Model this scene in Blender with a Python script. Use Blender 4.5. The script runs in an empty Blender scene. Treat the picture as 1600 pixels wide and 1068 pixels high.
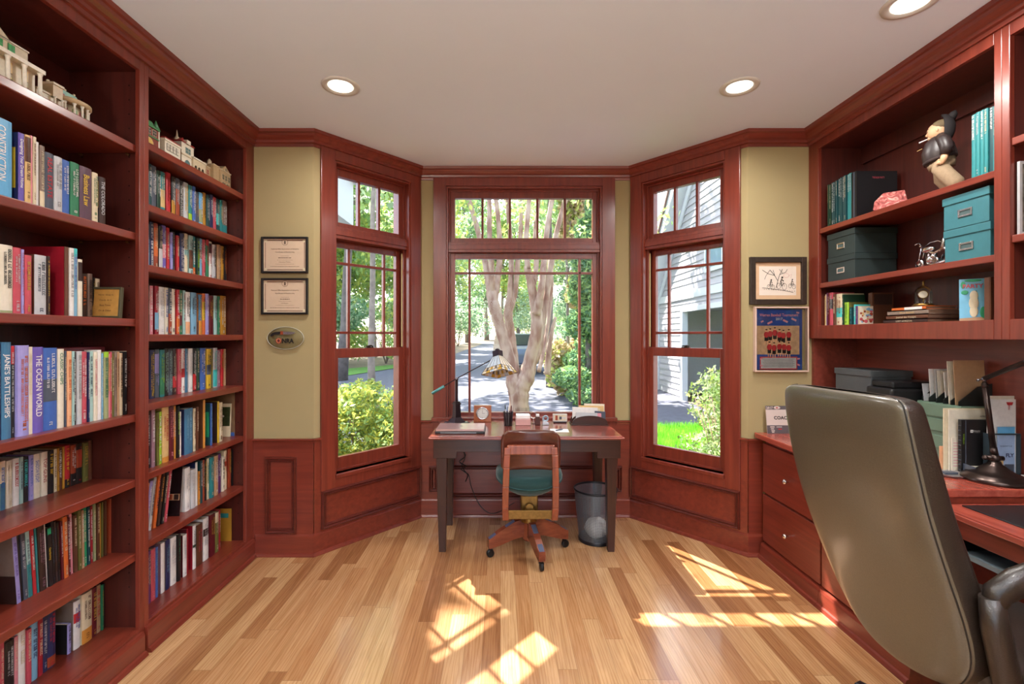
import bpy, bmesh, math, random
import numpy as np
from mathutils import Vector, Matrix
R = random.Random(7)
scene = bpy.context.scene
COL = scene.collection
# ------------------------------------------------------------------ camera
F = 740.0; VPX, VPY = 782.0, 525.0; CAMZ = 1.42
cam = bpy.data.cameras.new('camera'); camo = bpy.data.objects.new('camera', cam); COL.objects.link(camo)
cam.sensor_width = 36.0; cam.lens = F/1600*36
camo.location = (0, 0, CAMZ); camo.rotation_euler = (math.pi/2, 0, 0)
cam.shift_x = (800-VPX)/1600; cam.shift_y = -(534-VPY)/1600
cam.clip_start = 0.05; cam.clip_end = 400
scene.camera = camo
# ------------------------------------------------------------------ light and exposure
scene.view_settings.view_transform = 'Standard'; scene.view_settings.look = 'None'
scene.view_settings.exposure = 0.15; scene.view_settings.gamma = 1.0
scene.view_settings.use_curve_mapping = False
SUN_DIR = Vector((-0.432, 0.613, 1.0)).normalized()      # towards the sun
world = bpy.data.worlds.new('world'); scene.world = world; world.use_nodes = True
nt = world.node_tree; nt.nodes.clear()
sky = nt.nodes.new('ShaderNodeTexSky'); sky.sky_type = 'NISHITA'; sky.sun_disc = False
sky.sun_elevation = math.asin(SUN_DIR.z); sky.sun_rotation = math.atan2(SUN_DIR.x, SUN_DIR.y)
sky.air_density = 1.0; sky.dust_density = 2.0; sky.ozone_density = 1.0
hs = nt.nodes.new('ShaderNodeHueSaturation'); hs.inputs['Saturation'].default_value = 0.75
bg = nt.nodes.new('ShaderNodeBackground'); bg.inputs[1].default_value = 0.95
wo = nt.nodes.new('ShaderNodeOutputWorld')
nt.links.new(sky.outputs[0], hs.inputs['Color']); nt.links.new(hs.outputs[0], bg.inputs[0]); nt.links.new(bg.outputs[0], wo.inputs[0])
sun = bpy.data.lights.new('sun', 'SUN'); sun.energy = 27.0; sun.angle = math.radians(0.55); sun.color = (1, .965, .90)
suno = bpy.data.objects.new('sun', sun); COL.objects.link(suno)
suno.rotation_euler = SUN_DIR.to_track_quat('Z', 'Y').to_euler()
LAMP_W = 14.0; UP_W = 92.0

# ------------------------------------------------------------------ materials
MATS = {}
def lin(c):
    return tuple(((v/255.)/12.92 if v/255. <= .04045 else ((v/255.+.055)/1.055)**2.4) for v in c)
def new_mat(name):
    m = bpy.data.materials.new(name); m.use_nodes = True
    return m, m.node_tree, m.node_tree.nodes['Principled BSDF']
def mat(name, rgb, rough=.5, metal=0., coat=0., crough=.12, var=.06, scale=30., bump=0., spec=.5, emit=None, estr=0., sheen=0.):
    """rgb in 0-255; a little noise in the colour so nothing is perfectly flat"""
    if name in MATS: return MATS[name]
    m, t, b = new_mat(name)
    c = lin(rgb); b.inputs['Roughness'].default_value = rough; b.inputs['Metallic'].default_value = metal
    b.inputs['Coat Weight'].default_value = coat; b.inputs['Coat Roughness'].default_value = crough
    b.inputs['Specular IOR Level'].default_value = spec
    b.inputs['Sheen Weight'].default_value = sheen
    if var > 0 or bump > 0:
        tc = t.nodes.new('ShaderNodeTexCoord'); n = t.nodes.new('ShaderNodeTexNoise'); n.inputs['Scale'].default_value = scale
        n.inputs['Detail'].default_value = 3
        t.links.new(tc.outputs['Object'], n.inputs['Vector'])
    if var > 0:
        r = t.nodes.new('ShaderNodeValToRGB'); e = r.color_ramp.elements
        e[0].position = .3; e[1].position = .7
        e[0].color = (*[v*(1-var) for v in c], 1); e[1].color = (*[min(1, v*(1+var)) for v in c], 1)
        t.links.new(n.outputs['Fac'], r.inputs[0]); t.links.new(r.outputs[0], b.inputs['Base Color'])
    else: b.inputs['Base Color'].default_value = (*c, 1)
    if bump > 0:
        bp = t.nodes.new('ShaderNodeBump'); bp.inputs['Strength'].default_value = bump; bp.inputs['Distance'].default_value = .002
        t.links.new(n.outputs['Fac'], bp.inputs['Height']); t.links.new(bp.outputs[0], b.inputs['Normal'])
    if emit: b.inputs['Emission Color'].default_value = (*lin(emit), 1); b.inputs['Emission Strength'].default_value = estr
    MATS[name] = m; return m
def wood(name, c0, c1, axis='z', rough=.32, coat=.25, sc=1.0):
    if name in MATS: return MATS[name]
    m, t, b = new_mat(name); N = t.nodes.new; L = t.links.new
    tc = N('ShaderNodeTexCoord'); mp = N('ShaderNodeMapping')
    s = {'x': (1.2, 22, 22), 'y': (22, 1.2, 22), 'z': (22, 22, 1.2)}[axis]
    mp.inputs['Scale'].default_value = tuple(v*sc for v in s)
    L(tc.outputs['Object'], mp.inputs['Vector'])
    n = N('ShaderNodeTexNoise'); n.inputs['Scale'].default_value = 1.6; n.inputs['Detail'].default_value = 6; n.inputs['Roughness'].default_value = .6
    n.inputs['Distortion'].default_value = .6
    L(mp.outputs[0], n.inputs['Vector'])
    r = N('ShaderNodeValToRGB'); e = r.color_ramp.elements; e[0].position = .28; e[1].position = .75
    e[0].color = (*lin(c0), 1); e[1].color = (*lin(c1), 1)
    L(n.outputs['Fac'], r.inputs[0]); L(r.outputs[0], b.inputs['Base Color'])
    b.inputs['Roughness'].default_value = rough; b.inputs['Coat Weight'].default_value = coat; b.inputs['Coat Roughness'].default_value = .18
    bp = N('ShaderNodeBump'); bp.inputs['Strength'].default_value = .08; bp.inputs['Distance'].default_value = .001
    L(n.outputs['Fac'], bp.inputs['Height']); L(bp.outputs[0], b.inputs['Normal'])
    MATS[name] = m; return m
CH0, CH1 = (103, 38, 27), (134, 57, 40)
def cherry(a): return wood('cherry_'+a, CH0, CH1, a)
def darkwood(a): return wood('espresso_'+a, (36, 15, 11), (64, 29, 20), a, rough=.3)
def floor_mat():
    m, t, b = new_mat('oak_floor'); N = t.nodes.new; L = t.links.new
    def math_(op, a, bb=None, c=None):
        n = N('ShaderNodeMath'); n.operation = op
        for i, v in enumerate((a, bb, c)):
            if v is None: continue
            if isinstance(v, (int, float)): n.inputs[i].default_value = v
            else: L(v, n.inputs[i])
        return n.outputs[0]
    tc = N('ShaderNodeTexCoord'); sp = N('ShaderNodeSeparateXYZ'); L(tc.outputs['Object'], sp.inputs[0])
    W = .082
    col = math_('DIVIDE', sp.outputs['X'], W); ci = math_('FLOOR', col)
    wn = N('ShaderNodeTexWhiteNoise'); wn.noise_dimensions = '1D'; L(ci, wn.inputs['W'])
    yy = math_('ADD', math_('DIVIDE', sp.outputs['Y'], .95), math_('MULTIPLY', wn.outputs['Value'], 13.7))
    ri = math_('FLOOR', yy)
    cb = N('ShaderNodeCombineXYZ'); L(ci, cb.inputs[0]); L(ri, cb.inputs[1])
    w2 = N('ShaderNodeTexWhiteNoise'); w2.noise_dimensions = '2D'; L(cb.outputs[0], w2.inputs['Vector'])
    # grain
    off = N('ShaderNodeVectorMath'); off.operation = 'MULTIPLY_ADD'
    L(w2.outputs['Color'], off.inputs[0]); off.inputs[1].default_value = (9, 9, 9); L(tc.outputs['Object'], off.inputs[2])
    mp = N('ShaderNodeMapping'); mp.inputs['Scale'].default_value = (26, 1.6, 1); L(off.outputs[0], mp.inputs[0])
    n = N('ShaderNodeTexNoise'); n.inputs['Scale'].default_value = 1.3; n.inputs['Detail'].default_value = 7; n.inputs['Distortion'].default_value = 1.2
    n.inputs['Roughness'].default_value = .62
    L(mp.outputs[0], n.inputs['Vector'])
    mp2 = N('ShaderNodeMapping'); mp2.inputs['Scale'].default_value = (13, 1.1, 1); L(off.outputs[0], mp2.inputs[0])
    wv = N('ShaderNodeTexWave'); wv.inputs['Scale'].default_value = 1.7; wv.inputs['Distortion'].default_value = 9; wv.inputs['Detail'].default_value = 2.5
    wv.inputs['Detail Scale'].default_value = 1.2
    L(mp2.outputs[0], wv.inputs['Vector'])
    r = N('ShaderNodeValToRGB'); e = r.color_ramp.elements
    e[0].position = 0; e[0].color = (*lin((146, 98, 60)), 1); e[1].position = 1; e[1].color = (*lin((208, 168, 122)), 1)
    a = r.color_ramp.elements.new(.3); a.color = (*lin((186, 138, 94)), 1)
    L(w2.outputs['Value'], r.inputs[0])
    g = N('ShaderNodeValToRGB'); e = g.color_ramp.elements; e[0].position = .3; e[1].position = .62
    e[0].color = (.66, .56, .48, 1); e[1].color = (1, 1, 1, 1)
    L(n.outputs['Fac'], g.inputs[0])
    mx = N('ShaderNodeMixRGB'); mx.blend_type = 'MULTIPLY'; mx.inputs[0].default_value = .75; L(r.outputs[0], mx.inputs[1]); L(g.outputs[0], mx.inputs[2])
    g2 = N('ShaderNodeValToRGB'); e = g2.color_ramp.elements; e[0].position = .0; e[1].position = .4
    e[0].color = (.72, .6, .5, 1); e[1].color = (1, 1, 1, 1); L(wv.outputs['Fac'], g2.inputs[0])
    mx2 = N('ShaderNodeMixRGB'); mx2.blend_type = 'MULTIPLY'; mx2.inputs[0].default_value = .55; L(mx.outputs[0], mx2.inputs[1]); L(g2.outputs[0], mx2.inputs[2])
    fx = math_('FRACT', col); fy = math_('FRACT', yy)
    gap = math_('MAXIMUM', math_('GREATER_THAN', math_('ABSOLUTE', math_('SUBTRACT', fx, .5)), .487), math_('GREATER_THAN', math_('ABSOLUTE', math_('SUBTRACT', fy, .5)), .4985))
    mx3 = N('ShaderNodeMixRGB'); mx3.blend_type = 'MIX'; L(math_('MULTIPLY', gap, .45), mx3.inputs[0]); L(mx2.outputs[0], mx3.inputs[1]); mx3.inputs[2].default_value = (.16, .08, .035, 1)
    L(mx3.outputs[0], b.inputs['Base Color'])
    b.inputs['Roughness'].default_value = .27; b.inputs['Coat Weight'].default_value = .6; b.inputs['Coat Roughness'].default_value = .12
    bp = N('ShaderNodeBump'); bp.inputs['Strength'].default_value = .12; bp.inputs['Distance'].default_value = .001
    L(math_('SUBTRACT', n.outputs['Fac'], gap), bp.inputs['Height']); L(bp.outputs[0], b.inputs['Normal'])
    return m
def glass_mat(name='window_glass', tint=(1, 1, 1), refl=.22):
    if name in MATS: return MATS[name]
    m = bpy.data.materials.new(name); m.use_nodes = True; t = m.node_tree; t.nodes.clear(); N = t.nodes.new; L = t.links.new
    tr = N('ShaderNodeBsdfTransparent'); tr.inputs[0].default_value = (*tint, 1)
    gl = N('ShaderNodeBsdfGlossy'); gl.inputs['Roughness'].default_value = .02
    fr = N('ShaderNodeFresnel'); fr.inputs['IOR'].default_value = 1.45
    mu = N('ShaderNodeMath'); mu.operation = 'MULTIPLY'; mu.inputs[1].default_value = refl; L(fr.outputs[0], mu.inputs[0])
    mx = N('ShaderNodeMixShader'); L(mu.outputs[0], mx.inputs[0]); L(tr.outputs[0], mx.inputs[1]); L(gl.outputs[0], mx.inputs[2])
    o = N('ShaderNodeOutputMaterial'); L(mx.outputs[0], o.inputs[0])
    MATS[name] = m; return m
def emit_mat(name, rgb, s):
    if name in MATS: return MATS[name]
    m = bpy.data.materials.new(name); m.use_nodes = True; t = m.node_tree; t.nodes.clear()
    e = t.nodes.new('ShaderNodeEmission'); e.inputs[0].default_value = (*lin(rgb), 1); e.inputs[1].default_value = s
    o = t.nodes.new('ShaderNodeOutputMaterial'); t.links.new(e.outputs[0], o.inputs[0]); MATS[name] = m; return m

# ------------------------------------------------------------------ mesh helpers
class Fr:
    """a local frame: u along, v away, w up"""
    def __init__(s, o=(0, 0, 0), u=(1, 0, 0), v=(0, 1, 0), w=(0, 0, 1)):
        s.o = Vector(o); s.u = Vector(u).normalized(); s.v = Vector(v).normalized(); s.w = Vector(w).normalized()
    def __call__(s, p): return s.o + s.u*p[0] + s.v*p[1] + s.w*p[2]
W0 = Fr()
def rotz(o, a):
    a = math.radians(a); return Fr(o, (math.cos(a), math.sin(a), 0), (-math.sin(a), math.cos(a), 0))
class MB:
    def __init__(s, fr=None): s.V = []; s.Fc = []; s.M = []; s.S = []; s.fr = fr or W0; s.m = 0; s.sm = False
    def add(s, vs, fs, flip=False):
        k = len(s.V); s.V += [tuple(s.fr(v)) for v in vs]
        for f in fs:
            s.Fc.append(tuple(k+i for i in f)); s.M.append(s.m); s.S.append(s.sm)
        return s
    def box(s, x0, x1, y0, y1, z0, z1, m=None):
        if m is not None: s.m = m
        o = s.sm; s.sm = False
        s.add([(x0,y0,z0),(x1,y0,z0),(x1,y1,z0),(x0,y1,z0),(x0,y0,z1),(x1,y0,z1),(x1,y1,z1),(x0,y1,z1)],
              [(0,3,2,1),(4,5,6,7),(0,1,5,4),(1,2,6,5),(2,3,7,6),(3,0,4,7)]); s.sm = o; return s
    def hexa(s, p):   # 8 points, bottom ring then top ring
        return s.add(p, [(0,3,2,1),(4,5,6,7),(0,1,5,4),(1,2,6,5),(2,3,7,6),(3,0,4,7)])
    def quad(s, a, b, c, d, m=None):
        if m is not None: s.m = m
        return s.add([a, b, c, d], [(0, 1, 2, 3)])
    def prism(s, poly, a, b, axis='y', m=None):
        """extrude a 2D polygon; axis y: poly in (x,z); axis x: poly in (y,z); axis z: poly in (x,y)"""
        if m is not None: s.m = m
        f = {'y': lambda p, t: (p[0], t, p[1]), 'x': lambda p, t: (t, p[0], p[1]), 'z': lambda p, t: (p[0], p[1], t)}[axis]
        n = len(poly); vs = [f(p, a) for p in poly]+[f(p, b) for p in poly]
        return s.add(vs, [tuple(range(n))[::-1], tuple(range(n, 2*n))]+[(i, (i+1) % n, n+(i+1) % n, n+i) for i in range(n)])
    def tube(s, pts, r, n=8, cap=True, m=None, sx=1.0):
        if m is not None: s.m = m
        pts = [Vector(p) for p in pts]; k = len(pts); rs = r if isinstance(r, (list, tuple)) else [r]*k
        rings = []; up = None
        for i, p in enumerate(pts):
            d = (pts[min(i+1, k-1)]-pts[max(i-1, 0)]); d = d.normalized() if d.length > 1e-9 else Vector((0, 0, 1))
            if up is None: up = Vector((0, 0, 1)) if abs(d.z) < .9 else Vector((0, 1, 0))
            a = d.cross(up)
            a = a.normalized() if a.length > 1e-6 else Vector((1, 0, 0))
            b = a.cross(d).normalized(); up = b
            rings.append([p + a*(math.cos(2*math.pi*j/n)*rs[i]*sx) + b*(math.sin(2*math.pi*j/n)*rs[i]) for j in range(n)])
        o = s.sm; s.sm = True
        fs = [(i*n+j, i*n+(j+1) % n, (i+1)*n+(j+1) % n, (i+1)*n+j) for i in range(k-1) for j in range(n)]
        k0 = len(s.V); s.add([v for r_ in rings for v in r_], fs)
        if cap:
            s.sm = False
            for f in (tuple(range(n))[::-1], tuple((k-1)*n+j for j in range(n))):
                s.Fc.append(tuple(k0+i for i in f)); s.M.append(s.m); s.S.append(False)
        s.sm = o; return s
    def lathe(s, prof, c=(0, 0, 0), n=20, axis=(0, 0, 1), m=None, cap=True):
        """prof: list of (radius, height along axis)"""
        if m is not None: s.m = m
        ax = Vector(axis).normalized(); a = ax.orthogonal().normalized(); b = ax.cross(a); c = Vector(c)
        vs = [c + ax*h + a*(math.cos(2*math.pi*j/n)*r) + b*(math.sin(2*math.pi*j/n)*r) for r, h in prof for j in range(n)]
        k = len(prof); o = s.sm; s.sm = True; k0 = len(s.V)
        s.add(vs, [(i*n+j, i*n+(j+1) % n, (i+1)*n+(j+1) % n, (i+1)*n+j) for i in range(k-1) for j in range(n)])
        if cap:
            for f in (tuple(range(n))[::-1], tuple((k-1)*n+j for j in range(n))):
                s.Fc.append(tuple(k0+i for i in f)); s.M.append(s.m); s.S.append(False)
        s.sm = o; return s
    def ball(s, c, r, m=None, n=12, k=8, sq=(1, 1, 1)):
        if m is not None: s.m = m
        vs = []; c = Vector(c)
        for i in range(k+1):
            th = math.pi*i/k
            for j in range(n):
                ph = 2*math.pi*j/n
                vs.append(c+Vector((r*math.sin(th)*math.cos(ph)*sq[0], r*math.sin(th)*math.sin(ph)*sq[1], r*math.cos(th)*sq[2])))
        o = s.sm; s.sm = True
        s.add(vs, [(i*n+j, (i+1)*n+j, (i+1)*n+(j+1) % n, i*n+(j+1) % n) for i in range(k) for j in range(n)]); s.sm = o; return s
    def grid(s, P, nu, nv, m=None, smooth=True, closeu=False):
        if m is not None: s.m = m
        vs = [P(i, j) for i in range(nu) for j in range(nv)]; o = s.sm; s.sm = smooth
        s.add(vs, [(i*nv+j, ((i+1) % nu)*nv+j, ((i+1) % nu)*nv+j+1, i*nv+j+1) for i in range(nu if closeu else nu-1) for j in range(nv-1)]); s.sm = o; return s
    def text(s, txt, o, u, w, size, m=None, fit=None, align='c', bold=0.0):
        """flat lettering centred at o; u reading direction, w up"""
        if m is not None: s.m = m
        vs, fs = glyphs(txt, bold)
        if not vs: return s
        x0 = min(v[0] for v in vs); x1 = max(v[0] for v in vs); y0 = min(v[1] for v in vs); y1 = max(v[1] for v in vs)
        k = size/.72; kx = k
        if fit and (x1-x0)*k > fit: kx = fit/(x1-x0)
        cx = {'c': (x0+x1)/2, 'l': x0, 'r': x1}[align]; o = Vector(o); u = Vector(u).normalized(); w = Vector(w).normalized()
        return s.add([o+u*((v[0]-cx)*kx)+w*((v[1]-.36)*k) for v in vs], fs)
    def build(s, name, mats, parent=None, bevel=0, bseg=2, sub=0, fix=True):
        me = bpy.data.meshes.new(name); me.from_pydata(s.V, [], s.Fc); me.update()
        if not isinstance(mats, (list, tuple)): mats = [mats]
        for m in mats: me.materials.append(m)
        me.polygons.foreach_set('material_index', s.M); me.polygons.foreach_set('use_smooth', s.S)
        o = bpy.data.objects.new(name, me); COL.objects.link(o)
        if parent is not None:
            o.parent = parent; o.matrix_parent_inverse = Matrix.Translation(-world_loc(parent))
        if bevel:
            b = o.modifiers.new('bevel', 'BEVEL'); b.width = bevel; b.segments = bseg; b.limit_method = 'ANGLE'; b.angle_limit = math.radians(40)
        if sub:
            b = o.modifiers.new('sub', 'SUBSURF'); b.levels = sub; b.render_levels = sub
        return o
def world_loc(o):
    v = Vector(o.location)
    if o.parent is not None: v = v + world_loc(o.parent) + o.matrix_parent_inverse.translation
    return v
_G = {}
def glyphs(txt, bold=0.0):
    key = (txt, bold)
    if key in _G: return _G[key]
    c = bpy.data.curves.new('t', 'FONT'); c.body = txt; c.resolution_u = 2; c.size = 1.0; c.offset = bold
    o = bpy.data.objects.new('t', c); COL.objects.link(o)
    dg = bpy.context.evaluated_depsgraph_get(); e = o.evaluated_get(dg); me = e.to_mesh()
    r = ([tuple(v.co) for v in me.vertices], [tuple(p.vertices) for p in me.polygons])
    e.to_mesh_clear(); bpy.data.objects.remove(o); bpy.data.curves.remove(c)
    _G[key] = r; return r
def tag(o, label=None, cat=None, group=None, kind=None):
    for k, v in (('label', label), ('category', cat), ('group', group), ('kind', kind)):
        if v: o[k] = v
    return o
def thing(name, loc, label, cat, group=None):
    o = bpy.data.objects.new(name, None); COL.objects.link(o); o.location = loc; o.empty_display_size = .05
    return tag(o, label, cat, group)
def struct(o): o['kind'] = 'structure'; return o
def structE(name, loc):
    o = bpy.data.objects.new(name, None); COL.objects.link(o); o.location = loc; o['kind'] = 'structure'; return o
def pt(px, py, D): return Vector(((px-VPX)*D/F, D, CAMZ-(py-VPY)*D/F))
# ================================================================== room shell
WALL = mat('wall_paint', (162, 146, 106), .85, var=.02, scale=6)
CEIL = mat('ceiling_paint', (226, 238, 254), .9, var=.01, scale=3)
CX, CY, CZ = cherry('x'), cherry('y'), cherry('z')
H = 2.74; YB = -1.9; YR = 3.075
P0 = (-1.60, YR); P1 = (-1.213, YR); P2 = (-.631, 3.74); P3 = (1.025, 3.74); P4 = (1.607, YR); P5 = (2.0, YR)
fm = MB(); fm.prism([(-1.95, YB), (2.32, YB), (2.32, YR+.05), (1.62, YR+.05), (1.03, 3.80), (-.64, 3.80), (-1.23, YR+.05), (-1.95, YR+.05)], -.05, 0, 'z')
struct(fm.build('floor', floor_mat()))
cm = MB(); cm.prism([(-1.95, YB), (2.32, YB), (2.32, YR+.15), (1.72, YR+.15), (1.06, 3.92), (-.66, 3.92), (-1.33, YR+.15), (-1.95, YR+.15)], H, H+.06, 'z')
struct(cm.build('ceiling', CEIL))
TH = .16
def wframe(a, b):
    u = Vector((b[0]-a[0], b[1]-a[1], 0)); L = u.length; u.normalize()
    return Fr((a[0], a[1], 0), u, (-u.y, u.x, 0)), L
def wall_with_hole(name, a, b, hole, ext=(0, 0)):
    fr, L = wframe(a, b); m = MB(fr); u0, u1, z0, z1 = hole; e0, e1 = ext
    m.box(-e0, u0, 0, TH, 0, H); m.box(u1, L+e1, 0, TH, 0, H); m.box(u0, u1, 0, TH, 0, z0); m.box(u0, u1, 0, TH, z1, H)
    struct(m.build(name, WALL)); return fr, L
frL, LL = wall_with_hole('wall_bay_left', P1, P2, (.141, .774, .48, 2.60))
frC, LC = wall_with_hole('wall_bay_center', P2, P3, (.204, 1.431, .757, 2.60))
frR, LR = wall_with_hole('wall_bay_right', P3, P4, (.110, .743, .48, 2.60))
m = MB(); m.box(-2.1, -1.213, YR, YR+TH, 0, H); struct(m.build('wall_return_left', WALL))
m = MB(); m.box(1.607, 2.5, YR, YR+TH, 0, H); struct(m.build('wall_return_right', WALL))
m = MB(); m.box(-2.1, -1.95, YB, YR, 0, H); struct(m.build('wall_left', WALL))
m = MB(); m.box(2.31, 2.5, YB, YR, 0, H); struct(m.build('wall_right', WALL))
m = MB(); m.box(-2.1, -.75, YB-TH, YB, 0, H); m.box(1.15, 2.5, YB-TH, YB, 0, H); m.box(-.75, 1.15, YB-TH, YB, 2.15, H)  # doorway opening added out of view to let in fill light
struct(m.build('wall_back', WALL))
m = MB(); m.box(-.85, -.73, YB, YB+.02, 0, 2.25); m.box(1.13, 1.25, YB, YB+.02, 0, 2.25); m.box(-.85, 1.25, YB, YB+.02, 2.15, 2.27)
struct(m.build('trim_added_doorway', CZ, bevel=.003))
# ---- mitred sweep along the room's outline
def sweep(path, prof, closed=False):
    """yields point lists per segment; offset to the right-hand (room) side of the path"""
    P = [Vector((p[0], p[1])) for p in path]; n = len(P); off = []
    for i in range(n):
        d0 = (P[i]-P[i-1]).normalized() if i > 0 else (P[1]-P[0]).normalized()
        d1 = (P[i+1]-P[i]).normalized() if i < n-1 else d0
        n0 = Vector((d0.y, -d0.x)); n1 = Vector((d1.y, -d1.x)); mm = (n0+n1); mm = mm/(mm.dot(n0)) if mm.length > 1e-6 else n0
        off.append(mm)
    return [([(P[i]+off[i]*o).to_3d()+Vector((0, 0, z)) for o, z in prof], [(P[i+1]+off[i+1]*o).to_3d()+Vector((0, 0, z)) for o, z in prof]) for i in range(n-1)]
def sweep_objs(names, path, prof, mats):
    for nm, (A, B), mt in zip(names, sweep(path, prof), mats):
        if nm is None: continue
        m = MB(); k = len(prof)
        m.add(A+B, [(i, (i+1) % k, k+(i+1) % k, k+i) for i in range(k)]+[tuple(range(k))[::-1], tuple(range(k, 2*k))])
        struct(m.build(nm, mt))
crown = [(0, 2.648), (.010, 2.648), (.013, 2.664), (.026, 2.668), (.029, 2.682), (.04, 2.69), (.052, 2.704), (.058, 2.716), (.069, 2.72), (.072, 2.739), (0, 2.739)]
outline = [(-1.60, YB), P0, P1, P2, P3, P4, P5, (2.0, YB)]
sweep_objs(['trim_crown_left', 'trim_crown_return_left', 'trim_crown_bay_left', 'trim_crown_bay_center', 'trim_crown_bay_right', 'trim_crown_return_right', 'trim_crown_right'],
           outline, crown, [CY, CX, CX, CX, CX, CX, CY])
lowline = [(-1.60, YB), P0, P1, P2, P3, P4, (1.70, YR)]
base = [(0, 0), (.034, 0), (.034, .006), (.028, .018), (.018, .022), (.018, .128), (.014, .138), (.006, .142), (0, .146)]
sweep_objs([None, 'baseboard_return_left', 'baseboard_bay_left', 'baseboard_bay_center', 'baseboard_bay_right', 'baseboard_return_right'], lowline, base, [CX]*6)
cap = [(0, .727), (.012, .727), (.016, .742), (.028, .748), (.028, .757), (0, .757)]
# ---- wainscot boards and panel mouldings
def picture_frame(m, u0, u1, z0, z1, w=.032, d=.024):
    prof = [(0, 0), (0, -d*.5), (w*.25, -d), (w*.5, -d*.55), (w*.62, -d*.55), (w*.8, -d*.85), (w, -d*.2), (w, 0)]
    c = [(u0, z0, 1, 1), (u1, z0, -1, 1), (u1, z1, -1, -1), (u0, z1, 1, -1)]; k = len(prof)
    for i in range(4):
        A = c[i]; B = c[(i+1) % 4]
        pa = [(A[0]+A[2]*o, -.01+v, A[1]+A[3]*o) for o, v in prof]; pb = [(B[0]+B[2]*o, -.01+v, B[1]+B[3]*o) for o, v in prof]
        m.add(pa+pb, [(j, (j+1) % k, k+(j+1) % k, k+j) for j in range(k)])
def wains(name, fr, u0, u1, z1, panels, capu=None):
    m = MB(fr); m.box(u0, u1, -.01, -.0005, 0, z1)
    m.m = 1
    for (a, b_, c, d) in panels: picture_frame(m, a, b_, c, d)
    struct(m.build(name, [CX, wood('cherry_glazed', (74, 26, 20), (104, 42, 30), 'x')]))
frRetL, _ = wframe(P0, P1); frRetR, _ = wframe(P4, P5)
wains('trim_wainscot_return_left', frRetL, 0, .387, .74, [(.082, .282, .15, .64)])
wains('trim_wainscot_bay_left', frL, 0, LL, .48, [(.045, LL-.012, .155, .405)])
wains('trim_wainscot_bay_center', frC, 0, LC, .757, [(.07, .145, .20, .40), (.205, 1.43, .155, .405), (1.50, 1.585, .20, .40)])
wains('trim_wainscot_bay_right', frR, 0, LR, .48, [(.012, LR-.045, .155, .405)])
wains('trim_wainscot_return_right', frRetR, 0, .09, .74, [])
# chair rail pieces between the window casings
def rail(name, fr, u0, u1):
    m = MB(fr); k = len(cap); A = [(u0, -o, z) for o, z in cap]; B = [(u1, -o, z) for o, z in cap]
    m.add(A+B, [(i, (i+1) % k, k+(i+1) % k, k+i) for i in range(k)]+[tuple(range(k)), tuple(range(k, 2*k))]); struct(m.build(name, CX))
rail('trim_rail_return_left', frRetL, 0, .40); rail('trim_rail_bay_left', frL, -.01, .042)
rail('trim_rail_bay_center_west', frC, -.005, .09); rail('trim_rail_bay_center_east', frC, 1.545, LC+.005)
rail('trim_rail_bay_right', frR, LR-.042, LR+.01); rail('trim_rail_return_right', frRetR, -.01, .09)
m = MB(frL); m.box(0, .042, -.0095, -.0005, .48, .74); struct(m.build('trim_stile_bay_left', CZ))
m = MB(frR); m.box(LR-.042, LR, -.0095, -.0005, .48, .74); struct(m.build('trim_stile_bay_right', CZ))
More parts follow.
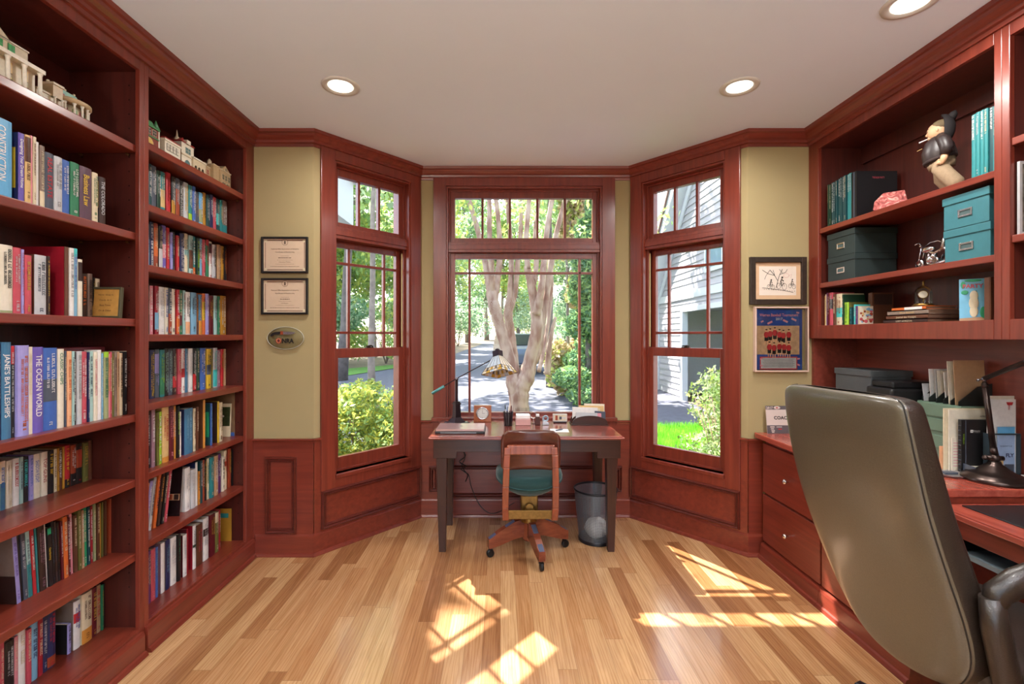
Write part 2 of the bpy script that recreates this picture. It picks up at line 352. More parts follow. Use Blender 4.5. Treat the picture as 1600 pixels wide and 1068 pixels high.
# ================================================================== windows
GL = glass_mat()
LATCH = mat('window_latch_bronze', (60, 45, 35), .4, .8)
def ring(m, u0, u1, z0, z1, v0, v1, w, wb=None, wt=None):
    wb = wb or w; wt = wt or w
    m.box(u0, u0+w, v0, v1, z0, z1); m.box(u1-w, u1, v0, v1, z0, z1); m.box(u0+w, u1-w, v0, v1, z0, z0+wb); m.box(u0+w, u1-w, v0, v1, z1-wt, z1)
def window(n, fr, u0, u1, z0, cas0, cas1, caszb, kind):
    z1 = 2.60; root = structE('window_%d' % n, fr((u0, 0, z0)))
    m = MB(fr); m.box(cas0, u0, -.022, -.0, caszb, 2.665); m.box(u1, cas1, -.022, 0, caszb, 2.665); m.box(u0, u1, -.022, 0, z1, 2.665)
    m.box(u0, u1, -.022, 0, caszb, z0-.002); m.build('casing', CZ, root, bevel=.003)
    m = MB(fr); ring(m, u0, u1, z0, z1, -.012, TH, .014); ring(m, u0+.014, u1-.014, z0+.014, z1-.014, .035, .052, .014); 
    ring(m, u0+.014, u1-.014, z0+.014, z1-.014, .118, TH, .02)
    m.box(u0+.012, u1-.012, .012, .13, 2.085, 2.165); m.box(u0+.012, u1-.012, .004, .05, 2.108, 2.142)
    if kind == 'pic': m.box(cas0-.012, cas1+.012, -.05, .05, z0-.002, z0+.026); m.box(cas0, cas1, -.028, -.01, z0-.085, z0-.002)
    else: m.box(u0+.002, u1-.002, -.03, .05, z0-.012, z0+.014)
    m.build('jamb', CZ, root, bevel=.002)
    a, b = u0+.026, u1-.026
    # transom sash
    zt0, zt1 = 2.165, 2.586
    ga, gb = u0+.062, u1-.062
    m = MB(fr); ring(m, a, b, zt0, zt1, .052, .10, ga-a, 2.205-zt0, zt1-2.525)
    k = 5 if kind == 'pic' else 3
    for i in range(1, k):
        c = ga+(gb-ga)*i/k; m.box(c-.009, c+.009, .06, .094, 2.205, 2.525)
    s = m.build('transom_sash', CZ, root, bevel=.0025)
    g = MB(fr); g.box(ga-.004, gb+.004, .076, .080, 2.201, 2.529); g.build('glass_pane', GL, s)
    if kind == 'pic':
        m = MB(fr); zb = z0+.024
        ring(m, a, b, zb, 2.085, .052, .10, ga-a, .811-zb, 2.085-2.04)
        for c in (ga+.116, gb-.102): m.box(c-.009, c+.009, .06, .094, .811, 2.04)
        m.box(ga, gb, .06, .094, 1.917, 1.935)
        s = m.build('picture_sash', CZ, root, bevel=.0025)
        g = MB(fr); g.box(ga-.004, gb+.004, .076, .080, .807, 2.044); g.build('glass_pane', GL, s)
    else:
        m = MB(fr); ring(m, a, b, 1.27, 2.085, .084, .118, ga-a, .065, 2.085-2.04)
        for c in (ga+.105, gb-.105): m.box(c-.009, c+.009, .088, .114, 1.335, 2.04)
        for z in (1.445, 1.93): m.box(ga, gb, .088, .114, z-.009, z+.009)
        s = m.build('upper_sash', CZ, root, bevel=.0025)
        g = MB(fr); g.box(ga-.004, gb+.004, .099, .103, 1.331, 2.044); g.build('glass_pane', GL, s)
        m = MB(fr); ring(m, a, b, z0+.016, 1.335, .05, .082, ga-a, .588-z0-.016, .065)
        s = m.build('lower_sash', CZ, root, bevel=.0025)
        g = MB(fr); g.box(ga-.004, gb+.004, .064, .068, .584, 1.274); g.build('glass_pane', GL, s)
        c = (a+b)/2
        m = MB(fr); m.box(c-.03, c+.03, .054, .08, 1.335, 1.341); m.tube([(c-.028, .06, 1.347), (c+.01, .06, 1.352), (c+.03, .06, 1.345)], .005, 6); m.lathe([(.012, 0), (.012, .01), (.006, .013)], (c, .066, 1.34), 10)
        m.build('sash_lock', LATCH, s)
        m = MB(fr)
        for c in (u0+.03, u1-.03): m.box(c-.004, c+.004, .053, .058, 1.34, 2.06)
        m.build('sash_channel', mat('channel_cream', (214, 200, 150), .5), root)
window(1, frL, .141, .774, .48, .042, LL-.014, .405, 'hung')
window(2, frC, .204, 1.431, .757, .104, 1.531, .757, 'pic')
window(3, frR, .110, .743, .48, .014, LR-.042, .405, 'hung')
# ================================================================== recessed ceiling lights
def downlight(x, y, label, vis=True):
    t = thing('recessed_ceiling_light', (x, y, H), label, 'ceiling light')
    m = MB(); m.lathe([(.098, 0), (.096, -.006), (.078, -.009), (.07, -.004), (.064, -.001), (.064, .0), (.098, .0)], (x, y, H), 28, cap=False); m.build('trim_ring', mat('lamp_trim_white', (206, 204, 198), .5, var=0), t)
    m = MB(); m.lathe([(.064, -.0035), (.0, -.0045)], (x, y, H), 28, cap=False); m.build('lens', emit_mat('lamp_lens', (255, 238, 214), 3), t)
    l = bpy.data.lights.new('lamp', 'AREA'); l.shape = 'DISK'; l.size = .13; l.energy = LAMP_W; l.color = (1, .96, .91); l.spread = math.radians(165)
    o = bpy.data.objects.new('lamp', l); COL.objects.link(o); o.location = (x, y, H-.014); o.parent = t; o.matrix_parent_inverse = Matrix.Translation((-x, -y, -H))
downlight(-.844, 2.50, 'round recessed ceiling light near the left angled window, lit warm white')
downlight(1.264, 2.505, 'round recessed ceiling light near the right angled window, lit warm white')
downlight(1.624, 1.875, 'recessed ceiling light cut by the top edge of the photo, above the right shelves')
# two unseen uplights added behind the viewer to brighten ceiling and room
for (x, y, sd) in ((-1.15, -.95, 'left'), (1.45, -.95, 'right')):
    t = thing('fill_torchiere', (x, y, 0), 'added uplight fill lamp, unseen behind the viewer on the %s side' % sd, 'floor lamp')
    TM = mat('fill_torchiere_bronze', (60, 50, 44), .4, .7)
    m = MB(); m.lathe([(.14, .0005), (.14, .015), (.03, .03), (.014, .04)], (x, y, 0), 28); m.build('base', TM, t)
    m = MB(); m.lathe([(.012, .04), (.012, 1.76)], (x, y, 0), 12); m.build('pole', TM, t)
    m = MB(); m.lathe([(.014, 1.76), (.08, 1.79), (.15, 1.87), (.152, 1.872), (.078, 1.796), (.014, 1.766)], (x, y, 0), 32, cap=False); m.build('bowl', TM, t)
    l = bpy.data.lights.new('fill_bulb', 'AREA'); l.shape = 'DISK'; l.size = .2; l.energy = UP_W; l.color = (1, .985, .96)
    o = bpy.data.objects.new('fill_bulb', l); COL.objects.link(o); o.location = (x, y, 1.862); o.rotation_euler = (math.pi, 0, 0); o.parent = t; o.matrix_parent_inverse = Matrix.Translation((-x, -y, 0))
for (x, y, s) in ((-.844, .45, 'left'), (1.264, .45, 'right')): downlight(x, y, 'added recessed fill light, unseen behind the viewer on the %s side' % s)  # extra fixtures added out of view to brighten the room
for (x, y, s) in ((-.844, -1.2, 'left'), (1.264, -1.2, 'right')): downlight(x, y, 'added rearmost recessed fill light, unseen on the %s side of the doorway' % s)  # rear pair, likewise added unseen for fill
# ================================================================== outdoors
RN = np.random.RandomState(11)
def gz(x, y):   # ground height
    return -.42 + max(0, y-10)*.034 + max(0, -x-9)*.02
def mesh_np(name, V, Fq, mats, MI=None, nper=4):
    me = bpy.data.meshes.new(name); n = len(Fq)
    me.vertices.add(len(V)); me.vertices.foreach_set('co', V.astype(np.float32).ravel())
    me.loops.add(n*nper); me.loops.foreach_set('vertex_index', Fq.astype(np.int32).ravel())
    me.polygons.add(n); me.polygons.foreach_set('loop_start', np.arange(0, n*nper, nper, dtype=np.int32))
    for m in mats: me.materials.append(m)
    if MI is not None: me.polygons.foreach_set('material_index', MI.astype(np.int32))
    me.update(calc_edges=True); me.validate()
    return me
def leaf_mat(name, rgb, tr=.45):
    if name in MATS: return MATS[name]
    m, t, b = new_mat(name); N = t.nodes.new
    c = lin(rgb); b.inputs['Roughness'].default_value = .55
    g = N('ShaderNodeNewGeometry'); r = N('ShaderNodeValToRGB'); e = r.color_ramp.elements
    e[0].color = (c[0]*.6, c[1]*.65, c[2]*.6, 1); e[1].color = (min(1, c[0]*1.35), min(1, c[1]*1.25), min(1, c[2]*1.2), 1)
    t.links.new(g.outputs['Random Per Island'], r.inputs[0]); t.links.new(r.outputs[0], b.inputs['Base Color'])
    tl = N('ShaderNodeBsdfTranslucent'); t.links.new(r.outputs[0], tl.inputs[0])
    mx = N('ShaderNodeMixShader'); mx.inputs[0].default_value = tr
    t.links.new(b.outputs[0], mx.inputs[1]); t.links.new(tl.outputs[0], mx.inputs[2]); t.links.new(mx.outputs[0], t.nodes['Material Output'].inputs[0])
    MATS[name] = m; return m
def leaves(name, blobs, n, size, mats, parent, asp=.5):
    """blobs: (centre, radii, weight); leaves on and inside clumps"""
    w = np.array([b[2] for b in blobs], float); w /= w.sum(); idx = RN.choice(len(blobs), n, p=w)
    C = np.array([b[0] for b in blobs], float)[idx]; Rr = np.array([b[1] for b in blobs], float)[idx]
    d = RN.normal(size=(n, 3)); d /= np.linalg.norm(d, axis=1)[:, None]
    rr = RN.uniform(.35, 1, n)**(.5); P = C + d*Rr*rr[:, None]
    a = RN.normal(size=(n, 3)); a /= np.linalg.norm(a, axis=1)[:, None]
    b = np.cross(a, RN.normal(size=(n, 3))); b /= np.linalg.norm(b, axis=1)[:, None]
    s = size*RN.uniform(.6, 1.3, n)[:, None]
    V = np.stack([P-a*s, P-b*s*asp, P+a*s, P+b*s*asp], 1).reshape(-1, 3)
    Fq = np.arange(4*n).reshape(n, 4); MI = RN.randint(0, len(mats), n)
    o = bpy.data.objects.new(name, mesh_np(name, V, Fq, mats, MI)); COL.objects.link(o)
    if parent is not None: o.parent = parent; o.matrix_parent_inverse = Matrix.Translation(-world_loc(parent))
    return o
# ground
GR = mat('leaf_litter', (136, 118, 98), .95, var=.3, scale=2.5)
m = MB(); xs = [-90, -40, -20, -9, 0, 9, 20, 40, 90]; ys = [3.95, 6, 8, 10, 16, 24, 34, 50, 75, 120]
m.grid(lambda i, j: (xs[i], ys[j], gz(xs[i], ys[j])-.02), len(xs), len(ys)); m.m = 0
struct(m.build('ground', GR))
ASPH = mat('asphalt', (92, 93, 106), .9, var=.12, scale=8)
dr = [(-24, 8.6), (-9, 8.4), (-3, 7.6), (1.6, 7.4), (2.7, 9.6), (5.0, 9.8), (5.0, 15.0), (3.4, 17), (2.6, 24), (2.4, 34), (3.5, 48), (-1.2, 48), (-2.6, 34), (-3.6, 24), (-6, 18.5), (-12, 15.5), (-24, 14.5)]
m = MB()
def strip(m, poly, dz):
    bm = bmesh.new(); vs = [bm.verts.new((x, y, 0)) for x, y in poly]; bm.faces.new(vs)
    for y in (10, 16, 24, 34):
        bmesh.ops.bisect_plane(bm, geom=bm.verts[:]+bm.edges[:]+bm.faces[:], plane_co=(0, y, 0), plane_no=(0, 1, 0))
    for x in (-9, -20):
        bmesh.ops.bisect_plane(bm, geom=bm.verts[:]+bm.edges[:]+bm.faces[:], plane_co=(x, 0, 0), plane_no=(1, 0, 0))
    bmesh.ops.triangulate(bm, faces=bm.faces[:]); bm.verts.index_update()
    m.add([(v.co.x, v.co.y, gz(v.co.x, v.co.y)+dz) for v in bm.verts], [tuple(v.index for v in f.verts) for f in bm.faces]); bm.free()
strip(m, dr, .0); t = m.build('driveway', ASPH); struct(t)
GRASS = mat('grass_base', (96, 140, 56), .95, var=.25, scale=12)
m = MB(); strip(m, [(-24, 14.6), (-12, 15.6), (-6, 18.6), (-3.7, 24), (-4.4, 24), (-8, 20), (-13, 17.6), (-24, 16.4)], .01); struct(m.build('grass_verge', GRASS))
m = MB(); strip(m, [(1.75, 4.2), (4.95, 4.2), (4.95, 9.5), (2.75, 9.4), (1.75, 7.2)], .02); struct(m.build('lawn', GRASS))
# grass blades
def blades(name, x0, x1, y0, y1, n, h):
    x = RN.uniform(x0, x1, n); y = RN.uniform(y0, y1, n); z = np.array([gz(a, b) for a, b in zip(x, y)])
    P = np.stack([x, y, z], 1); a = RN.uniform(0, 6.28, n); w = np.stack([np.cos(a), np.sin(a), 0*a], 1)*.008
    tip = P+np.stack([RN.normal(0, .03, n), RN.normal(0, .03, n), h*RN.uniform(.6, 1.3, n)], 1)
    V = np.stack([P-w, P+w, tip+w*.2, tip-w*.2], 1).reshape(-1, 3)
    me = mesh_np(name, V, np.arange(4*n).reshape(n, 4), [leaf_mat('blade_green', (130, 205, 60))])
    o = bpy.data.objects.new(name, me); COL.objects.link(o); return tag(o, 'bright green lawn grass growing outside the right angled window', 'grass', kind='stuff')
blades('lawn_grass', 2.0, 4.9, 4.3, 9.3, 34000, .15)
BARK = mat('bark_grey', (140, 128, 118), .9, var=.25, scale=7, bump=.6)
BARK2 = mat('bark_dark', (108, 99, 96), .9, var=.25, scale=7, bump=.6)
L1 = leaf_mat('leaf_spring', (158, 192, 124)); L2 = leaf_mat('leaf_yellow', (190, 204, 112)); L3 = leaf_mat('leaf_pale', (176, 200, 168)); L4 = leaf_mat('leaf_dark', (112, 152, 116))
def tree(x, y, h, r, cw, n, mats, label, bark=BARK, low=.35, size=.16, lean=0, group=None, sparse=1.0):
    z0 = gz(x, y)-.05; t = thing('tree', (x, y, z0), label, 'tree', group)
    m = MB(); pts = [(x, y, z0)]; rs = [r*1.25]
    for i in range(1, 7):
        f = i/6; pts.append((x+lean*f+R.uniform(-.12, .12)*f, y+R.uniform(-.1, .1), z0+h*f)); rs.append(r*(1-.75*f))
    m.tube(pts, rs, 9)
    m.build('trunk', bark, t)
    nb = max(3, int(h*low*.5)); blobs = []
    for i in range(9):
        f = low+(1-low)*R.random(); a = R.uniform(0, 6.28); d = cw*R.uniform(.3, 1)*(1.1-.6*abs(f-.6))
        p0 = (x+lean*f, y, z0+h*(f-.06)); p1 = (x+lean*f+math.cos(a)*d*.5, y+math.sin(a)*d*.5, z0+h*f); p2 = (x+lean*f+math.cos(a)*d, y+math.sin(a)*d, z0+h*(f+.05))
        if i < 6:
            q = MB(); q.tube([p0, p1, p2], [r*.32, r*.2, r*.06], 6); q.build('branch', bark, t)
        blobs.append((p2, (cw*.55, cw*.55, h*.09), 1)); blobs.append((p1, (cw*.4, cw*.4, h*.07), .5))
    leaves('foliage', blobs, int(n*sparse), size, mats, t)
# woods across the drive: seen through the left window and the centre
spots = [(-21, 23, 14, .24), (-17.5, 20, 15, .3), (-16, 26, 13, .2), (-13.2, 22.5, 15, .22), (-11, 27, 14, .2), (-9.4, 23, 15, .26), (-7.5, 28, 15, .22),
         (-6.2, 32, 14, .2), (-5.2, 25.5, 13, .18), (-4.6, 36, 15, .24), (-1.5, 52, 15, .3), (1.2, 55, 15, .3), (3.6, 37, 14, .26), (5.6, 41, 15, .3), (-24, 30, 15, .25), (-13, 34, 15, .3), (-20, 38, 15, .3), (-9, 42, 15, .3), (4.5, 60, 16, .3), (-3.2, 46, 15, .26), (.1, 51, 15, .25), (1.9, 49.5, 14, .22), (-22, 26, 14, .18), (-15, 29, 15, .2), (-10.2, 25, 14, .16)]
def wood_label(i, x, y):
    w = ['light grey trunk and low pale leaves', 'dark grey trunk and low green leaves', 'light grey trunk and yellow-green leaves'][i % 3]
    q = F*x/y+VPX
    s = 'through the left window' if q < 640 else 'through the center window'
    return 'woodland tree with %s %s' % (['light grey trunk', 'dark grey trunk', 'light trunk'][i % 3], ORDW[i])
ORDW = ['farthest left by the verge', 'nearest the verge', 'in the middle distance', 'right of the nearest one', 'behind the verge', 'near the right jamb', 'beside the window edge', 'at the left edge', 'left of the driveway bend', 'deep behind the bend', 'straight up the driveway, left', 'straight up the driveway, right', 'right of the parked car', 'far right of the drive', 'hidden farthest left', 'deep in the woods, middle', 'deep in the woods, left', 'deep in the woods, right', 'farthest of all, right of the drive', 'far left of the drive', 'closing the driveway in the middle', 'closing the driveway on the right', 'second row, left part', 'second row, middle', 'second row, right part']
for i, (x, y, h, r) in enumerate(spots):
    tree(x, y, h, r*.8, 2.9, 7500, [[L1, L3, L2], [L3, L4, L1], [L1, L2]][i % 3], wood_label(i, x, y), [BARK, BARK2][i % 2], .12 if i % 2 else .3, .17, R.uniform(-.6, .6), 'woodland trees beyond the driveway')
def brush(x, y, w, h, n, mats, label):
    z0 = gz(x, y); t = thing('shrub', (x, y, z0), label, 'shrub', 'undergrowth at the edge of the woods')
    m = MB()
    for i in range(5): a = i*1.26; m.tube([(x, y, z0-.05), (x+math.cos(a)*w*.5, y+math.sin(a)*w*.3, z0+h*.7)], [.03, .01], 5)
    m.build('stems', BARK, t)
    leaves('foliage', [((x+R.uniform(-w, w), y+R.uniform(-.8, .8), z0+h*R.uniform(.2, .95)), (w*.4, .6, h*.22), 1) for _ in range(12)], n, .11, mats, t)
for i, (x, y, w, h) in enumerate(((-23, 19, 2.4, 2.6), (-18.5, 18.6, 2.2, 2.2), (-14.5, 19.2, 2.2, 3.2), (-11.5, 20.5, 2.0, 2.8), (-8.4, 21.5, 2.0, 3.0), (-5.8, 24, 1.8, 3.2), (-5.4, 31, 2.2, 3.6), (-3.6, 40, 2.6, 4.2), (-.5, 54, 4, 5), (4.6, 30, 2.2, 4.4), (4.3, 44, 2.6, 4.6), (3.4, 52, 3, 5), (-12, 31, 3, 4.2), (-17, 30, 3, 4.2))):
    brush(x, y, w, h, 3600, [[L3, L1], [L4, L3], [L1, L2]][i % 3], 'leafy undergrowth '+['far left past the verge', 'left of the pale trunks', 'in the middle of the left window', 'right in the left window', 'at the left edge of the center window', 'beside the driveway bend, left', 'behind the bend, left', 'left of the far driveway', 'closing the far end of the driveway', 'right of the parked car', 'far right of the driveway', 'at the end right of the driveway', 'deep in the woods, right', 'deep in the woods, left'][i])
# big dark trunk and evergreens right of the crape myrtle
tree(1.62, 15.4, 11, .12, 2.0, 3000, [L1, L2], 'thick dark straight tree trunk right of the smooth pale multi-stem tree', BARK2, .55, .15)
def evergreen(x, y, h, w, n, mats, label):
    z0 = gz(x, y); t = thing('evergreen_tree', (x, y, z0), label, 'tree')
    m = MB(); m.tube([(x, y, z0), (x, y, z0+h*.95)], [.12, .02], 7); m.build('trunk', BARK2, t)
    blobs = []
    for i in range(26):
        f = .04+.94*i/26; a = R.uniform(0, 6.28); rr = w*(1-f)*.75+.12
        blobs.append(((x+math.cos(a)*rr*.6, y+math.sin(a)*rr*.6, z0+h*f), (rr*.7, rr*.7, h*.05), rr))
    leaves('foliage', blobs, n, .09, mats, t, .3)
evergreen(2.35, 12.6, 6.0, 1.0, 16000, [L4, L1], 'bushy green evergreen at the edge of the drive, right side of the center window')
evergreen(3.3, 17.5, 8, 2.0, 11000, [L4, L3], 'second evergreen farther back, half hidden by the window frame')
tree(2.0, 13.9, 6.0, .06, .8, 9000, [leaf_mat('leaf_tan', (205, 185, 150)), L2, leaf_mat('leaf_tan', (205, 185, 150))], 'dry tan shrubby sapling beside the evergreen', BARK, .06, .09)
tree(3.9, 22.5, 12, .16, 3.0, 9000, [L1, L3], 'leafy tree rising behind the evergreens', BARK, .3, .15)
tree(-3.1, 11.4, 9.5, .09, 2.4, 2600, [L1, L2], 'slender tree left of the driveway near the house', BARK, .62, .13)
# two shade trees west of the drive whose crowns dapple it
for (x, y) in ((-7.2, 13.6), (-10.5, 12.5), (-5.8, 17.2)):
    tree(x, y, 12, .2, 3.3, 1500, [L1, L3], 'high crowned tree beside the driveway, '+{-7.2: 'middle of three', -10.5: 'leftmost of three', -5.8: 'rightmost and farthest of three'}[x], BARK2, .5, .2, .8, 'high crowned trees beside the driveway')
# ---- crape myrtle just outside the centre window
SM = None
def smooth_bark():
    m, t, b = new_mat('bark_smooth'); N = t.nodes.new; L = t.links.new
    tc = N('ShaderNodeTexCoord'); mp = N('ShaderNodeMapping'); mp.inputs['Scale'].default_value = (6, 6, 2.2); L(tc.outputs['Object'], mp.inputs[0])
    n = N('ShaderNodeTexNoise'); n.inputs['Scale'].default_value = 2.0; n.inputs['Detail'].default_value = 4; L(mp.outputs[0], n.inputs['Vector'])
    r = N('ShaderNodeValToRGB'); e = r.color_ramp.elements; e[0].position = .38; e[0].color = (*lin((132, 98, 82)), 1); e[1].position = .6; e[1].color = (*lin((172, 150, 132)), 1)
    L(n.outputs['Fac'], r.inputs[0]); L(r.outputs[0], b.inputs['Base Color']); b.inputs['Roughness'].default_value = .7; return m
SM = smooth_bark()
DT = 6.3
t = thing('crape_myrtle', (.25, DT, -.45), 'multi-stem tree with smooth peeling pinkish bark right outside the center window', 'tree')
def limb(name, P, rr):
    """P: (px, py, depth) way points smoothed into a curve"""
    Q = [pt(*p) for p in P]; pts = []; rs = []
    for i in range(len(Q)-1):
        a = Q[max(i-1, 0)]; b = Q[i]; c = Q[i+1]; d = Q[min(i+2, len(Q)-1)]
        for k in range(5):
            s = k/5
            pts.append(.5*((2*b)+(-a+c)*s+(2*a-5*b+4*c-d)*s*s+(-a+3*b-3*c+d)*s**3)); rs.append((rr[i]+(rr[i+1]-rr[i])*s)*(1+.06*math.sin(len(pts)*2.1)))
    pts.append(Q[-1]); rs.append(rr[-1])
    m = MB(); m.tube(pts, rs, 12); return m.build(name, SM, t)
limb('trunk', [(812, 740, 6.3), (811, 650, 6.3), (812, 610, 6.3), (822, 590, 6.3), (829, 560, 6.3), (838, 520, 6.25), (838, 488, 6.25), (832, 455, 6.2), (823, 415, 6.15)], [.155, .135, .13, .115, .088, .08, .078, .058, .04])
limb('limb', [(812, 625, 6.3), (803, 600, 6.3), (800, 575, 6.35), (790, 540, 6.4), (779, 503, 6.4), (770, 470, 6.4), (764, 440, 6.4), (755, 395, 6.4), (738, 330, 6.4), (712, 250, 6.4)], [.11, .105, .085, .078, .076, .08, .05, .038, .033, .028])
limb('limb', [(805, 598, 6.3), (803, 560, 6.5), (798, 520, 6.6), (794, 490, 6.6), (797, 455, 6.6), (799, 400, 6.7), (794, 330, 6.7), (788, 240, 6.7)], [.075, .062, .06, .064, .04, .036, .03, .026])
limb('limb', [(795, 490, 6.6), (804, 460, 6.6), (809, 410, 6.6), (814, 350, 6.6), (812, 240, 6.7)], [.045, .038, .036, .03, .02])
limb('limb', [(772, 470, 6.4), (778, 430, 6.5), (781, 390, 6.5), (776, 320, 6.6), (760, 240, 6.6)], [.055, .044, .038, .03, .022])
limb('limb', [(768, 460, 6.4), (768, 420, 6.3), (765, 370, 6.2), (764, 300, 6.2), (757, 230, 6.2)], [.05, .038, .034, .028, .02])
limb('limb', [(838, 490, 6.2), (845, 455, 6.1), (850, 410, 6.1), (856, 350, 6.1), (872, 260, 6.1)], [.06, .046, .04, .034, .028])
limb('limb', [(830, 570, 6.3), (842, 545, 6.3), (846, 510, 6.3), (853, 470, 6.3), (860, 420, 6.3), (868, 370, 6.3), (886, 300, 6.3)], [.07, .05, .045, .042, .04, .036, .026])
limb('limb', [(842, 580, 6.6), (851, 540, 6.8), (858, 490, 6.9), (862, 440, 6.9), (859, 400, 7.0), (880, 330, 7.0), (900, 260, 7.0)], [.03, .03, .028, .03, .026, .022, .02])
limb('limb', [(825, 420, 6.15), (822, 380, 6.1), (826, 320, 6.1), (832, 230, 6.1)], [.04, .034, .03, .024])
limb('limb', [(832, 450, 6.2), (838, 415, 6.3), (836, 370, 6.3), (842, 300, 6.4), (838, 220, 6.4)], [.04, .034, .03, .026, .02])
limb('limb', [(855, 585, 6.9), (858, 545, 6.9), (862, 520, 6.9), (868, 495, 6.9)], [.05, .04, .03, .02])
blobs = []
for i in range(16):
    a = R.uniform(0, 6.28); d = R.uniform(.4, 2.0); blobs.append(((.15+math.cos(a)*d, 6.6+math.sin(a)*d*.7+.3, R.uniform(2.9, 5.6)), (.55, .5, .3), 1))
leaves('foliage', blobs, 1500, .045, [L2, L1], t, .55)
sun_blockers = [((x, y, 5.0), (.2, .2, .14), 1) for x in (-1.84, -1.6, -1.4, -1.25) for y in (5.85, 6.1, 6.35, 6.6)]  # unseen leaf clumps added to block the sun and shape the floor patches
sun_blockers += [((x, y, 5.0), (.22, .22, .14), 1) for x in (-2.4, -2.15) for y in (6.1, 6.35, 6.6)]
sun_blockers += [((x, y, 5.0), (.22, .22, .14), 1) for x in (-3.35, -3.0, -2.7) for y in (5.2, 5.5, 5.8, 6.1, 6.4)]
leaves('foliage', sun_blockers, 22000, .05, [L2, L1], t, .6)
# ---- shrubs just under the angled windows
def shrub(x, y, w, h, n, mats, label, twig, size=.028, name='shrub'):
    z0 = gz(x, y); t = thing(name, (x, y, z0), label, 'shrub')
    for i in range(26):
        a = R.uniform(0, 6.28); d = R.uniform(.1, .9)*w; hh = h*R.uniform(.6, .84)
        q = MB(); q.tube([(x+math.cos(a)*d*.25, y+math.sin(a)*d*.25, z0), (x+math.cos(a)*d*.6, y+math.sin(a)*d*.5, z0+hh*.55), (x+math.cos(a)*d, y+math.sin(a)*d*.8, z0+hh)], [.008, .006, .003], 5); q.build('stem', twig, t)
    blobs = []
    for i in range(64):
        a = R.uniform(0, 6.28); d = math.sqrt(R.random())*w*.9; f = R.uniform(.25, .95); k = math.sqrt(max(.05, 1-(d/w)**2*.55))
        blobs.append(((x+math.cos(a)*d, y+math.sin(a)*d*.8, z0+h*f*k), (.22, .22, .15), 1))
    leaves('foliage', blobs, n, size, mats, t, .45)
TW = mat('twig', (170, 140, 120), .9, var=.2)
L5 = leaf_mat('leaf_lime', (190, 196, 96)); L6 = leaf_mat('leaf_silver', (172, 184, 146)); L7 = leaf_mat('leaf_olive', (125, 148, 74))
shrub(-1.45, 4.95, 1.0, 1.55, 26000, [L5, L5, L1, L7], 'yellow-green shrub filling the lower sash of the left angled window', TW)
shrub(2.45, 5.0, .48, 1.62, 7500, [L6, L1, L7], 'tall silvery leaved shrub outside the right angled window', TW)
shrub(3.1, 5.7, .7, 1.75, 7000, [L6, L2, L7], 'twiggy shrub behind the silvery one outside the right angled window', TW)
shrub(-2.9, 5.2, .8, 1.25, 7000, [L5, L1], 'yellow-green shrub farther left along the house wall', TW)
# ---- garage wing of the house
SID = mat('siding_grey', (176, 174, 180), .8, var=.04, scale=4); WT = mat('trim_white', (205, 208, 212), .6, var=.02)
XW = 5.0; g0 = gz(5, 10)
t = thing('garage_wing', (XW, 10, g0), 'grey sided garage wing with white trim and a steep gable beyond the right window', 'house')
top = lambda y: 2.6+(15.0-y)*1.16 if y > 9.2 else 2.6+(15-9.2)*1.16-(9.2-y)*1.16
m = MB(); z = g0; k = 0
GY0, GY1, GZ1 = 7.2, 12.9, 2.08   # garage opening
def siding(m, y0, y1, z0f, z1, lo=g0, hi=None):
    z = lo
    while z < z1:
        za, zb = z, z+.17
        segs = [(y0, y1)]
        if za < GZ1: segs = [(y0, GY0), (GY1, y1)]
        for a, b in segs:
            # clip by the gable slopes
            a2 = max(a, 9.2-(2.6+5.8*1.16-za)/1.16) if za > 2.6-10 else a; b2 = min(b, 15.0-(za-2.6)/1.16) if za > 2.6 else b
            if b2-a2 > .05: m.add([(XW-.02, a2, za), (XW-.02, b2, za), (XW, b2, zb), (XW, a2, zb), (XW, a2, za), (XW, b2, za)], [(0, 1, 2, 3), (0, 4, 5, 1)])
        z += .17
siding(m, 4.2, 15.0, None, 9.2); m.build('siding_wall', SID, t)
m = MB()
m.prism([(15.35, 2.35), (15.35, 2.75), (9.2, 9.75), (9.2, 9.35)], XW-.35, XW+.05, 'x'); m.prism([(4.6, 4.1), (9.2, 9.35), (9.2, 9.75), (4.3, 4.2)], XW-.35, XW+.05, 'x')
m.prism([(14.9, 2.3), (14.9, 2.55), (9.2, 9.2), (9.2, 8.9)], XW-.06, XW-.02, 'x'); m.build('rake_board', WT, t)
m = MB(); m.box(XW-.05, XW, 4.2, 15.0, 2.42, 2.62); m.build('band_board', WT, t)
m = MB(); m.box(XW-.05, XW+.1, GY0-.14, GY0, g0, GZ1+.12); m.box(XW-.05, XW+.1, GY1, GY1+.14, g0, GZ1+.12); m.box(XW-.05, XW+.1, GY0, GY1, GZ1, GZ1+.12); m.box(XW-.05, XW+.02, 14.86, 15.0, g0, 2.42); m.build('door_trim', WT, t)
m = MB(); m.box(XW+.1, XW+6, GY0-1.0, GY0-.9, g0, 2.3); m.box(XW+.1, XW+6, GY1+1.6, GY1+1.7, g0, 2.3); m.box(XW+5.9, XW+6, GY0-1, GY1+1.6, g0, 2.3); m.box(XW+.02, XW+6, GY0-1, GY1+1.6, 2.2, 2.35)
m.build('interior_wall', mat('garage_wall', (225, 227, 232), .8), t)
m = MB(); m.box(XW+.02, XW+6, 4.2, 15.0, g0-.1, g0+.01); m.build('garage_floor', mat('concrete', (170, 170, 172), .8), t)
m = MB(); m.box(XW+.75, XW+1.3, 10.0, 11.6, g0, 1.62)
m.build('storage_cabinet', mat('cabinet_white', (225, 226, 232), .5), t)
m = MB(); m.box(XW+.75, XW+1.3, 8.3, 9.85, g0, 1.62); m.build('storage_cabinet', MATS['cabinet_white'], t)
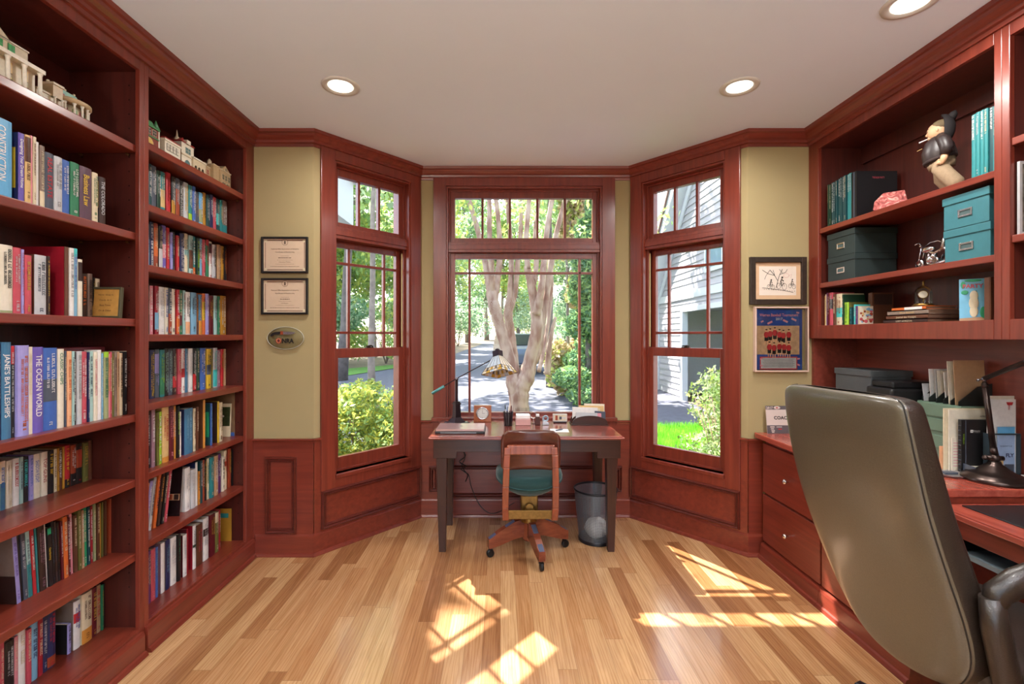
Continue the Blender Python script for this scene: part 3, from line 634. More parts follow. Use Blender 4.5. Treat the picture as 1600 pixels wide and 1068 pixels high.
m = MB(); m.box(XW+.85, XW+1.2, 10.9, 11.4, 1.63, 1.80); m.build('box', mat('box_blue', (80, 120, 170), .7), t)
for (y0, y1, z0, z1) in ((10.5, 11.5, 2.95, 4.05), (8.6, 9.4, 2.95, 4.05), (9.3, 10.2, 4.9, 6.0)):
    m = MB(); m.box(XW-.06, XW-.01, y0, y1, z0, z1); wf = m.build('window_frame', WT, t)
    m = MB(); m.box(XW-.065, XW-.06, y0+.1, y1-.1, z0+.1, z1-.1); m.build('pane', mat('dark_pane', (120, 145, 165), .1, var=0), wf)
ROOF = mat('roof_shingle', (140, 112, 104), .9, var=.2, scale=9)
m = MB(); m.prism([(15.4, 2.7), (9.2, 9.8), (9.2, 9.9), (15.4, 2.8)], XW-.4, XW+6, 'x'); m.prism([(4.0, 3.9), (9.2, 9.8), (9.2, 9.9), (4.0, 4.0)], XW-.4, XW+6, 'x'); m.build('roof', ROOF, t)
# own eave seen at the top of the left window
m = MB(); m.box(-5.4, -2.58, 7.5, 8.3, 3.35, 4.1); m.box(-5.4, -2.44, 7.38, 8.4, 4.1, 4.28); m.box(-5.4, -2.74, 7.6, 8.2, 3.05, 3.35); m.box(-5.4, -4.6, 7.6, 8.2, gz(-5, 8)-.02, 3.2)
t = m.build('porch_eave', WT); tag(t, 'white eave corner at the top left of the left angled window', 'eave')
# ---- parked car
CARB = mat('car_paint', (92, 104, 122), .3, .5, coat=.6, var=0)
cx, cy = .95, 21.0; z0 = gz(cx, cy)
t = thing('car', (cx, cy, z0), 'dark grey-blue car parked on the driveway behind the smooth-barked tree', 'car')
fr = rotz((cx, cy, z0), -78)
m = MB(fr); m.prism([(-2.2, .35), (2.15, .35), (2.2, .75), (2.05, .98), (.95, 1.08), (.35, 1.55), (-1.5, 1.6), (-2.1, 1.1), (-2.25, .7)], -.88, .88, 'y'); m.build('car_body', CARB, t, bevel=.06, bseg=3)
m = MB(fr); m.prism([(.9, 1.1), (.38, 1.5), (-1.45, 1.54), (-1.95, 1.12)], -.895, -.885, 'y'); m.prism([(.9, 1.1), (.38, 1.5), (-1.45, 1.54), (-1.95, 1.12)], .885, .895, 'y')
m.hexa([(.98, -.75, 1.09), (.98, .75, 1.09), (.42, .68, 1.52), (.42, -.68, 1.52), (1.0, -.75, 1.10), (1.0, .75, 1.10), (.44, .68, 1.54), (.44, -.68, 1.54)])
m.build('car_window', mat('car_glass', (34, 38, 46), .2, var=0), t)
for a in (-1.4, 1.4):
    for b in (-.8, .8):
        m = MB(fr); m.lathe([(.32, -.11), (.34, 0), (.32, .11)], (a, b, .33), 18, axis=(0, 1, 0)); m.build('wheel', mat('tyre', (30, 30, 32), .8), t)
# ================================================================== left built-in bookcases
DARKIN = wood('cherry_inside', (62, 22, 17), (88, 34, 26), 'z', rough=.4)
def bookcase_left(y0, y1, stile0, stile1, shelves, bottom, label):
    """opening y0..y1, face at x=-1.60"""
    xf, xb = -1.60, -1.93
    t = thing('built_in_bookcase', (xf, (y0+y1)/2, 0), label, 'bookcase', None)
    m = MB(); m.box(xf-.02, xf, stile0, y0, 0, 2.74); m.box(xf-.02, xf, y1, stile1, 0, 2.74); m.box(xf-.02, xf, y0, y1, 2.60, 2.74); m.box(xf-.02, xf, y0, y1, 0, bottom)
    m.build('face_frame', CZ, t, bevel=.002)
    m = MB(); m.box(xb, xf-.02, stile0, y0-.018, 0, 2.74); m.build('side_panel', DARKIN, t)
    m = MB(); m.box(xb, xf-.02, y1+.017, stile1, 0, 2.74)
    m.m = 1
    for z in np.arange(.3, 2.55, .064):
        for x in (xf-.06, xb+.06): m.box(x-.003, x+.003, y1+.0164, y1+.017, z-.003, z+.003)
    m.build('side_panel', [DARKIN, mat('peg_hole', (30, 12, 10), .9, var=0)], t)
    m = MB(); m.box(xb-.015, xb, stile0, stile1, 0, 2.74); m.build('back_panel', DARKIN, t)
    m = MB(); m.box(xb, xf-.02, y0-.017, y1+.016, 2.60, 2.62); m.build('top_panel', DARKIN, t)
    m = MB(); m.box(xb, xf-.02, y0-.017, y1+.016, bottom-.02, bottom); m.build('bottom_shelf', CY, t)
    for z in shelves:
        m = MB(); m.box(xb, xf-.021, y0-.017, y1+.016, z-.034, z); m.build('shelf', CY, t, bevel=.004)
    for z in shelves:
      for x in (xf-.06, xb+.06):
        m = MB(); m.lathe([(.006, 0), (.006, .014)], (x, y1+.002, z-.041), 6, axis=(0, 1, 0))
        m.build('shelf_pin', mat('pin_brass', (120, 90, 60), .4, .8), t)
    k = [(0, 0), (.034, 0), (.034, .006), (.028, .018), (.018, .022), (.018, bottom-.03), (.012, bottom-.016), (0, bottom-.014)]
    m = MB(); n = len(k); m.add([(xf+o, stile0, z) for o, z in k]+[(xf+o, stile1-.018, z) for o, z in k], [(i, (i+1) % n, n+(i+1) % n, n+i) for i in range(n)]+[tuple(range(n))[::-1], tuple(range(n, 2*n))])
    m.build('base_moulding', CY, t); return t
FAR_Z = [.478, .792, 1.11, 1.429, 1.75, 2.03, 2.314]
NEAR_Z = [.455, .784, 1.073, 1.497, 1.88, 2.27]
bookcase_left(2.155, 2.98, 2.127, YR-.001, FAR_Z, .13, 'far bay of the cherry built-in bookcase, beside the left wall with framed certificates')
bookcase_left(1.24, 2.10, 1.16, 2.127, NEAR_Z, .12, 'near bay of the cherry built-in bookcase at the left edge of the photo')
m = MB(); m.box(-1.95, -1.60, YB, 1.16, 0, H); struct(m.build('wall_left_front', WALL))
# ================================================================== right side: upper bookcases
xf, xb = 2.0, 2.30
def bookcase_right(y0, y1, s0, s1, shelves, label, shelf_y1=None):
    t = thing('built_in_bookcase', (xf, (y0+y1)/2, 1.406), label, 'bookcase')
    m = MB(); m.box(xf, xf+.02, s0, y0, 1.406, 2.74); m.box(xf, xf+.02, y1, s1, 1.406, 2.74); m.box(xf, xf+.02, y0, y1, 2.60, 2.74); m.box(xf, xf+.02, y0, y1, 1.406, 1.487)
    m.build('face_frame', CZ, t, bevel=.002)
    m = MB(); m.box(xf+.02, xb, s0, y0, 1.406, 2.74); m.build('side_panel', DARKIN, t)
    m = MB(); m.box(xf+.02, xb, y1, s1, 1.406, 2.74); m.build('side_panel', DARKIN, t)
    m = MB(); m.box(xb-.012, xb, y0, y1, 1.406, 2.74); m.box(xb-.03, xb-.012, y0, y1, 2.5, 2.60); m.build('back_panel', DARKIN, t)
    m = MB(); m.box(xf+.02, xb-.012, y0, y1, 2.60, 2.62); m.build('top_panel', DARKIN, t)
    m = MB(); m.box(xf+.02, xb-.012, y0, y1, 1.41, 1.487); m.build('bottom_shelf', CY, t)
    for z in shelves:
        m = MB(); m.box(xf+.006, xb-.013, y0+.001, y1-.001, z-.03, z); m.build('shelf', CY, t, bevel=.003)
bookcase_right(1.92, 2.98, 1.89, YR-.001, [2.094, 1.752], 'upper cherry bookcase on the right holding the dressed doll and storage boxes')
bookcase_right(.80, 1.86, .74, 1.89, [2.197, 1.816], 'upper cherry bookcase cut off by the right edge of the photo')
m = MB(); m.box(2.0, 2.31, YB, .74, 1.406, H); struct(m.build('trim_upper_soffit', CY))
m = MB(); m.box(2.30, 2.31, .5, YR-.001, .78, 1.42); m.box(2.02, 2.31, YR-.022, YR-.001, .80, 1.406); struct(m.build('trim_back_board', wood('cherry_board', (104, 44, 34), (134, 64, 50), 'y', rough=.42)))
# ---- lower file cabinets
KN = mat('knob_nickel', (205, 200, 195), .22, 1.0, var=0)
CF = 1.683
def file_cabinet(y0, y1, label):
    t = thing('file_cabinet', (CF, (y0+y1)/2, 0), label, 'cabinet')
    m = MB(); m.box(CF+.02, 2.29, y0, y1, 0, .765); m.build('body', CY, t)
    for z0, z1 in ((.425, .735), (.112, .41)):
        m = MB(); a, b = y0+.006, y1-.006
        m.box(CF+.004, CF+.02, a, b, z0, z1)
        w = .045; d = .006
        m.prism([(a, z0), (b, z0), (b, z1), (a, z1)], CF+.0, CF+.004, 'x')
        dr = m.build('drawer', CY, t, bevel=.006, bseg=3)
        m = MB(); c = (y0+y1)/2; z = (z0+z1)/2-.01
        m.lathe([(.005, 0), (.005, -.012), (.013, -.016), (.016, -.024), (.012, -.031), (.0, -.034)], (CF, c, z), 16, axis=(1, 0, 0), cap=False); m.build('knob', KN, dr)
    m = MB(); m.lathe([(.008, 0), (.008, -.006), (.0, -.007)], (CF, y0+.045, .70), 14, axis=(1, 0, 0), cap=False); m.build('lock', KN, t)
    k = [(0, 0), (-.034, 0), (-.034, .006), (-.028, .018), (-.018, .022), (-.012, .08), (-.006, .095), (.02, .1), (.02, 0)]
    m = MB(); n = len(k); m.add([(CF+o, y0, z) for o, z in k]+[(CF+o, y1, z) for o, z in k], [(i, (i+1) % n, n+(i+1) % n, n+i) for i in range(n)]+[tuple(range(n)), tuple(range(n, 2*n))]); m.build('base_moulding', CY, t)
file_cabinet(2.49, 3.045, 'two drawer cherry file cabinet with nickel knobs beside the right bay wall')
file_cabinet(1.93, 2.488, 'two drawer cherry file cabinet hidden behind the tall desk chair')
m = MB(); m.box(1.64, 2.298, 1.92, YR-.012, .766, .80)
t = m.build('countertop', wood('cherry_top', (140, 56, 44), (182, 92, 74), 'y', rough=.25), bevel=.006, bseg=3)
tag(t, 'raised cherry countertop on the file cabinets along the right wall', 'countertop')
# ---- lower knee-hole desk
t = thing('built_in_desk', (1.78, 1.2, 0), 'lower built-in cherry desk with a dark mat at the right edge of the photo', 'desk')
m = MB(); m.box(1.76, 2.29, .45, 1.918, .715, .742); m.box(1.755, 1.762, .45, 1.918, .712, .735); m.build('desktop', wood('cherry_top', CH0, CH1, 'y'), t, bevel=.004)
m = MB(); m.box(1.775, 1.79, .45, 1.918, .64, .715); m.build('apron', CY, t, bevel=.003)
m = MB(); m.box(1.77, 1.80, .60, 1.86, .575, .592); m.box(1.80, 2.15, .60, 1.86, .57, .578); m.build('keyboard_tray', mat('tray_grey', (120, 135, 140), .35, .3), t)
m = MB(); m.box(1.80, 2.29, .45, .50, 0, .715); m.build('side_panel', CY, t)
for a in (.58, 1.86):
    m = MB(); m.box(1.80, 2.12, a, a+.02, .55, .715); m.build('tray_rail', mat('black_metal', (18, 18, 20), .4, .6), t)
m = MB(); m.box(1.84, 2.27, .60, 1.89, .7425, .747); tag(m.build('desk_mat', mat('mat_black', (30, 28, 30), .35), bevel=.002), 'black smooth desk mat lying on the lower built-in desk', 'desk mat')
m = MB(); m.box(2.29, 2.31, .5, 1.92, 0, .78); struct(m.build('trim_kneehole_back', CY))
# ================================================================== books
PAL = {}
for ln in """ink-black 28,26,28|cream 214,200,170|ivory 222,214,196|white 228,226,224|light-blue 96,168,214|blue 62,100,176|navy 34,40,84|violet 106,88,172|lavender 156,150,210
purple 92,48,104|plum 88,62,78|mauve 150,116,132|rose 190,78,92|pink 216,138,150|red 184,42,48|crimson 150,26,42|maroon 92,22,32|rust 150,64,38|orange 206,104,46|amber 206,140,60
ochre 176,128,44|yellow 214,178,50|sand 214,180,122|tan 178,142,108|brown 96,58,40|dark-brown 54,36,32|taupe 134,116,104|grey 140,138,140|silver 190,192,196|slate 74,82,96
steel-blue 66,116,150|sky-blue 120,170,200|teal 44,128,132|dark-teal 26,70,76|pale-teal 160,196,192|green 46,120,84|emerald 40,160,110|dark-green 30,62,46|lime 150,196,50|olive 104,102,52|sage 150,158,116
peach 226,170,130|gold 196,160,70|turquoise 70,190,190""".replace('\n', '|').split('|'):
    k, v = ln.split(' '); PAL[k] = tuple(int(a) for a in v.split(','))
def cv(c):   # book cloth / paper jacket
    return mat('book_'+c.replace('-', '_'), PAL[c], .38, var=.05, scale=60, spec=.5)
PAGES = mat('page_paper', (216, 204, 178), .85, var=.08, scale=300)
def scribble(m, x, yc, w, z0, z1, rr, mi):
    """worn, unreadable lettering running down a spine"""
    z = z1; h = w
    while z > z0+.006:
        if rr.random() < .13: z -= h*.5; continue
        l = rr.uniform(.35, .75)*h
        if z-l < z0: break
        a = yc-h/2; b = yc+h/2; t = h*.2; k = rr.randrange(5); s = x; 
        if k != 1: m.quad((s, a, z), (s, a, z-l), (s, a+t, z-l), (s, a+t, z), mi)
        if k != 2: m.quad((s, b-t, z), (s, b-t, z-l), (s, b, z-l), (s, b, z), mi)
        m.quad((s, a, z), (s, a, z-t), (s, b, z-t), (s, b, z), mi)
        if k in (0, 3): m.quad((s, a, z-l+t), (s, a, z-l), (s, b, z-l), (s, b, z-l+t), mi)
        z -= l+h*.14
def book(y0, y1, x, z0, h, d, col, tcol, title, opt, face=1, lean=0.0):
    """spine towards face (+1 = +x); returns the top-level cover mesh"""
    rr = random.Random(int(y0*1e5)+int(z0*1e4))
    th = y1-y0; ct = min(.0028, th*.16); f = face; e = .004
    m = MB(); xb = x-f*d; bul = min(.004, th*.12) if th > .016 and 'p' not in opt else .0005
    mats = [cv(col), cv(tcol), cv(opt.get('band', col)), cv(opt.get('cover', col))]
    k = 5
    prof = [(x+f*bul*math.sin(math.pi*i/k)**.7*(1 if 0 < i < k else 0), y0+th*i/k) for i in range(k+1)]
    inner = [(x-f*ct, y1-ct*.5), (x-f*ct, y0+ct*.5)]
    poly = prof+inner
    m.prism(poly, z0, z0+h, 'z', 0)
    m.box(min(x-f*ct, xb), max(x-f*ct, xb), y0, y0+ct, z0, z0+h, 3); m.box(min(x-f*ct, xb), max(x-f*ct, xb), y1-ct, y1, z0, z0+h, 0)
    xs = x+f*(bul+.0005)
    def patch(a, b, mi, q=xs):
        P = [(p[0]+f*.0004, p[1]) for p in prof]
        for i in range(k): m.quad((P[i][0], P[i][1], z0+h*a), (P[i+1][0], P[i+1][1], z0+h*a), (P[i+1][0], P[i+1][1], z0+h*b), (P[i][0], P[i][1], z0+h*b), mi)
    if 'band' in opt: a, b = opt['at']; patch(a, b, 2)
    if 'art' in opt:     # picture patch on the near cover
        mats.append(cv(opt['art'][0])); a, b, c_, d_ = opt['art'][1]
        m.quad((x-f*d*a, y0-.0004, z0+h*c_), (x-f*d*b, y0-.0004, z0+h*c_), (x-f*d*b, y0-.0004, z0+h*d_), (x-f*d*a, y0-.0004, z0+h*d_), 4)
    xt = x+f*(bul+.0011); yc = (y0+y1)/2
    if title:
        sz = min(th*.55, .026)
        m.text(title, (xt, yc, z0+h*opt.get('tc', .55)), (0, 0, -1), (0, f, 0), sz, 1, fit=h*opt.get('tl', .72), bold=.01)
    elif tcol != col and th > .007:
        a, b = opt.get('ts', (rr.uniform(.25, .45), rr.uniform(.88, .95)))
        if th > .026:
            scribble(m, xt, yc+f*th*.17, min(.012, th*.26), z0+h*a, z0+h*b, rr, 1); scribble(m, xt, yc-f*th*.18, min(.009, th*.2), z0+h*(a+.05), z0+h*(b-.05), rr, 1)
        else: scribble(m, xt, yc, min(th*.5, .013), z0+h*a, z0+h*b, rr, 1)
        if rr.random() < .6: scribble(m, xt, yc, min(th*.35, .012), z0+h*.04, z0+h*rr.uniform(.1, .2), rr, 1)
    o = m.build('book', mats)
    p = MB(); a, b = sorted((x-f*(ct+.0004), xb+f*e)); p.box(a, b, y0+ct+.0002, y1-ct-.0002, z0+e*.7, z0+h-e*.7)
    c = p.build('pages', PAGES, o)
    if lean:
        # tip the book about its lower edge
        px = Vector((x, y0 if lean < 0 else y1, z0)) if False else Vector((x, (y0+y1)/2, z0))
        M = Matrix.Translation(px) @ Matrix.Rotation(math.radians(lean), 4, 'X') @ Matrix.Translation(-px)
        o.data.transform(M); c.data.transform(M)
    return o
ORD = 'first second third fourth fifth sixth seventh eighth ninth tenth eleventh twelfth thirteenth fourteenth fifteenth sixteenth seventeenth eighteenth nineteenth twentieth'.split()+['twenty-'+w for w in 'first second third fourth fifth sixth seventh eighth ninth'.split()]+['thirtieth', 'thirty-first', 'thirty-second']
ALLB = []
def row(where, group, crop, z0, X, text, dmax=.24, lean=0.0, ymax=9, face=1):
    """each line: x0 x1 ytop colour lettering [title] {options}, read in a magnified crop of the photograph's frame"""
    ents = []
    for ln in text.strip().split('\n'):
        ln = ln.strip()
        if ln.startswith('@'): crop = tuple(float(v) for v in ln[1:].split(',')); continue
        main, _, o = ln.partition('{'); opt = eval('{'+o) if o else {}
        p = main.split(None, 5); title = p[5].strip() if len(p) > 5 else ''
        a, b, yt = [float(v) for v in p[:3]]
        ox, oy, s = crop; a = ox+a/s; b = ox+b/s; yt = oy+yt/s
        Da = F*X/(a-VPX); Db = F*X/(b-VPX); Dm = (Da+Db)/2
        ztop = CAMZ-(yt-VPY)*Dm/F
        ents.append([Da, Db, ztop, p[3], p[4], title, opt])
    ents = sorted([e if e[0] < e[1] else [e[1], e[0]]+e[2:] for e in ents], key=lambda e: e[0]); n = len(ents)
    for i, e in enumerate(ents):
        e[1] = min(e[1], ymax)
        if i and e[0] < ents[i-1][1]+.0006: e[0] = ents[i-1][1]+.0006
        e[1] = max(e[1], e[0]+.006)
    sh = max(0, ents[-1][1]-ymax)
    keys = []
    for i, e in enumerate(ents):
        l = ents[i-1][3] if i else None; r = ents[i+1][3] if i < n-1 else None
        w = e[3]+' book' + (' with %s lettering' % e[4] if e[4] != e[3] else ' with plain spine')
        nb = 'between %s and %s ones' % ((l, r) if face > 0 else (r, l)) if l and r else ('at the %s end' % ('left' if (r is not None) == (face > 0) else 'right'))
        keys.append(w+' '+nb)
    for i, e in enumerate(ents):
        Da, Db, zt, col, tc, title, opt = e
        rr = random.Random(i*7+int(z0*100)); h = max(.1, zt-z0)
        ln = opt.get('lean', lean if not callable(lean) else lean(i/(n-1)))
        x = X+rr.uniform(-.004, .004)*(1 if abs(X) < 9 else 0)
        o = book(Da-sh, Db-sh-.0005, x, z0+.0003, h, min(dmax, h*.78+.01, (1.926+x) if face > 0 else 9), col, tc, title, opt, face, ln)
        lab = keys[i]+', '+where
        if keys.count(keys[i]) > 1 or len(lab.split()) > 16: lab = '%s book, %s from the left, %s' % (col, ORD[i if face > 0 else n-1-i], where)
        tag(o, lab, 'book', group); ALLB.append(o)
row('near bay second shelf', 'books in the near bay, second shelf from the top', (0, 160, 4.856), 1.88, -1.63, """
-90 85 120 light-blue white CONSTRUCTION
137 183 235 violet white Designing Your Dream Home {'cover':'navy','art':('yellow',(.05,.95,.18,.78))}
183 230 250 sand brown {'band':'brown','at':(.6,.97)}
231 246 252 pink pink
246 270 262 cream brown
271 296 300 white white
297 335 330 taupe cream {'band':'cream','at':(.0,.25)}
336 402 385 slate red REAL ESTATE
403 465 415 silver grey
466 527 440 blue white
530 597 460 green white
598 690 495 plum yellow Business Law {'tl':.6}
691 735 535 cream green
736 750 560 ink-black gold
751 800 570 dark-brown silver THE COLORADO
""", ymax=2.115)

row('near bay third shelf', 'books in the near bay, third shelf from the top', (0, 370, 7.12), 1.497, -1.66, """
-110 -2 85 sage cream
0 140 92 ivory ink-black {'band':'sage','at':(.0,.04)}
143 232 122 rose silver
233 262 140 lavender rose
264 340 205 rose gold
388 520 205 silver slate {'cover':'brown'}
521 552 215 dark-brown gold
728 775 112 brown brown {'cover':'crimson'}
776 825 125 white grey
826 862 130 sky-blue violet {'band':'turquoise','at':(.88,1)}
863 912 250 ivory ivory {'band':'dark-brown','at':(.62,.95)}
""", ymax=2.115)
row('near bay third shelf behind the framed verse', 'small dark books behind the framed verse', (0, 370, 7.12), 1.497, -1.76, """
915 975 415 dark-brown orange
976 1030 410 taupe dark-brown
1035 1058 450 ink-black gold
1060 1105 465 cream brown
""", ymax=2.115, dmax=.12)
row('near bay fourth shelf', 'large format books in the near bay, fourth shelf from the top', (0, 510, 5.623), 1.073, -1.665, """
-60 14 157 navy white
16 102 137 steel-blue white JANE'S BATTLESHIPS {'tl':.8}
103 135 170 ink-black silver {'band':'red','at':(.8,1)}
145 245 165 lavender orange {'ts':(.15,.9)}
246 282 178 ivory cream
283 378 180 violet white THE OCEAN WORLD
379 508 187 blue white {'band':'slate','at':(.35,.62)}
509 562 197 ivory green CLASSIC CHIPS {'tl':.4,'tc':.75}
567 585 215 slate cream
586 625 215 peach orange
626 648 217 pale-teal navy
649 672 220 dark-brown white
673 715 217 silver grey
716 770 220 rose white
775 790 225 navy white
791 820 218 pale-teal slate
821 855 222 ivory pink
856 890 205 white white
891 905 235 sky-blue white
906 948 222 sage green {'band':'lime','at':(.92,1)}
949 968 240 pink yellow
969 985 222 rose cream
986 1003 235 olive cream
1004 1025 220 taupe brown
1026 1047 222 tan brown
1048 1075 232 cream brown
1080 1110 220 ink-black white
1112 1125 215 cream cream
""", ymax=2.115, dmax=.25)
row('near bay fifth shelf', 'paperbacks in the near bay, fifth shelf from the top', (0, 680, 5.935), .784, -1.82, """
-70 -4 250 cream red
0 55 240 ivory blue {'band':'steel-blue','at':(.0,.55)}
60 117 232 ivory cream
122 180 212 white red
182 212 200 pale-teal navy
215 272 200 ink-black turquoise
273 312 183 lavender blue
315 378 170 ivory blue SHADOW FLIGHT {'tl':.5,'tc':.6}
383 442 152 ivory crimson TOP GUNS {'tl':.55,'tc':.58}
447 498 140 ink-black yellow
502 530 127 cream brown
532 550 120 ochre brown
551 584 115 brown white
586 605 105 ochre ochre
608 655 93 red yellow {'band':'ink-black','at':(0,.2)}
660 712 90 rust white {'band':'ink-black','at':(0,.3)}
713 768 75 ink-black red {'band':'rust','at':(.4,.85)}
772 820 68 olive gold
822 855 45 brown brown
""", ymax=2.115, dmax=.105)
row('near bay sixth shelf', 'thin books in the near bay, sixth shelf from the top', (0, 770, 5.623), .455, -1.74, """
-80 -6 400 purple cream
0 50 600 pink white
277 312 315 lavender violet {'cover':'taupe','art':('dark-brown',(.0,1,.0,.42))}
315 332 300 ink-black cream
336 372 290 slate silver
376 408 275 pale-teal slate {'band':'teal','at':(.0,.5)}
415 444 255 red white
445 458 250 teal cream
462 520 230 dark-brown mauve
521 535 220 white white
536 568 245 ink-black yellow Gardening {'band':'emerald','at':(.88,.98)}
575 594 200 ink-black slate
595 614 200 dark-brown slate
616 635 205 ink-black brown
640 657 200 maroon white
660 698 160 orange cream
700 721 170 maroon white
722 745 140 pink white
748 775 150 brown cream
780 805 110 olive cream
810 830 110 tan white
832 857 90 emerald cream
865 887 85 dark-teal white
893 913 75 crimson white
917 937 60 sage cream
940 960 60 brown cream
962 983 50 ochre cream
985 1003 45 olive cream
1008 1027 30 brown cream
1045 1066 15 rust cream
""", ymax=2.115, dmax=.17, lean=lambda f: 4.2*(1-f)**1.2)
row('near bay bottom shelf', 'books on the bottom shelf of the near bay', (0, 840, 4.684), .12, -1.765, """
-30 0 770 tan white
2 25 755 cream brown
27 55 750 rose cream
60 130 735 ink-black silver
132 160 705 pink cream
162 214 655 white cream
216 250 650 rose cream
252 300 600 sky-blue navy
301 335 575 crimson cream
336 371 545 navy silver
373 435 520 navy red {'band':'rust','at':(.02,.2)}
520 548 615 lavender ink-black {'cover':'ink-black'}
560 610 445 white blue {'band':'red','at':(.55,.75),'cover':'taupe'}
612 685 385 cream brown {'band':'amber','at':(0,.28)}
686 722 350 maroon gold
723 757 335 tan red
760 778 330 green gold
780 805 320 ink-black maroon
""", ymax=2.115, dmax=.155)
row('far bay second shelf', 'hardbacks in the far bay, second shelf from the top', (230, 255, 9.29), 2.03, -1.72, """
10 60 15 dark-teal white
65 130 45 slate white {'band':'tan','at':(0,.14)}
132 188 110 dark-green white
190 262 130 teal cream {'band':'sand','at':(.2,.6)}
270 335 140 red maroon
350 404 195 ink-black white {'band':'ochre','at':(.05,.45)}
405 460 225 slate silver {'band':'rust','at':(.1,.75)}
462 524 260 ink-black white {'ts':(.05,.95)}
525 590 285 silver yellow
592 645 325 teal white {'band':'lime','at':(.0,.3)}
646 692 340 blue white
@300,300,15.26
65 160 0 slate tan
165 255 20 light-blue white {'band':'sage','at':(.2,.55)}
260 330 20 ochre ink-black
335 420 80 dark-teal silver
425 500 70 navy white
505 585 130 rose white
590 660 170 dark-teal cream {'band':'turquoise','at':(.3,.6)}
662 725 200 teal sand
728 845 215 taupe white {'band':'teal','at':(.05,.35)}
""", ymax=2.99)
row('far bay third shelf', 'hardbacks in the far bay, third shelf from the top', (230, 345, 11.24), 1.75, -1.73, """
10 40 50 sky-blue navy
45 112 25 navy white {'ts':(.05,.95)}
115 190 45 rust cream {'band':'orange','at':(.3,.9)}
200 268 95 ink-black cream {'band':'silver','at':(.02,.5)}
270 340 85 violet white {'band':'pink','at':(.3,.6)}
342 394 120 red cream
396 440 205 lavender blue
445 500 190 ink-black taupe
505 555 260 red cream
565 645 220 navy white {'ts':(.05,.9)}
650 720 225 cream teal {'band':'pale-teal','at':(.5,.62)}
725 800 260 pale-teal ink-black {'band':'brown','at':(.2,.65)}
803 855 275 teal white {'band':'orange','at':(.05,.25)}
858 910 300 dark-green lime
912 970 310 sky-blue white {'band':'brown','at':(.5,.72)}
972 1025 330 rose white
1028 1083 330 green red {'band':'red','at':(.85,1)}
1087 1140 365 white rose {'band':'ink-black','at':(.7,.95)}
1143 1205 420 silver ink-black
1207 1225 430 dark-brown gold
1228 1290 420 tan cream
1291 1335 445 ochre brown
1340 1385 455 ink-black orange
""", ymax=2.99)
row('far bay fourth shelf', 'hardbacks in the far bay, fourth shelf from the top', (230, 440, 11.43), 1.429, -1.735, """
20 42 60 dark-green cream
45 115 70 pink white
135 205 75 crimson white {'band':'sky-blue','at':(.1,.45)}
208 305 95 white silver
306 365 105 ivory blue
368 428 115 slate white {'band':'rust','at':(.02,.45)}
432 503 130 ivory ink-black {'ts':(.85,.93)}
515 572 140 red white {'band':'orange','at':(.02,.4)}
578 635 150 green cream {'band':'maroon','at':(.2,.5)}
640 685 155 pale-teal crimson
688 768 185 white ink-black {'band':'peach','at':(.02,.3)}
775 875 195 sky-blue slate
877 912 220 brown amber
914 970 230 steel-blue sand {'band':'amber','at':(.0,.35)}
975 1028 210 orange ink-black {'band':'yellow','at':(.35,.8)}
1038 1100 215 lavender white
1105 1185 250 maroon gold
1190 1250 250 pale-teal slate
1253 1295 260 green cream
1298 1400 255 ochre white {'ts':(.2,.95)}
""", ymax=2.992)
row('far bay fifth shelf', 'hardbacks in the far bay, fifth shelf from the top', (230, 535, 11.24), 1.11, -1.735, """
30 115 130 navy yellow {'ts':(.1,.95)}
125 205 115 slate lavender {'band':'lavender','at':(.5,.9)}
210 295 125 teal lime {'band':'green','at':(.05,.4)}
300 375 100 ink-black pale-teal {'ts':(.05,.95)}
380 455 110 slate pale-teal {'ts':(.05,.95)}
458 520 110 dark-brown cream {'band':'red','at':(.15,.4)}
525 590 112 rose cream
605 670 105 white red {'band':'red','at':(.35,.55)}
672 718 105 steel-blue silver
720 790 103 white silver
800 858 105 ink-black white {'band':'red','at':(.02,.4)}
860 910 100 dark-green cream
925 1022 95 blue white {'cover':'navy'}
1035 1112 110 yellow navy {'band':'slate','at':(.35,.6)}
1115 1148 112 olive gold
1150 1222 92 silver turquoise {'band':'turquoise','at':(.02,.45)}
1225 1283 130 mauve white
1285 1338 115 red gold
1340 1385 112 tan cream
""", ymax=2.992)
row('far bay sixth shelf', 'mixed books in the far bay, sixth shelf from the top', (220, 600, 5.93), .792, -1.67, """
70 92 235 ink-black silver
95 129 235 mauve white
140 165 262 olive brown
166 199 255 lime white
201 262 212 sand red {'band':'amber','at':(.0,.1)}
265 311 205 maroon pink
313 330 200 amber white
332 355 205 ink-black lime
357 372 255 white grey
403 480 225 steel-blue sky-blue {'cover':'navy'}
492 515 225 cream brown
517 535 210 brown cream
577 597 145 amber sand {'cover':'brown'}
642 660 178 blue sky-blue {'cover':'dark-teal','art':('emerald',(.05,.8,.2,.8))}
705 722 160 yellow ochre {'cover':'dark-brown'}
724 760 170 cream brown
""", ymax=2.99, dmax=.22)
row('far bay seventh shelf', 'mixed books in the far bay, seventh shelf from the top', (220, 600, 5.93), .478, -1.69, """
428 474 765 white silver
476 518 780 silver white
521 541 715 navy white {'band':'white','at':(0,1)}
545 562 800 amber ink-black
565 590 700 dark-teal silver
592 610 695 rust cream
612 630 680 ink-black gold
632 648 680 cream green
650 686 670 teal cream
690 726 655 tan white
730 760 640 purple white
762 784 665 ivory ink-black
786 812 605 cream red {'band':'rust','at':(.6,.72)}
825 855 590 rust gold
860 882 590 ink-black white
""", ymax=2.99, dmax=.22)
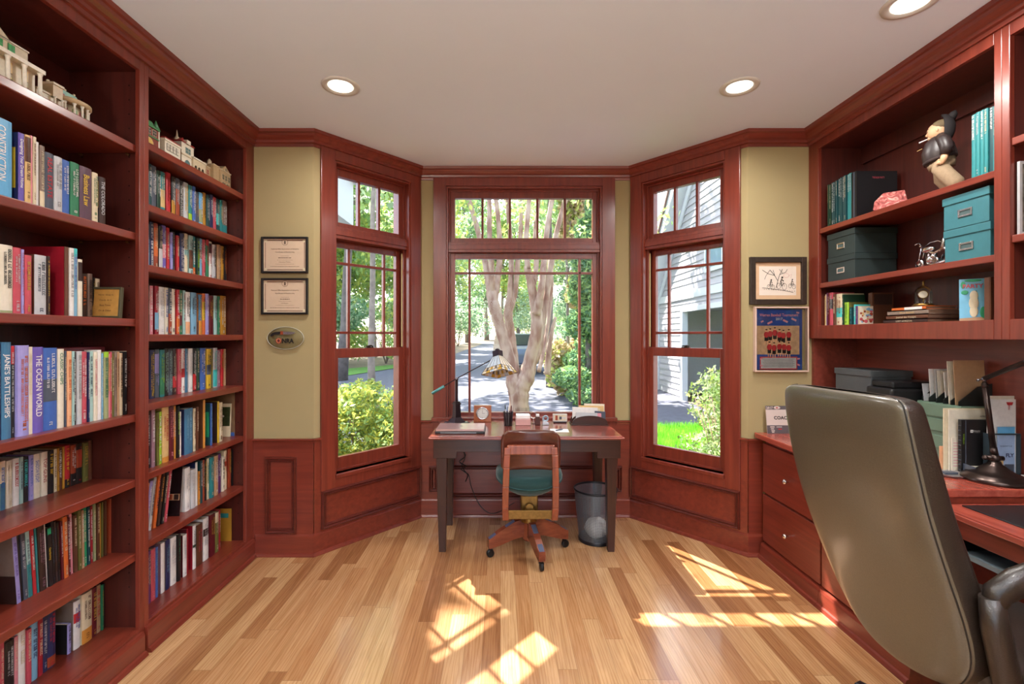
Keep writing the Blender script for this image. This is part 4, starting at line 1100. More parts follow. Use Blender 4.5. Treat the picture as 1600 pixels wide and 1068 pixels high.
row('far bay bottom shelf', 'books on the bottom shelf of the far bay', (220, 760, 5.34), .13, -1.70, """
55 105 515 slate cream
108 145 500 purple cream
150 186 480 rose pink
188 208 465 blue sky-blue
232 262 430 white white {'cover':'mauve'}
268 300 405 navy sky-blue {'cover':'taupe'}
312 358 385 white silver {'cover':'lavender'}
361 385 360 ink-black green
405 436 365 white silver {'cover':'maroon'}
438 452 320 crimson crimson {'cover':'maroon'}
486 512 290 white slate {'band':'dark-green','at':(.5,.56),'cover':'crimson'}
520 568 280 brown rose
572 615 230 white silver {'band':'dark-brown','at':(.58,.75)}
618 660 200 maroon gold
662 690 185 olive cream {'band':'cream','at':(.75,1)}
692 706 165 crimson cream
790 802 155 ochre ochre {'art':('teal',(.1,.75,.72,.86))}
""", ymax=2.99, dmax=.2)
# leaning books and brochure at the left end of the seventh shelf
k = 0
for (a, c, tc, h) in ((2.24, 'peach', 'ochre', .235), (2.262, 'lavender', 'white', .24), (2.286, 'silver', 'slate', .25), (2.318, 'orange', 'navy', .255), (2.345, 'dark-brown', 'amber', .25), (2.372, 'ink-black', 'cream', .25), (2.395, 'rose', 'white', .265)):
    o = book(a, a+.018, -1.70, .4785, h, .2, c, tc, '', {}, 1, -9.0); k += 1
    tag(o, '%s book leaning to the right at the left end, far bay seventh shelf' % c, 'book', 'leaning books in the far bay, seventh shelf'); ALLB.append(o)
# maroon binder lying across the tops, fourth shelf of the near bay
m = MB(); m.box(-1.90, -1.72, 1.80, 2.06, 1.352, 1.375); tag(m.build('book', cv('maroon'), bevel=.003), 'maroon book lying flat on top of the upright books, near bay fourth shelf', 'book')
# framed verse and photo card standing on the left shelves
def card(name, c, w, h, yaw, tilt, label, cat, parts, frame=None, thick=.006):
    """a thin upright board: c bottom centre, facing yaw degrees (0 faces the viewer)"""
    a = math.radians(yaw); u = Vector((math.cos(a), math.sin(a), 0)); v = Vector((-math.sin(a), math.cos(a), 0)); tl = math.radians(tilt)
    wv = Vector((0, 0, 1))*math.cos(tl)+v*math.sin(tl); n = v*math.cos(tl)-Vector((0, 0, 1))*math.sin(tl)
    fr = Fr(c, u, n, wv); t = thing(name, c, label, cat)
    parts(fr, t, w, h); return t
GOLDP = mat('paper_gold', (190, 140, 66), .6, var=.12, scale=40); FRM = mat('frame_olive', (88, 84, 64), .4, .3)
INK = mat('print_ink', (70, 44, 28), .7, var=0)
def verse(fr, t, w, h):
    m = MB(fr); ring(m, -w/2, w/2, 0, h, -.006, .01, .009); m.build('frame', FRM, t, bevel=.001)
    m = MB(fr); m.box(-w/2+.008, w/2-.008, .0, .008, .008, h-.008, 0)
    for i, s in enumerate(('Never Sleep In', 'Dandy do it', 'Best Times', 'On & Other')): m.text(s, (0, -.0006, h*(.76-.17*i)), (1, 0, 0), (0, 0, 1), .0075, 1, fit=w*.7)
    m.build('paper', [GOLDP, INK], t)
card('framed_verse', (-1.71, 2.045, 1.498), .132, .135, 4, 5, 'small framed verse on gold paper standing on the near bay third shelf', 'frame', verse)
def photo(fr, t, w, h):
    m = MB(fr); m.box(-w/2, w/2, 0, .004, 0, h, 0); m.box(-w/2+.01, w/2-.006, -.0006, 0, h*.32, h*.9, 1); m.ball((0, -.0004, h*.62), .02, 2, sq=(1, .02, .5)); m.build('print', [cv('cream'), mat('photo_green', (48, 58, 30), .4, var=.5, scale=60), cv('white')], t)
card('photo_card', (-1.745, 2.955, .793), .115, .205, 2, 4, 'cream bordered photo card leaning at the right end of far bay sixth shelf', 'photo', photo)
def board(fr, t, w, h):
    m = MB(fr); m.box(-w/2, w/2, 0, .006, 0, h, 0); m.box(-w/2, w/2, -.0006, 0, h*.0, h*.08, 1); m.build('board', [mat('board_tan', (120, 92, 66), .45, var=.2), cv('blue')], t)
card('large_print', (-1.80, 2.982, .793), .25, .275, 0, 0, 'large tan print standing behind the photo card, far bay sixth shelf', 'print', board)
def broch(fr, t, w, h):
    m = MB(fr); m.box(-w/2, w/2, 0, .005, 0, h, 0); m.box(-w/2+.004, w/2-.004, -.0006, 0, h*.30, h*.42, 1)
    for i in range(5): m.box(-w/2+.006+i*w/5.2, -w/2+.001+(i+.9)*w/5.2, -.001, -.0006, h*.31, h*.41, 2 if i % 2 else 3)
    m.build('cover', [mat('gloss_black', (26, 20, 22), .2, coat=.5, var=0), cv('tan'), cv('rust'), cv('dark-brown')], t)
card('brochure', (-1.765, 2.475, .479), .165, .27, 3, 6, 'glossy black brochure with a strip of small photos, far bay seventh shelf', 'brochure', broch)
# ================================================================== writing desk in the bay
EX, EY, EZ = darkwood('x'), darkwood('y'), darkwood('z')
DY0, DY1, DX0, DX1, DTOP = 3.064, 3.665, -.472, .81, .77
t = thing('writing_desk', ((DX0+DX1)/2, (DY0+DY1)/2, 0), 'dark wood writing desk with tapered legs standing under the center bay window', 'desk')
m = MB(); m.prism([(DX0+.012, DTOP-.024), (DX1-.012, DTOP-.024), (DX1, DTOP-.012), (DX1-.02, DTOP), (DX0+.02, DTOP), (DX0, DTOP-.012)], DY0+.012, DY1, 'y')
m.box(DX0+.006, DX1-.006, DY0, DY1-.01, DTOP-.022, DTOP-.008)
m.build('tabletop', wood('desk_top', (104, 44, 34), (142, 72, 58), 'x', rough=.16, coat=.5), t, bevel=.003)
ax0, ax1, ay0, ay1 = DX0+.033, DX1-.025, DY0+.03, DY1-.03
m = MB(); m.prism([(ax0, .622), (ax0+.15, .622), (ax0+.152, .664), (ax1-.152, .664), (ax1-.15, .622), (ax1, .622), (ax1, .746), (ax0, .746)], ay0, ay0+.022, 'y'); m.build('front_apron', EX, t, bevel=.002)
m = MB(); m.box(ax0, ax1, ay1-.022, ay1, .655, .746); m.build('rear_apron', EX, t, bevel=.002)
for x in (ax0, ax1-.022):
    m = MB(); m.box(x, x+.022, ay0+.022, ay1-.022, .622, .746); m.build('side_apron', EY, t, bevel=.002)
for (x, s) in ((ax0+.052, 1), (ax1-.052, -1)):
    for y in (ay0+.045, ay1-.06):
        m = MB(); a, b = .036, .022; zt = .622 if y < 3.3 else .655
        m.hexa([(x-b+s*.004, y-b, 0), (x+b+s*.004, y-b, 0), (x+b+s*.004, y+b, 0), (x-b+s*.004, y+b, 0), (x-a, y-a, zt), (x+a, y-a, zt), (x+a, y+a, zt), (x-a, y+a, zt)]); m.build('leg', EZ, t, bevel=.003)
Z = DTOP
# laptop on its dock
t = thing('laptop', (-.27, 3.25, Z), 'closed rose-silver laptop on a black base at the left of the writing desk', 'laptop')
m = MB(); m.box(-.435, -.105, 3.145, 3.375, Z+.0005, Z+.018); m.build('base', mat('plastic_black', (24, 23, 26), .35), t, bevel=.004)
m = MB(); m.box(-.40, -.16, 3.143, 3.146, Z+.004, Z+.013); m.build('front_strip', mat('strip_grey', (120, 122, 128), .4, .3, var=0), t)
m = MB(); m.box(-.43, -.11, 3.15, 3.372, Z+.019, Z+.032, 0); m.lathe([(.010, 0), (.010, .0006)], (-.27, 3.262, Z+.032), 14, m=1); m.build('lid', [mat('laptop_rose', (196, 160, 156), .3, .6, var=.02), mat('logo_grey', (100, 84, 84), .3, .5, var=0)], t, bevel=.003)
# stained glass balance-arm lamp
BRZ = mat('bronze_dark', (52, 40, 44), .35, .7, var=.05)
LY = 3.52
def P(px, py, D=LY): return pt(px, py, D)
lx = P(713.5, 600).x
t = thing('desk_lamp', (lx, LY, Z), 'bronze balance-arm lamp with a stained glass pyramid shade on the writing desk', 'lamp')
fr = rotz((lx, LY, Z), 38); m = MB(fr)
m.hexa([(-.07, -.07, .0005), (.07, -.07, .0005), (.07, .07, .0005), (-.07, .07, .0005), (-.068, -.068, .014), (.068, -.068, .014), (.068, .068, .014), (-.068, .068, .014)])
m.hexa([(-.05, -.05, .014), (.05, -.05, .014), (.05, .05, .014), (-.05, .05, .014), (-.024, -.024, .05), (.024, -.024, .05), (.024, .024, .05), (-.024, .024, .05)]); m.build('base', BRZ, t, bevel=.003)
m = MB(fr); m.hexa([(-.024, -.024, .05), (.024, -.024, .05), (.024, .024, .05), (-.024, .024, .05), (-.02, -.02, .145), (.02, -.02, .145), (.02, .02, .145), (-.02, .02, .145)]); m.box(-.025, .025, -.025, .025, .145, .153); m.box(-.019, .019, -.019, .019, .153, .165)
m.lathe([(.011, .165), (.011, .325), (.013, .328), (.013, .336), (.006, .345)], (0, 0, 0), 12); m.build('column', BRZ, t, bevel=.001)
pv = P(713.5, 591); ce = P(675, 614.5, LY-.02); ci = P(694, 603, LY-.01); sh = P(772, 559.5, LY)
m = MB(); m.tube([ce, ci], .0, 10); m = MB(); m.tube([ce-(ci-ce).normalized()*0, ci], [.0105, .0115], 12); m.build('counterweight', mat('patina_green', (88, 148, 146), .4, .4), t)
m = MB(); m.tube([ci, pv, sh], .0042, 8); m.build('arm', BRZ, t)
m = MB(); m.ball(pv, .012); m.lathe([(.006, -.02), (.006, .02)], pv, 8, axis=(0, 1, 0)); m.build('pivot', mat('pivot_silver', (150, 146, 150), .3, .8, var=0), t)
# shade: a square pyramid tipped towards the room
top = P(778, 556, LY-.01); axd = Vector((.10, -.34, -1)).normalized(); a0 = Vector((.78, -.62, 0)); uu = (a0-axd*a0.dot(axd)).normalized(); vv = axd.cross(uu)
sf = Fr(top, uu, vv, -axd)
m = MB(sf); m.box(-.028, .028, -.028, .028, -.01, .04); m.box(-.012, .012, -.012, .012, .04, .055); m.build('shade_cap', BRZ, t, bevel=.002)
hb, ht, hh = .095, .026, .135
GLS = {}
for nm, c in (('cream', (226, 214, 190)), ('pale_blue', (206, 222, 234)), ('amber', (206, 166, 70)), ('smoke', (120, 112, 100))): GLS[nm] = mat('art_glass_'+nm, c, .25, var=.1, scale=80)
for k in range(4):
    c_, s_ = [(1, 0), (0, 1), (-1, 0), (0, -1)][k]
    f2 = Fr(sf.o, sf.u*c_+sf.v*s_, sf.v*c_-sf.u*s_, sf.w); m = MB(f2)
    def Q(x, z, o=0): r = ht+(hb-ht)*(-z/hh); return (x*r, -r-o, z)
    def slab(x0, x1, z0, z1, mi, th=.003):
        m.m = mi; p = [Q(x0, z0), Q(x1, z0), Q(x1, z1), Q(x0, z1)]; m.hexa([p[0], p[1], (p[1][0], p[1][1]+th, p[1][2]), (p[0][0], p[0][1]+th, p[0][2]), p[3], p[2], (p[2][0], p[2][1]+th, p[2][2]), (p[3][0], p[3][1]+th, p[3][2])])
    for i in range(4): slab(-1+i*.5+.02, -.5+i*.5-.02, -hh*.66, -.005, 0 if k % 2 else 1)
    for i in range(8): slab(-1+i*.25+.02, -.75+i*.25-.02, -hh*.84, -hh*.67, [3, 0, 2, 0][(i+k) % 4])
    for i in range(5): slab(-1+i*.4+.02, -.6+i*.4-.02, -hh, -hh*.85, [2, 0, 1][i % 3])
    m.m = 4
    for x in (-1, -.5, 0, .5, 1): a, b = Q(x, 0, .001), Q(x, -hh, .001); m.tube([a, b], .0012, 4)
    for z in (-hh*.665, -hh*.845, -hh): a, b = Q(-1, z, .001), Q(1, z, .001); m.tube([a, b], .0014, 4)
    m.build('glass_panel', [GLS['cream'], GLS['pale_blue'], GLS['amber'], GLS['smoke'], BRZ], t)
# square wooden clock
cxx = P(754, 650, 3.6).x
t = thing('desk_clock', (cxx, 3.6, Z), 'square wooden desk clock with a round silver dial right of the stained glass lamp', 'clock')
m = MB(rotz((cxx, 3.6, Z), 0)); m.box(-.066, .066, -.012, .025, .0005, .125, 0); m.build('case', wood('clock_oak', (132, 66, 34), (176, 102, 60), 'z'), t, bevel=.003)
m = MB(); m.lathe([(.047, 0), (.047, -.006), (.041, -.009), (.040, -.004), (0, -.004)], (cxx, 3.588, Z+.066), 32, axis=(0, 1, 0), cap=False); d = m.build('bezel', mat('chrome_soft', (205, 205, 208), .25, .9, var=0), t)
m = MB(); m.lathe([(.039, -.0045), (0, -.0047)], (cxx, 3.588, Z+.066), 32, axis=(0, 1, 0), cap=False, m=0)
for i in range(12):
    a = i*math.pi/6; m.m = 1; q = (cxx+math.sin(a)*.033, 3.5825, Z+.066+math.cos(a)*.033); m.text(str(i or 12), q, (1, 0, 0), (0, 0, 1), .006)
m.box(cxx-.0008, cxx+.0008, 3.5822, 3.5828, Z+.066, Z+.09, 1); m.box(cxx, cxx+.018, 3.5822, 3.5828, Z+.0652, Z+.0668, 1); m.build('dial', [mat('dial_silver', (212, 210, 206), .35, .4, var=0), INK], t)
# mesh pen cup and what stands in it
px = P(794, 650, 3.45).x; MESHM = mat('wire_black', (30, 28, 32), .4, .6, var=0)
def mesh_mat(name, rgb, sc, wire=.36):
    m, tt, b = new_mat(name); N = tt.nodes.new; L = tt.links.new; b.inputs['Base Color'].default_value = (*lin(rgb), 1); b.inputs['Roughness'].default_value = .4; b.inputs['Metallic'].default_value = .5
    tc = N('ShaderNodeTexCoord'); mp = N('ShaderNodeMapping'); mp.inputs['Scale'].default_value = sc; L(tc.outputs['UV'], mp.inputs[0]); sp = N('ShaderNodeSeparateXYZ'); L(mp.outputs[0], sp.inputs[0])
    o = []
    for ax in 'XY':
        fr_ = N('ShaderNodeMath'); fr_.operation = 'FRACT'; L(sp.outputs[ax], fr_.inputs[0]); g = N('ShaderNodeMath'); g.operation = 'LESS_THAN'; g.inputs[1].default_value = wire; L(fr_.outputs[0], g.inputs[0]); o.append(g)
    mx = N('ShaderNodeMath'); mx.operation = 'MAXIMUM'; L(o[0].outputs[0], mx.inputs[0]); L(o[1].outputs[0], mx.inputs[1])
    tr = N('ShaderNodeBsdfTransparent'); ms = N('ShaderNodeMixShader'); L(mx.outputs[0], ms.inputs[0]); L(tr.outputs[0], ms.inputs[1]); L(b.outputs[0], ms.inputs[2]); L(ms.outputs[0], tt.nodes['Material Output'].inputs[0]); return m
def mesh_cyl(name, c, r0, r1, h, mt, parent, n=40):
    m = MB(); m.lathe([(r0, 0), (r1, h)], c, n, cap=False); o = m.build(name, mt, parent); uv = o.data.uv_layers.new(name='uv')
    for p in o.data.polygons:
        k = p.index % n
        for li, (a, b) in zip(p.loop_indices, ((k, 0), (k+1, 0), (k+1, 1), (k, 1))): uv.data[li].uv = (a/n, b)
    return o
t = thing('pen_cup', (px, 3.45, Z), 'black wire mesh pen cup full of pens on the writing desk', 'pen cup')
mesh_cyl('mesh_wall', (px, 3.45, Z+.0005), .03, .037, .098, mesh_mat('mesh_fine', (40, 38, 42), (46, 22, 1)), t)
m = MB(); m.lathe([(.03, 0), (.03, .004)], (px, 3.45, Z+.0005), 24); m.lathe([(.037, .096), (.039, .099), (.036, .1)], (px, 3.45, Z), 24, cap=False); m.build('rim', MESHM, t)
for i, c in enumerate(('ink-black', 'silver', 'navy', 'ink-black', 'brown', 'silver', 'white', 'maroon')):
    a = i*.8; b = a+.5; o = MB(); hgt = .108+.014*((i*5) % 4); p0 = Vector((px+.017*math.cos(a), 3.45+.017*math.sin(a), Z+.006)); p1 = Vector((px+.030*math.cos(a), 3.45+.030*math.sin(a), Z+hgt))
    o.tube([p0, p0+(p1-p0)*.94, p1], [.0035, .004, .0015], 8); q = o.build('pen', cv(c)); tag(q, '%s pen in the mesh cup, %s' % (c, ['standing at its right side', 'leaning right and back', 'standing at the back', 'tallest, leaning back left', 'standing at the left', 'short one at the front left', 'standing at the front', 'at the front right'][i]), 'pen', 'pens in the mesh cup')
# note box
nx = P(817, 655, 3.5).x
t = thing('note_box', (nx, 3.5, Z), 'pink note box topped with white paper behind the wooden chair back', 'note box')
m = MB(); ring(m, nx-.052, nx+.052, Z+.0005, Z+.052, 3.447, 3.452, .003); m.box(nx-.054, nx+.054, 3.447, 3.553, Z+.0005, Z+.045); m.build('tray', mat('note_pink', (206, 160, 156), .4), t, bevel=.002)
m = MB(); m.box(nx-.05, nx+.05, 3.451, 3.549, Z+.0455, Z+.072); m.build('paper', mat('paper_white', (240, 240, 240), .7, var=.01), t)
m = MB(); m.box(nx-.052, nx-.048, 3.56, 3.563, Z+.0005, Z+.11); m.box(nx-.055, nx+.055, 3.56, 3.564, Z+.0005, Z+.112); a = m.build('acrylic_stand', glass_mat('acrylic', (.93, .95, .95), 1.0)); tag(a, 'clear acrylic sheet standing behind the pink note box', 'stand')
# card holder, tape dispenser
hx = P(840, 655, 3.48).x
t = thing('card_holder', (hx, 3.48, Z), 'brown leather card holder with white cards beside the tape dispenser', 'card holder')
m = MB(); m.hexa([(hx-.019, 3.46, Z+.0005), (hx+.019, 3.46, Z+.0005), (hx+.019, 3.50, Z+.0005), (hx-.019, 3.50, Z+.0005), (hx-.015, 3.462, Z+.062), (hx+.015, 3.462, Z+.062), (hx+.015, 3.498, Z+.062), (hx-.015, 3.498, Z+.062)]); m.build('pocket', mat('leather_brown', (74, 38, 34), .5), t, bevel=.003)
m = MB(); m.box(hx-.012, hx+.012, 3.47, 3.49, Z+.05, Z+.078); m.build('card', MATS['paper_white'], t)
gx = P(833.5, 650, 3.53).x
t = thing('magnifier_stand', (gx, 3.53, Z), 'small chrome stand with a glass lens behind the brown card holder', 'magnifier')
m = MB(); m.lathe([(.014, 0.0005), (.014, .006), (.003, .009), (.003, .04)], (gx, 3.53, Z), 14); m.build('stand', KN, t)
m = MB(); m.lathe([(.024, -.003), (.026, 0), (.024, .003), (.021, .003), (.021, -.003), (.024, -.003)], (gx, 3.53, Z+.062), 22, axis=(.2, 1, 0), cap=False); m.build('lens_ring', KN, t)
dx = P(852, 655, 3.47).x
t = thing('tape_dispenser', (dx, 3.47, Z), 'small silver tape dispenser between the card holder and the silver calendar', 'tape dispenser')
m = MB(); m.prism([(dx-.022, Z+.0005), (dx+.026, Z+.0005), (dx+.024, Z+.018), (dx+.012, Z+.022), (dx-.01, Z+.03), (dx-.022, Z+.05)], 3.46, 3.485, 'y'); m.build('body', mat('dispenser_silver', (196, 198, 204), .3, .6, var=0), t, bevel=.003)
m = MB(); m.lathe([(.022, -.009), (.024, 0), (.022, .009), (.012, .009), (.012, -.009), (.022, -.009)], (dx+.002, 3.4725, Z+.047), 22, axis=(0, 1, 0), cap=False); m.build('tape_roll', mat('tape_blue', (150, 170, 190), .2), t)
# small silver calendar
sx = P(875, 653, 3.56).x
t = thing('desk_calendar', (sx, 3.56, Z), 'small silver perpetual calendar between the tape dispenser and the letter holder', 'calendar')
m = MB(); m.box(sx-.054, sx+.054, 3.555, 3.575, Z+.010, Z+.066, 0); m.box(sx-.048, sx+.048, 3.545, 3.58, Z+.0005, Z+.010, 1); m.build('frame', [mat('calendar_silver', (204, 196, 192), .3, .6, var=0), BRZ], t, bevel=.0015)
m = MB(); m.box(sx-.046, sx+.046, 3.5535, 3.555, Z+.018, Z+.058, 0); m.box(sx-.036, sx-.018, 3.5525, 3.5535, Z+.020, Z+.056, 1); m.box(sx-.006, sx+.012, 3.5525, 3.5535, Z+.026, Z+.048, 2); m.box(sx+.016, sx+.042, 3.5525, 3.5535, Z+.03, Z+.044, 3); m.build('face', [cv('cream'), cv('rust'), cv('slate'), cv('silver')], t)
# letter holder
hx = P(920, 655, 3.5).x
t = thing('letter_holder', (hx, 3.5, Z), 'dark wooden arched letter holder full of mail at the right of the desk', 'letter holder')
for y, hgt in ((3.455, .070), (3.50, .082), (3.55, .095)):
    m = MB(); k = 12; poly = [(hx-.128, Z+.0005), (hx+.128, Z+.0005)]+[(hx+.128*math.cos(math.pi*i/k), Z+.022+(hgt-.022)*math.sin(math.pi*i/k)) for i in range(k+1)]
    m.prism(poly, y, y+.009, 'y'); m.build('divider', EX, t, bevel=.001)
m = MB(); m.box(hx-.135, hx+.135, 3.45, 3.565, Z+.0005, Z+.008); m.build('base', EX, t)
for i, (x0, x1, y, hgt, c, lb) in enumerate(((-.10, .06, 3.474, .092, 'silver', 'pale envelope in the front slot of the letter holder'), (-.05, .09, 3.483, .088, 'pink', 'pink edged envelope in the front slot of the letter holder'), (.04, .122, 3.488, .10, 'slate', 'black and grey striped card at the right of the front slot'),
        (-.12, .07, 3.514, .125, 'white', 'white letter standing in the rear slot, left'), (-.09, .09, 3.521, .118, 'cream', 'cream letter standing in the rear slot, lower'), (-.07, .118, 3.529, .135, 'sand', 'tan edged letter standing in the rear slot'), (-.03, .125, 3.536, .148, 'ivory', 'tallest ivory letter standing in the rear slot of the holder'))):
    m = MB(); m.hexa([(hx+x0, y, Z+.009), (hx+x1, y, Z+.009), (hx+x1, y+.004, Z+.009), (hx+x0, y+.004, Z+.009), (hx+x0+.002, y+.003, Z+hgt), (hx+x1-.001, y+.003, Z+hgt-.006), (hx+x1-.001, y+.007, Z+hgt-.006), (hx+x0+.002, y+.007, Z+hgt)])
    tag(m.build('letter', cv(c)), lb, 'letter', 'mail in the letter holder')
# note paper and pen
fx = pt(874, 672, 3.27); m = MB(rotz((fx.x+.0, 3.265, Z), -3)); m.box(-.062, .062, -.055, .05, .0004, .0012); tag(m.build('note_paper', MATS['paper_white']), 'white sheet of note paper lying on the desk right of the chair', 'paper')
m = MB(); m.tube([(fx.x-.026, 3.243, Z+.0062), (fx.x+.022, 3.283, Z+.0062), (fx.x+.026, 3.286, Z+.0062)], [.0048, .0048, .002], 8); tag(m.build('pen', cv('slate')), 'dark grey pen lying on the white note paper', 'pen')
# ================================================================== oak swivel chair
OAK = wood('chair_oak', (112, 52, 32), (160, 82, 52), 'z', rough=.25, coat=.5); OAKX = wood('chair_oak_x', (70, 30, 22), (100, 48, 34), 'x', rough=.22, coat=.5)
BRASS = mat('brass_old', (128, 98, 52), .35, .9, var=.2, scale=60)
cc = Vector((.185, 3.12, 0)); t = thing('swivel_chair', cc, 'old wooden swivel chair with a green seat pulled up to the writing desk', 'chair')
seat_c = cc+Vector((0, -.01, .515))
def seat_pt(i, j, nu=36, nv=13):
    a = 2*math.pi*i/nu; b = -math.pi/2+math.pi*j/(nv-1); e = .6
    sg = lambda v, p: math.copysign(abs(v)**p, v)
    x = sg(math.cos(a), e)*sg(math.cos(b), .55); y = sg(math.sin(a), e)*sg(math.cos(b), .55); z = sg(math.sin(b), .8)
    zz = z*.045 if z > 0 else z*(.10*(1-.55*abs(x)**2))
    zz += .018*x*x-.01*(1-x*x)
    return seat_c+Vector((x*.215, y*.20, zz))
m = MB(); m.grid(lambda i, j: seat_pt(i, j), 36, 13, closeu=True); m.build('seat_cushion', mat('fabric_teal', (8, 58, 58), .8, var=.15, scale=220, bump=.4, sheen=.3), t)
m = MB(); m.tube([seat_pt(i, 5)+Vector((0, 0, 0)) for i in range(37)], .005, 6, cap=False); m.build('piping', mat('fabric_dark_teal', (16, 66, 68), .7), t)
UX = .153
for s in (-1, 1):
    m = MB(); p = [(cc.x+s*UX, 2.955, .275), (cc.x+s*(UX+.002), 2.93, .36), (cc.x+s*UX, 2.90, .5), (cc.x+s*(UX-.004), 2.885, .62), (cc.x+s*(UX-.008), 2.88, .70), (cc.x+s*(UX-.012), 2.88, .745)]
    for a, b in zip(p[:-1], p[1:]): 
        w, d = .024, .014
        m.hexa([(a[0]-w/1.2, a[1]-d, a[2]), (a[0]+w/1.2, a[1]-d, a[2]), (a[0]+w/1.2, a[1]+d, a[2]), (a[0]-w/1.2, a[1]+d, a[2]), (b[0]-w/1.2, b[1]-d, b[2]), (b[0]+w/1.2, b[1]-d, b[2]), (b[0]+w/1.2, b[1]+d, b[2]), (b[0]-w/1.2, b[1]+d, b[2])])
    m.build('back_upright', OAK, t, bevel=.004)
m = MB(); m.box(cc.x-UX+.008, cc.x+UX-.008, 2.868, 2.894, .70, .76); m.build('back_rail', OAK, t, bevel=.008, bseg=3)
def bp(i, j, off):
    u = -1+2*i/20; v = j/10; z = .595+.245*v; w = .182*(1-.0*v); r = 1.0
    if v > .75: w *= math.sqrt(max(0, 1-((v-.75)/.25)**2))*.22+.78
    if v < .12: w *= .9+.1*math.sqrt(v/.12)
    return (cc.x+u*w, 2.94-.035*(u*u)-.015*v+off+.01, z)
m = MB(); m.sm = True
A = [bp(i, j, -.009) for i in range(21) for j in range(11)]; B = [bp(i, j, .009) for i in range(21) for j in range(11)]
g = [(i*11+j, (i+1)*11+j, (i+1)*11+j+1, i*11+j+1) for i in range(20) for j in range(10)]; o = len(A)
fs = g+[tuple(o+k for k in f[::-1]) for f in g]
for i in range(20): fs += [(i*11, o+i*11, o+(i+1)*11, (i+1)*11), (i*11+10, (i+1)*11+10, o+(i+1)*11+10, o+i*11+10)]
for j in range(10): fs += [(j, j+1, o+j+1, o+j), (220+j, o+220+j, o+220+j+1, 220+j+1)]
m.add(A+B, fs); m.sm = False; m.build('backrest', OAKX, t)
m = MB(); m.box(cc.x-UX+.01, cc.x+UX-.01, 2.965, 2.972, .275, .33); m.box(cc.x-.03, cc.x+.03, 2.97, 3.1, .29, .325); m.build('back_bracket', BRASS, t, bevel=.002)
m = MB(); m.box(cc.x-.055, cc.x+.055, 3.03, 3.17, .30, .43); m.box(cc.x-.05, cc.x+.05, 3.022, 3.03, .25, .40); m.lathe([(.026, -.02), (.026, .01), (.02, .015)], (cc.x, 3.01, .335), 16, axis=(0, 1, 0)); m.lathe([(.058, 0), (.05, .03), (.05, .06)], (cc.x, 3.10, .215), 20)
m.build('tilt_mechanism', BRASS, t, bevel=.004)
m = MB(); m.lathe([(.038, .085), (.042, .10), (.042, .22), (.03, .235)], (cc.x, cc.y, 0), 20); m.build('hub', OAK, t)
WH = mat('caster_black', (22, 20, 22), .35, .3)
for ang, tg in ((196, 0), (-76, 0), (16, 0), (104, 0)):
    fr = rotz((cc.x, cc.y, 0), ang); m = MB(fr); L0, L1 = .03, .275
    def sec(x, zb, zt, w=.021): return [(x, -w, zb), (x, w, zb), (x, w, zt), (x, -w, zt)]
    S = [sec(L0, .115, .235), sec(.10, .105, .215), sec(.20, .075, .165), sec(L1-.02, .062, .128), sec(L1, .062, .118)]
    for a, b in zip(S[:-1], S[1:]): m.add(a+b, [(0, 4, 5, 1), (1, 5, 6, 2), (2, 6, 7, 3), (3, 7, 4, 0)])
    m.add(S[0]+S[-1], [(0, 1, 2, 3), (7, 6, 5, 4)]); lg = m.build('leg', wood('chair_oak_leg', (96, 42, 28), (140, 70, 46), 'x', rough=.25, coat=.5), t)
    m = MB(fr); m.hexa([(.10, -.016, .217), (.10, .016, .217), (L1-.004, .016, .119), (L1-.004, -.016, .119), (.10, -.016, .219), (.10, .016, .219), (L1-.004, .016, .122), (L1-.004, -.016, .122)]); m.build('leg_cap', mat('cap_blue_steel', (96, 104, 132), .3, .6), lg)
    m = MB(fr); m.lathe([(.006, .035), (.006, .064)], (L1-.022, 0, 0), 10); m.lathe([(.016, -.011), (.0245, -.009), (.0245, .009), (.016, .011)], (L1-.014, 0, .0252), 18, axis=(0, 1, 0)); m.box(L1-.03, L1-.006, -.014, .014, .04, .05); m.build('caster', WH, t)
# ================================================================== waste basket, cords
wx, wy = .665, 3.31
t = thing('wastebasket', (wx, wy, 0), 'round black wire mesh wastebasket on the floor by the right desk leg', 'wastebasket')
mesh_cyl('mesh_wall', (wx, wy, .006), .115, .148, .345, mesh_mat('mesh_basket', (110, 118, 128), (110, 60, 1), .32), t, 56)
m = MB(); m.lathe([(.118, .0005), (.12, .02), (.112, .03), (.0, .012)], (wx, wy, 0), 40, cap=False); m.lathe([(.118, .0008), (0, .0008)], (wx, wy, 0), 40, cap=False); m.build('base', mat('basket_black', (26, 26, 32), .35, .4), t)
m = MB(); m.lathe([(.147, .348), (.153, .352), (.154, .358), (.149, .363), (.145, .358), (.147, .348)], (wx, wy, 0), 48, cap=False); m.build('rim', MATS['basket_black'], t)
m = MB(); m.ball((wx+.01, wy, .085), .085, n=14, k=8, sq=(1, 1, .8)); o = m.build('crumpled_paper', mat('paper_white', (240, 240, 240), .7), None); 
d = o.modifiers.new('d', 'DISPLACE'); tx = bpy.data.textures.new('crumple', 'CLOUDS'); tx.noise_scale = .06; d.texture = tx; d.strength = .03; tag(o, 'crumpled pale paper at the bottom of the wastebasket', 'paper')
CRD = mat('cord_black', (22, 18, 20), .5)
def cord(pts, r, label, name='power_cord', mt=CRD):
    Q = [Vector(p) for p in pts]; out = []
    for i in range(len(Q)-1):
        a = Q[max(i-1, 0)]; b = Q[i]; c = Q[i+1]; d = Q[min(i+2, len(Q)-1)]
        for k in range(8): s = k/8; out.append(.5*((2*b)+(-a+c)*s+(2*a-5*b+4*c-d)*s*s+(-a+3*b-3*c+d)*s**3))
    m = MB(); m.tube(out+[Q[-1]], r, 6); return tag(m.build(name, mt), label, 'cord')
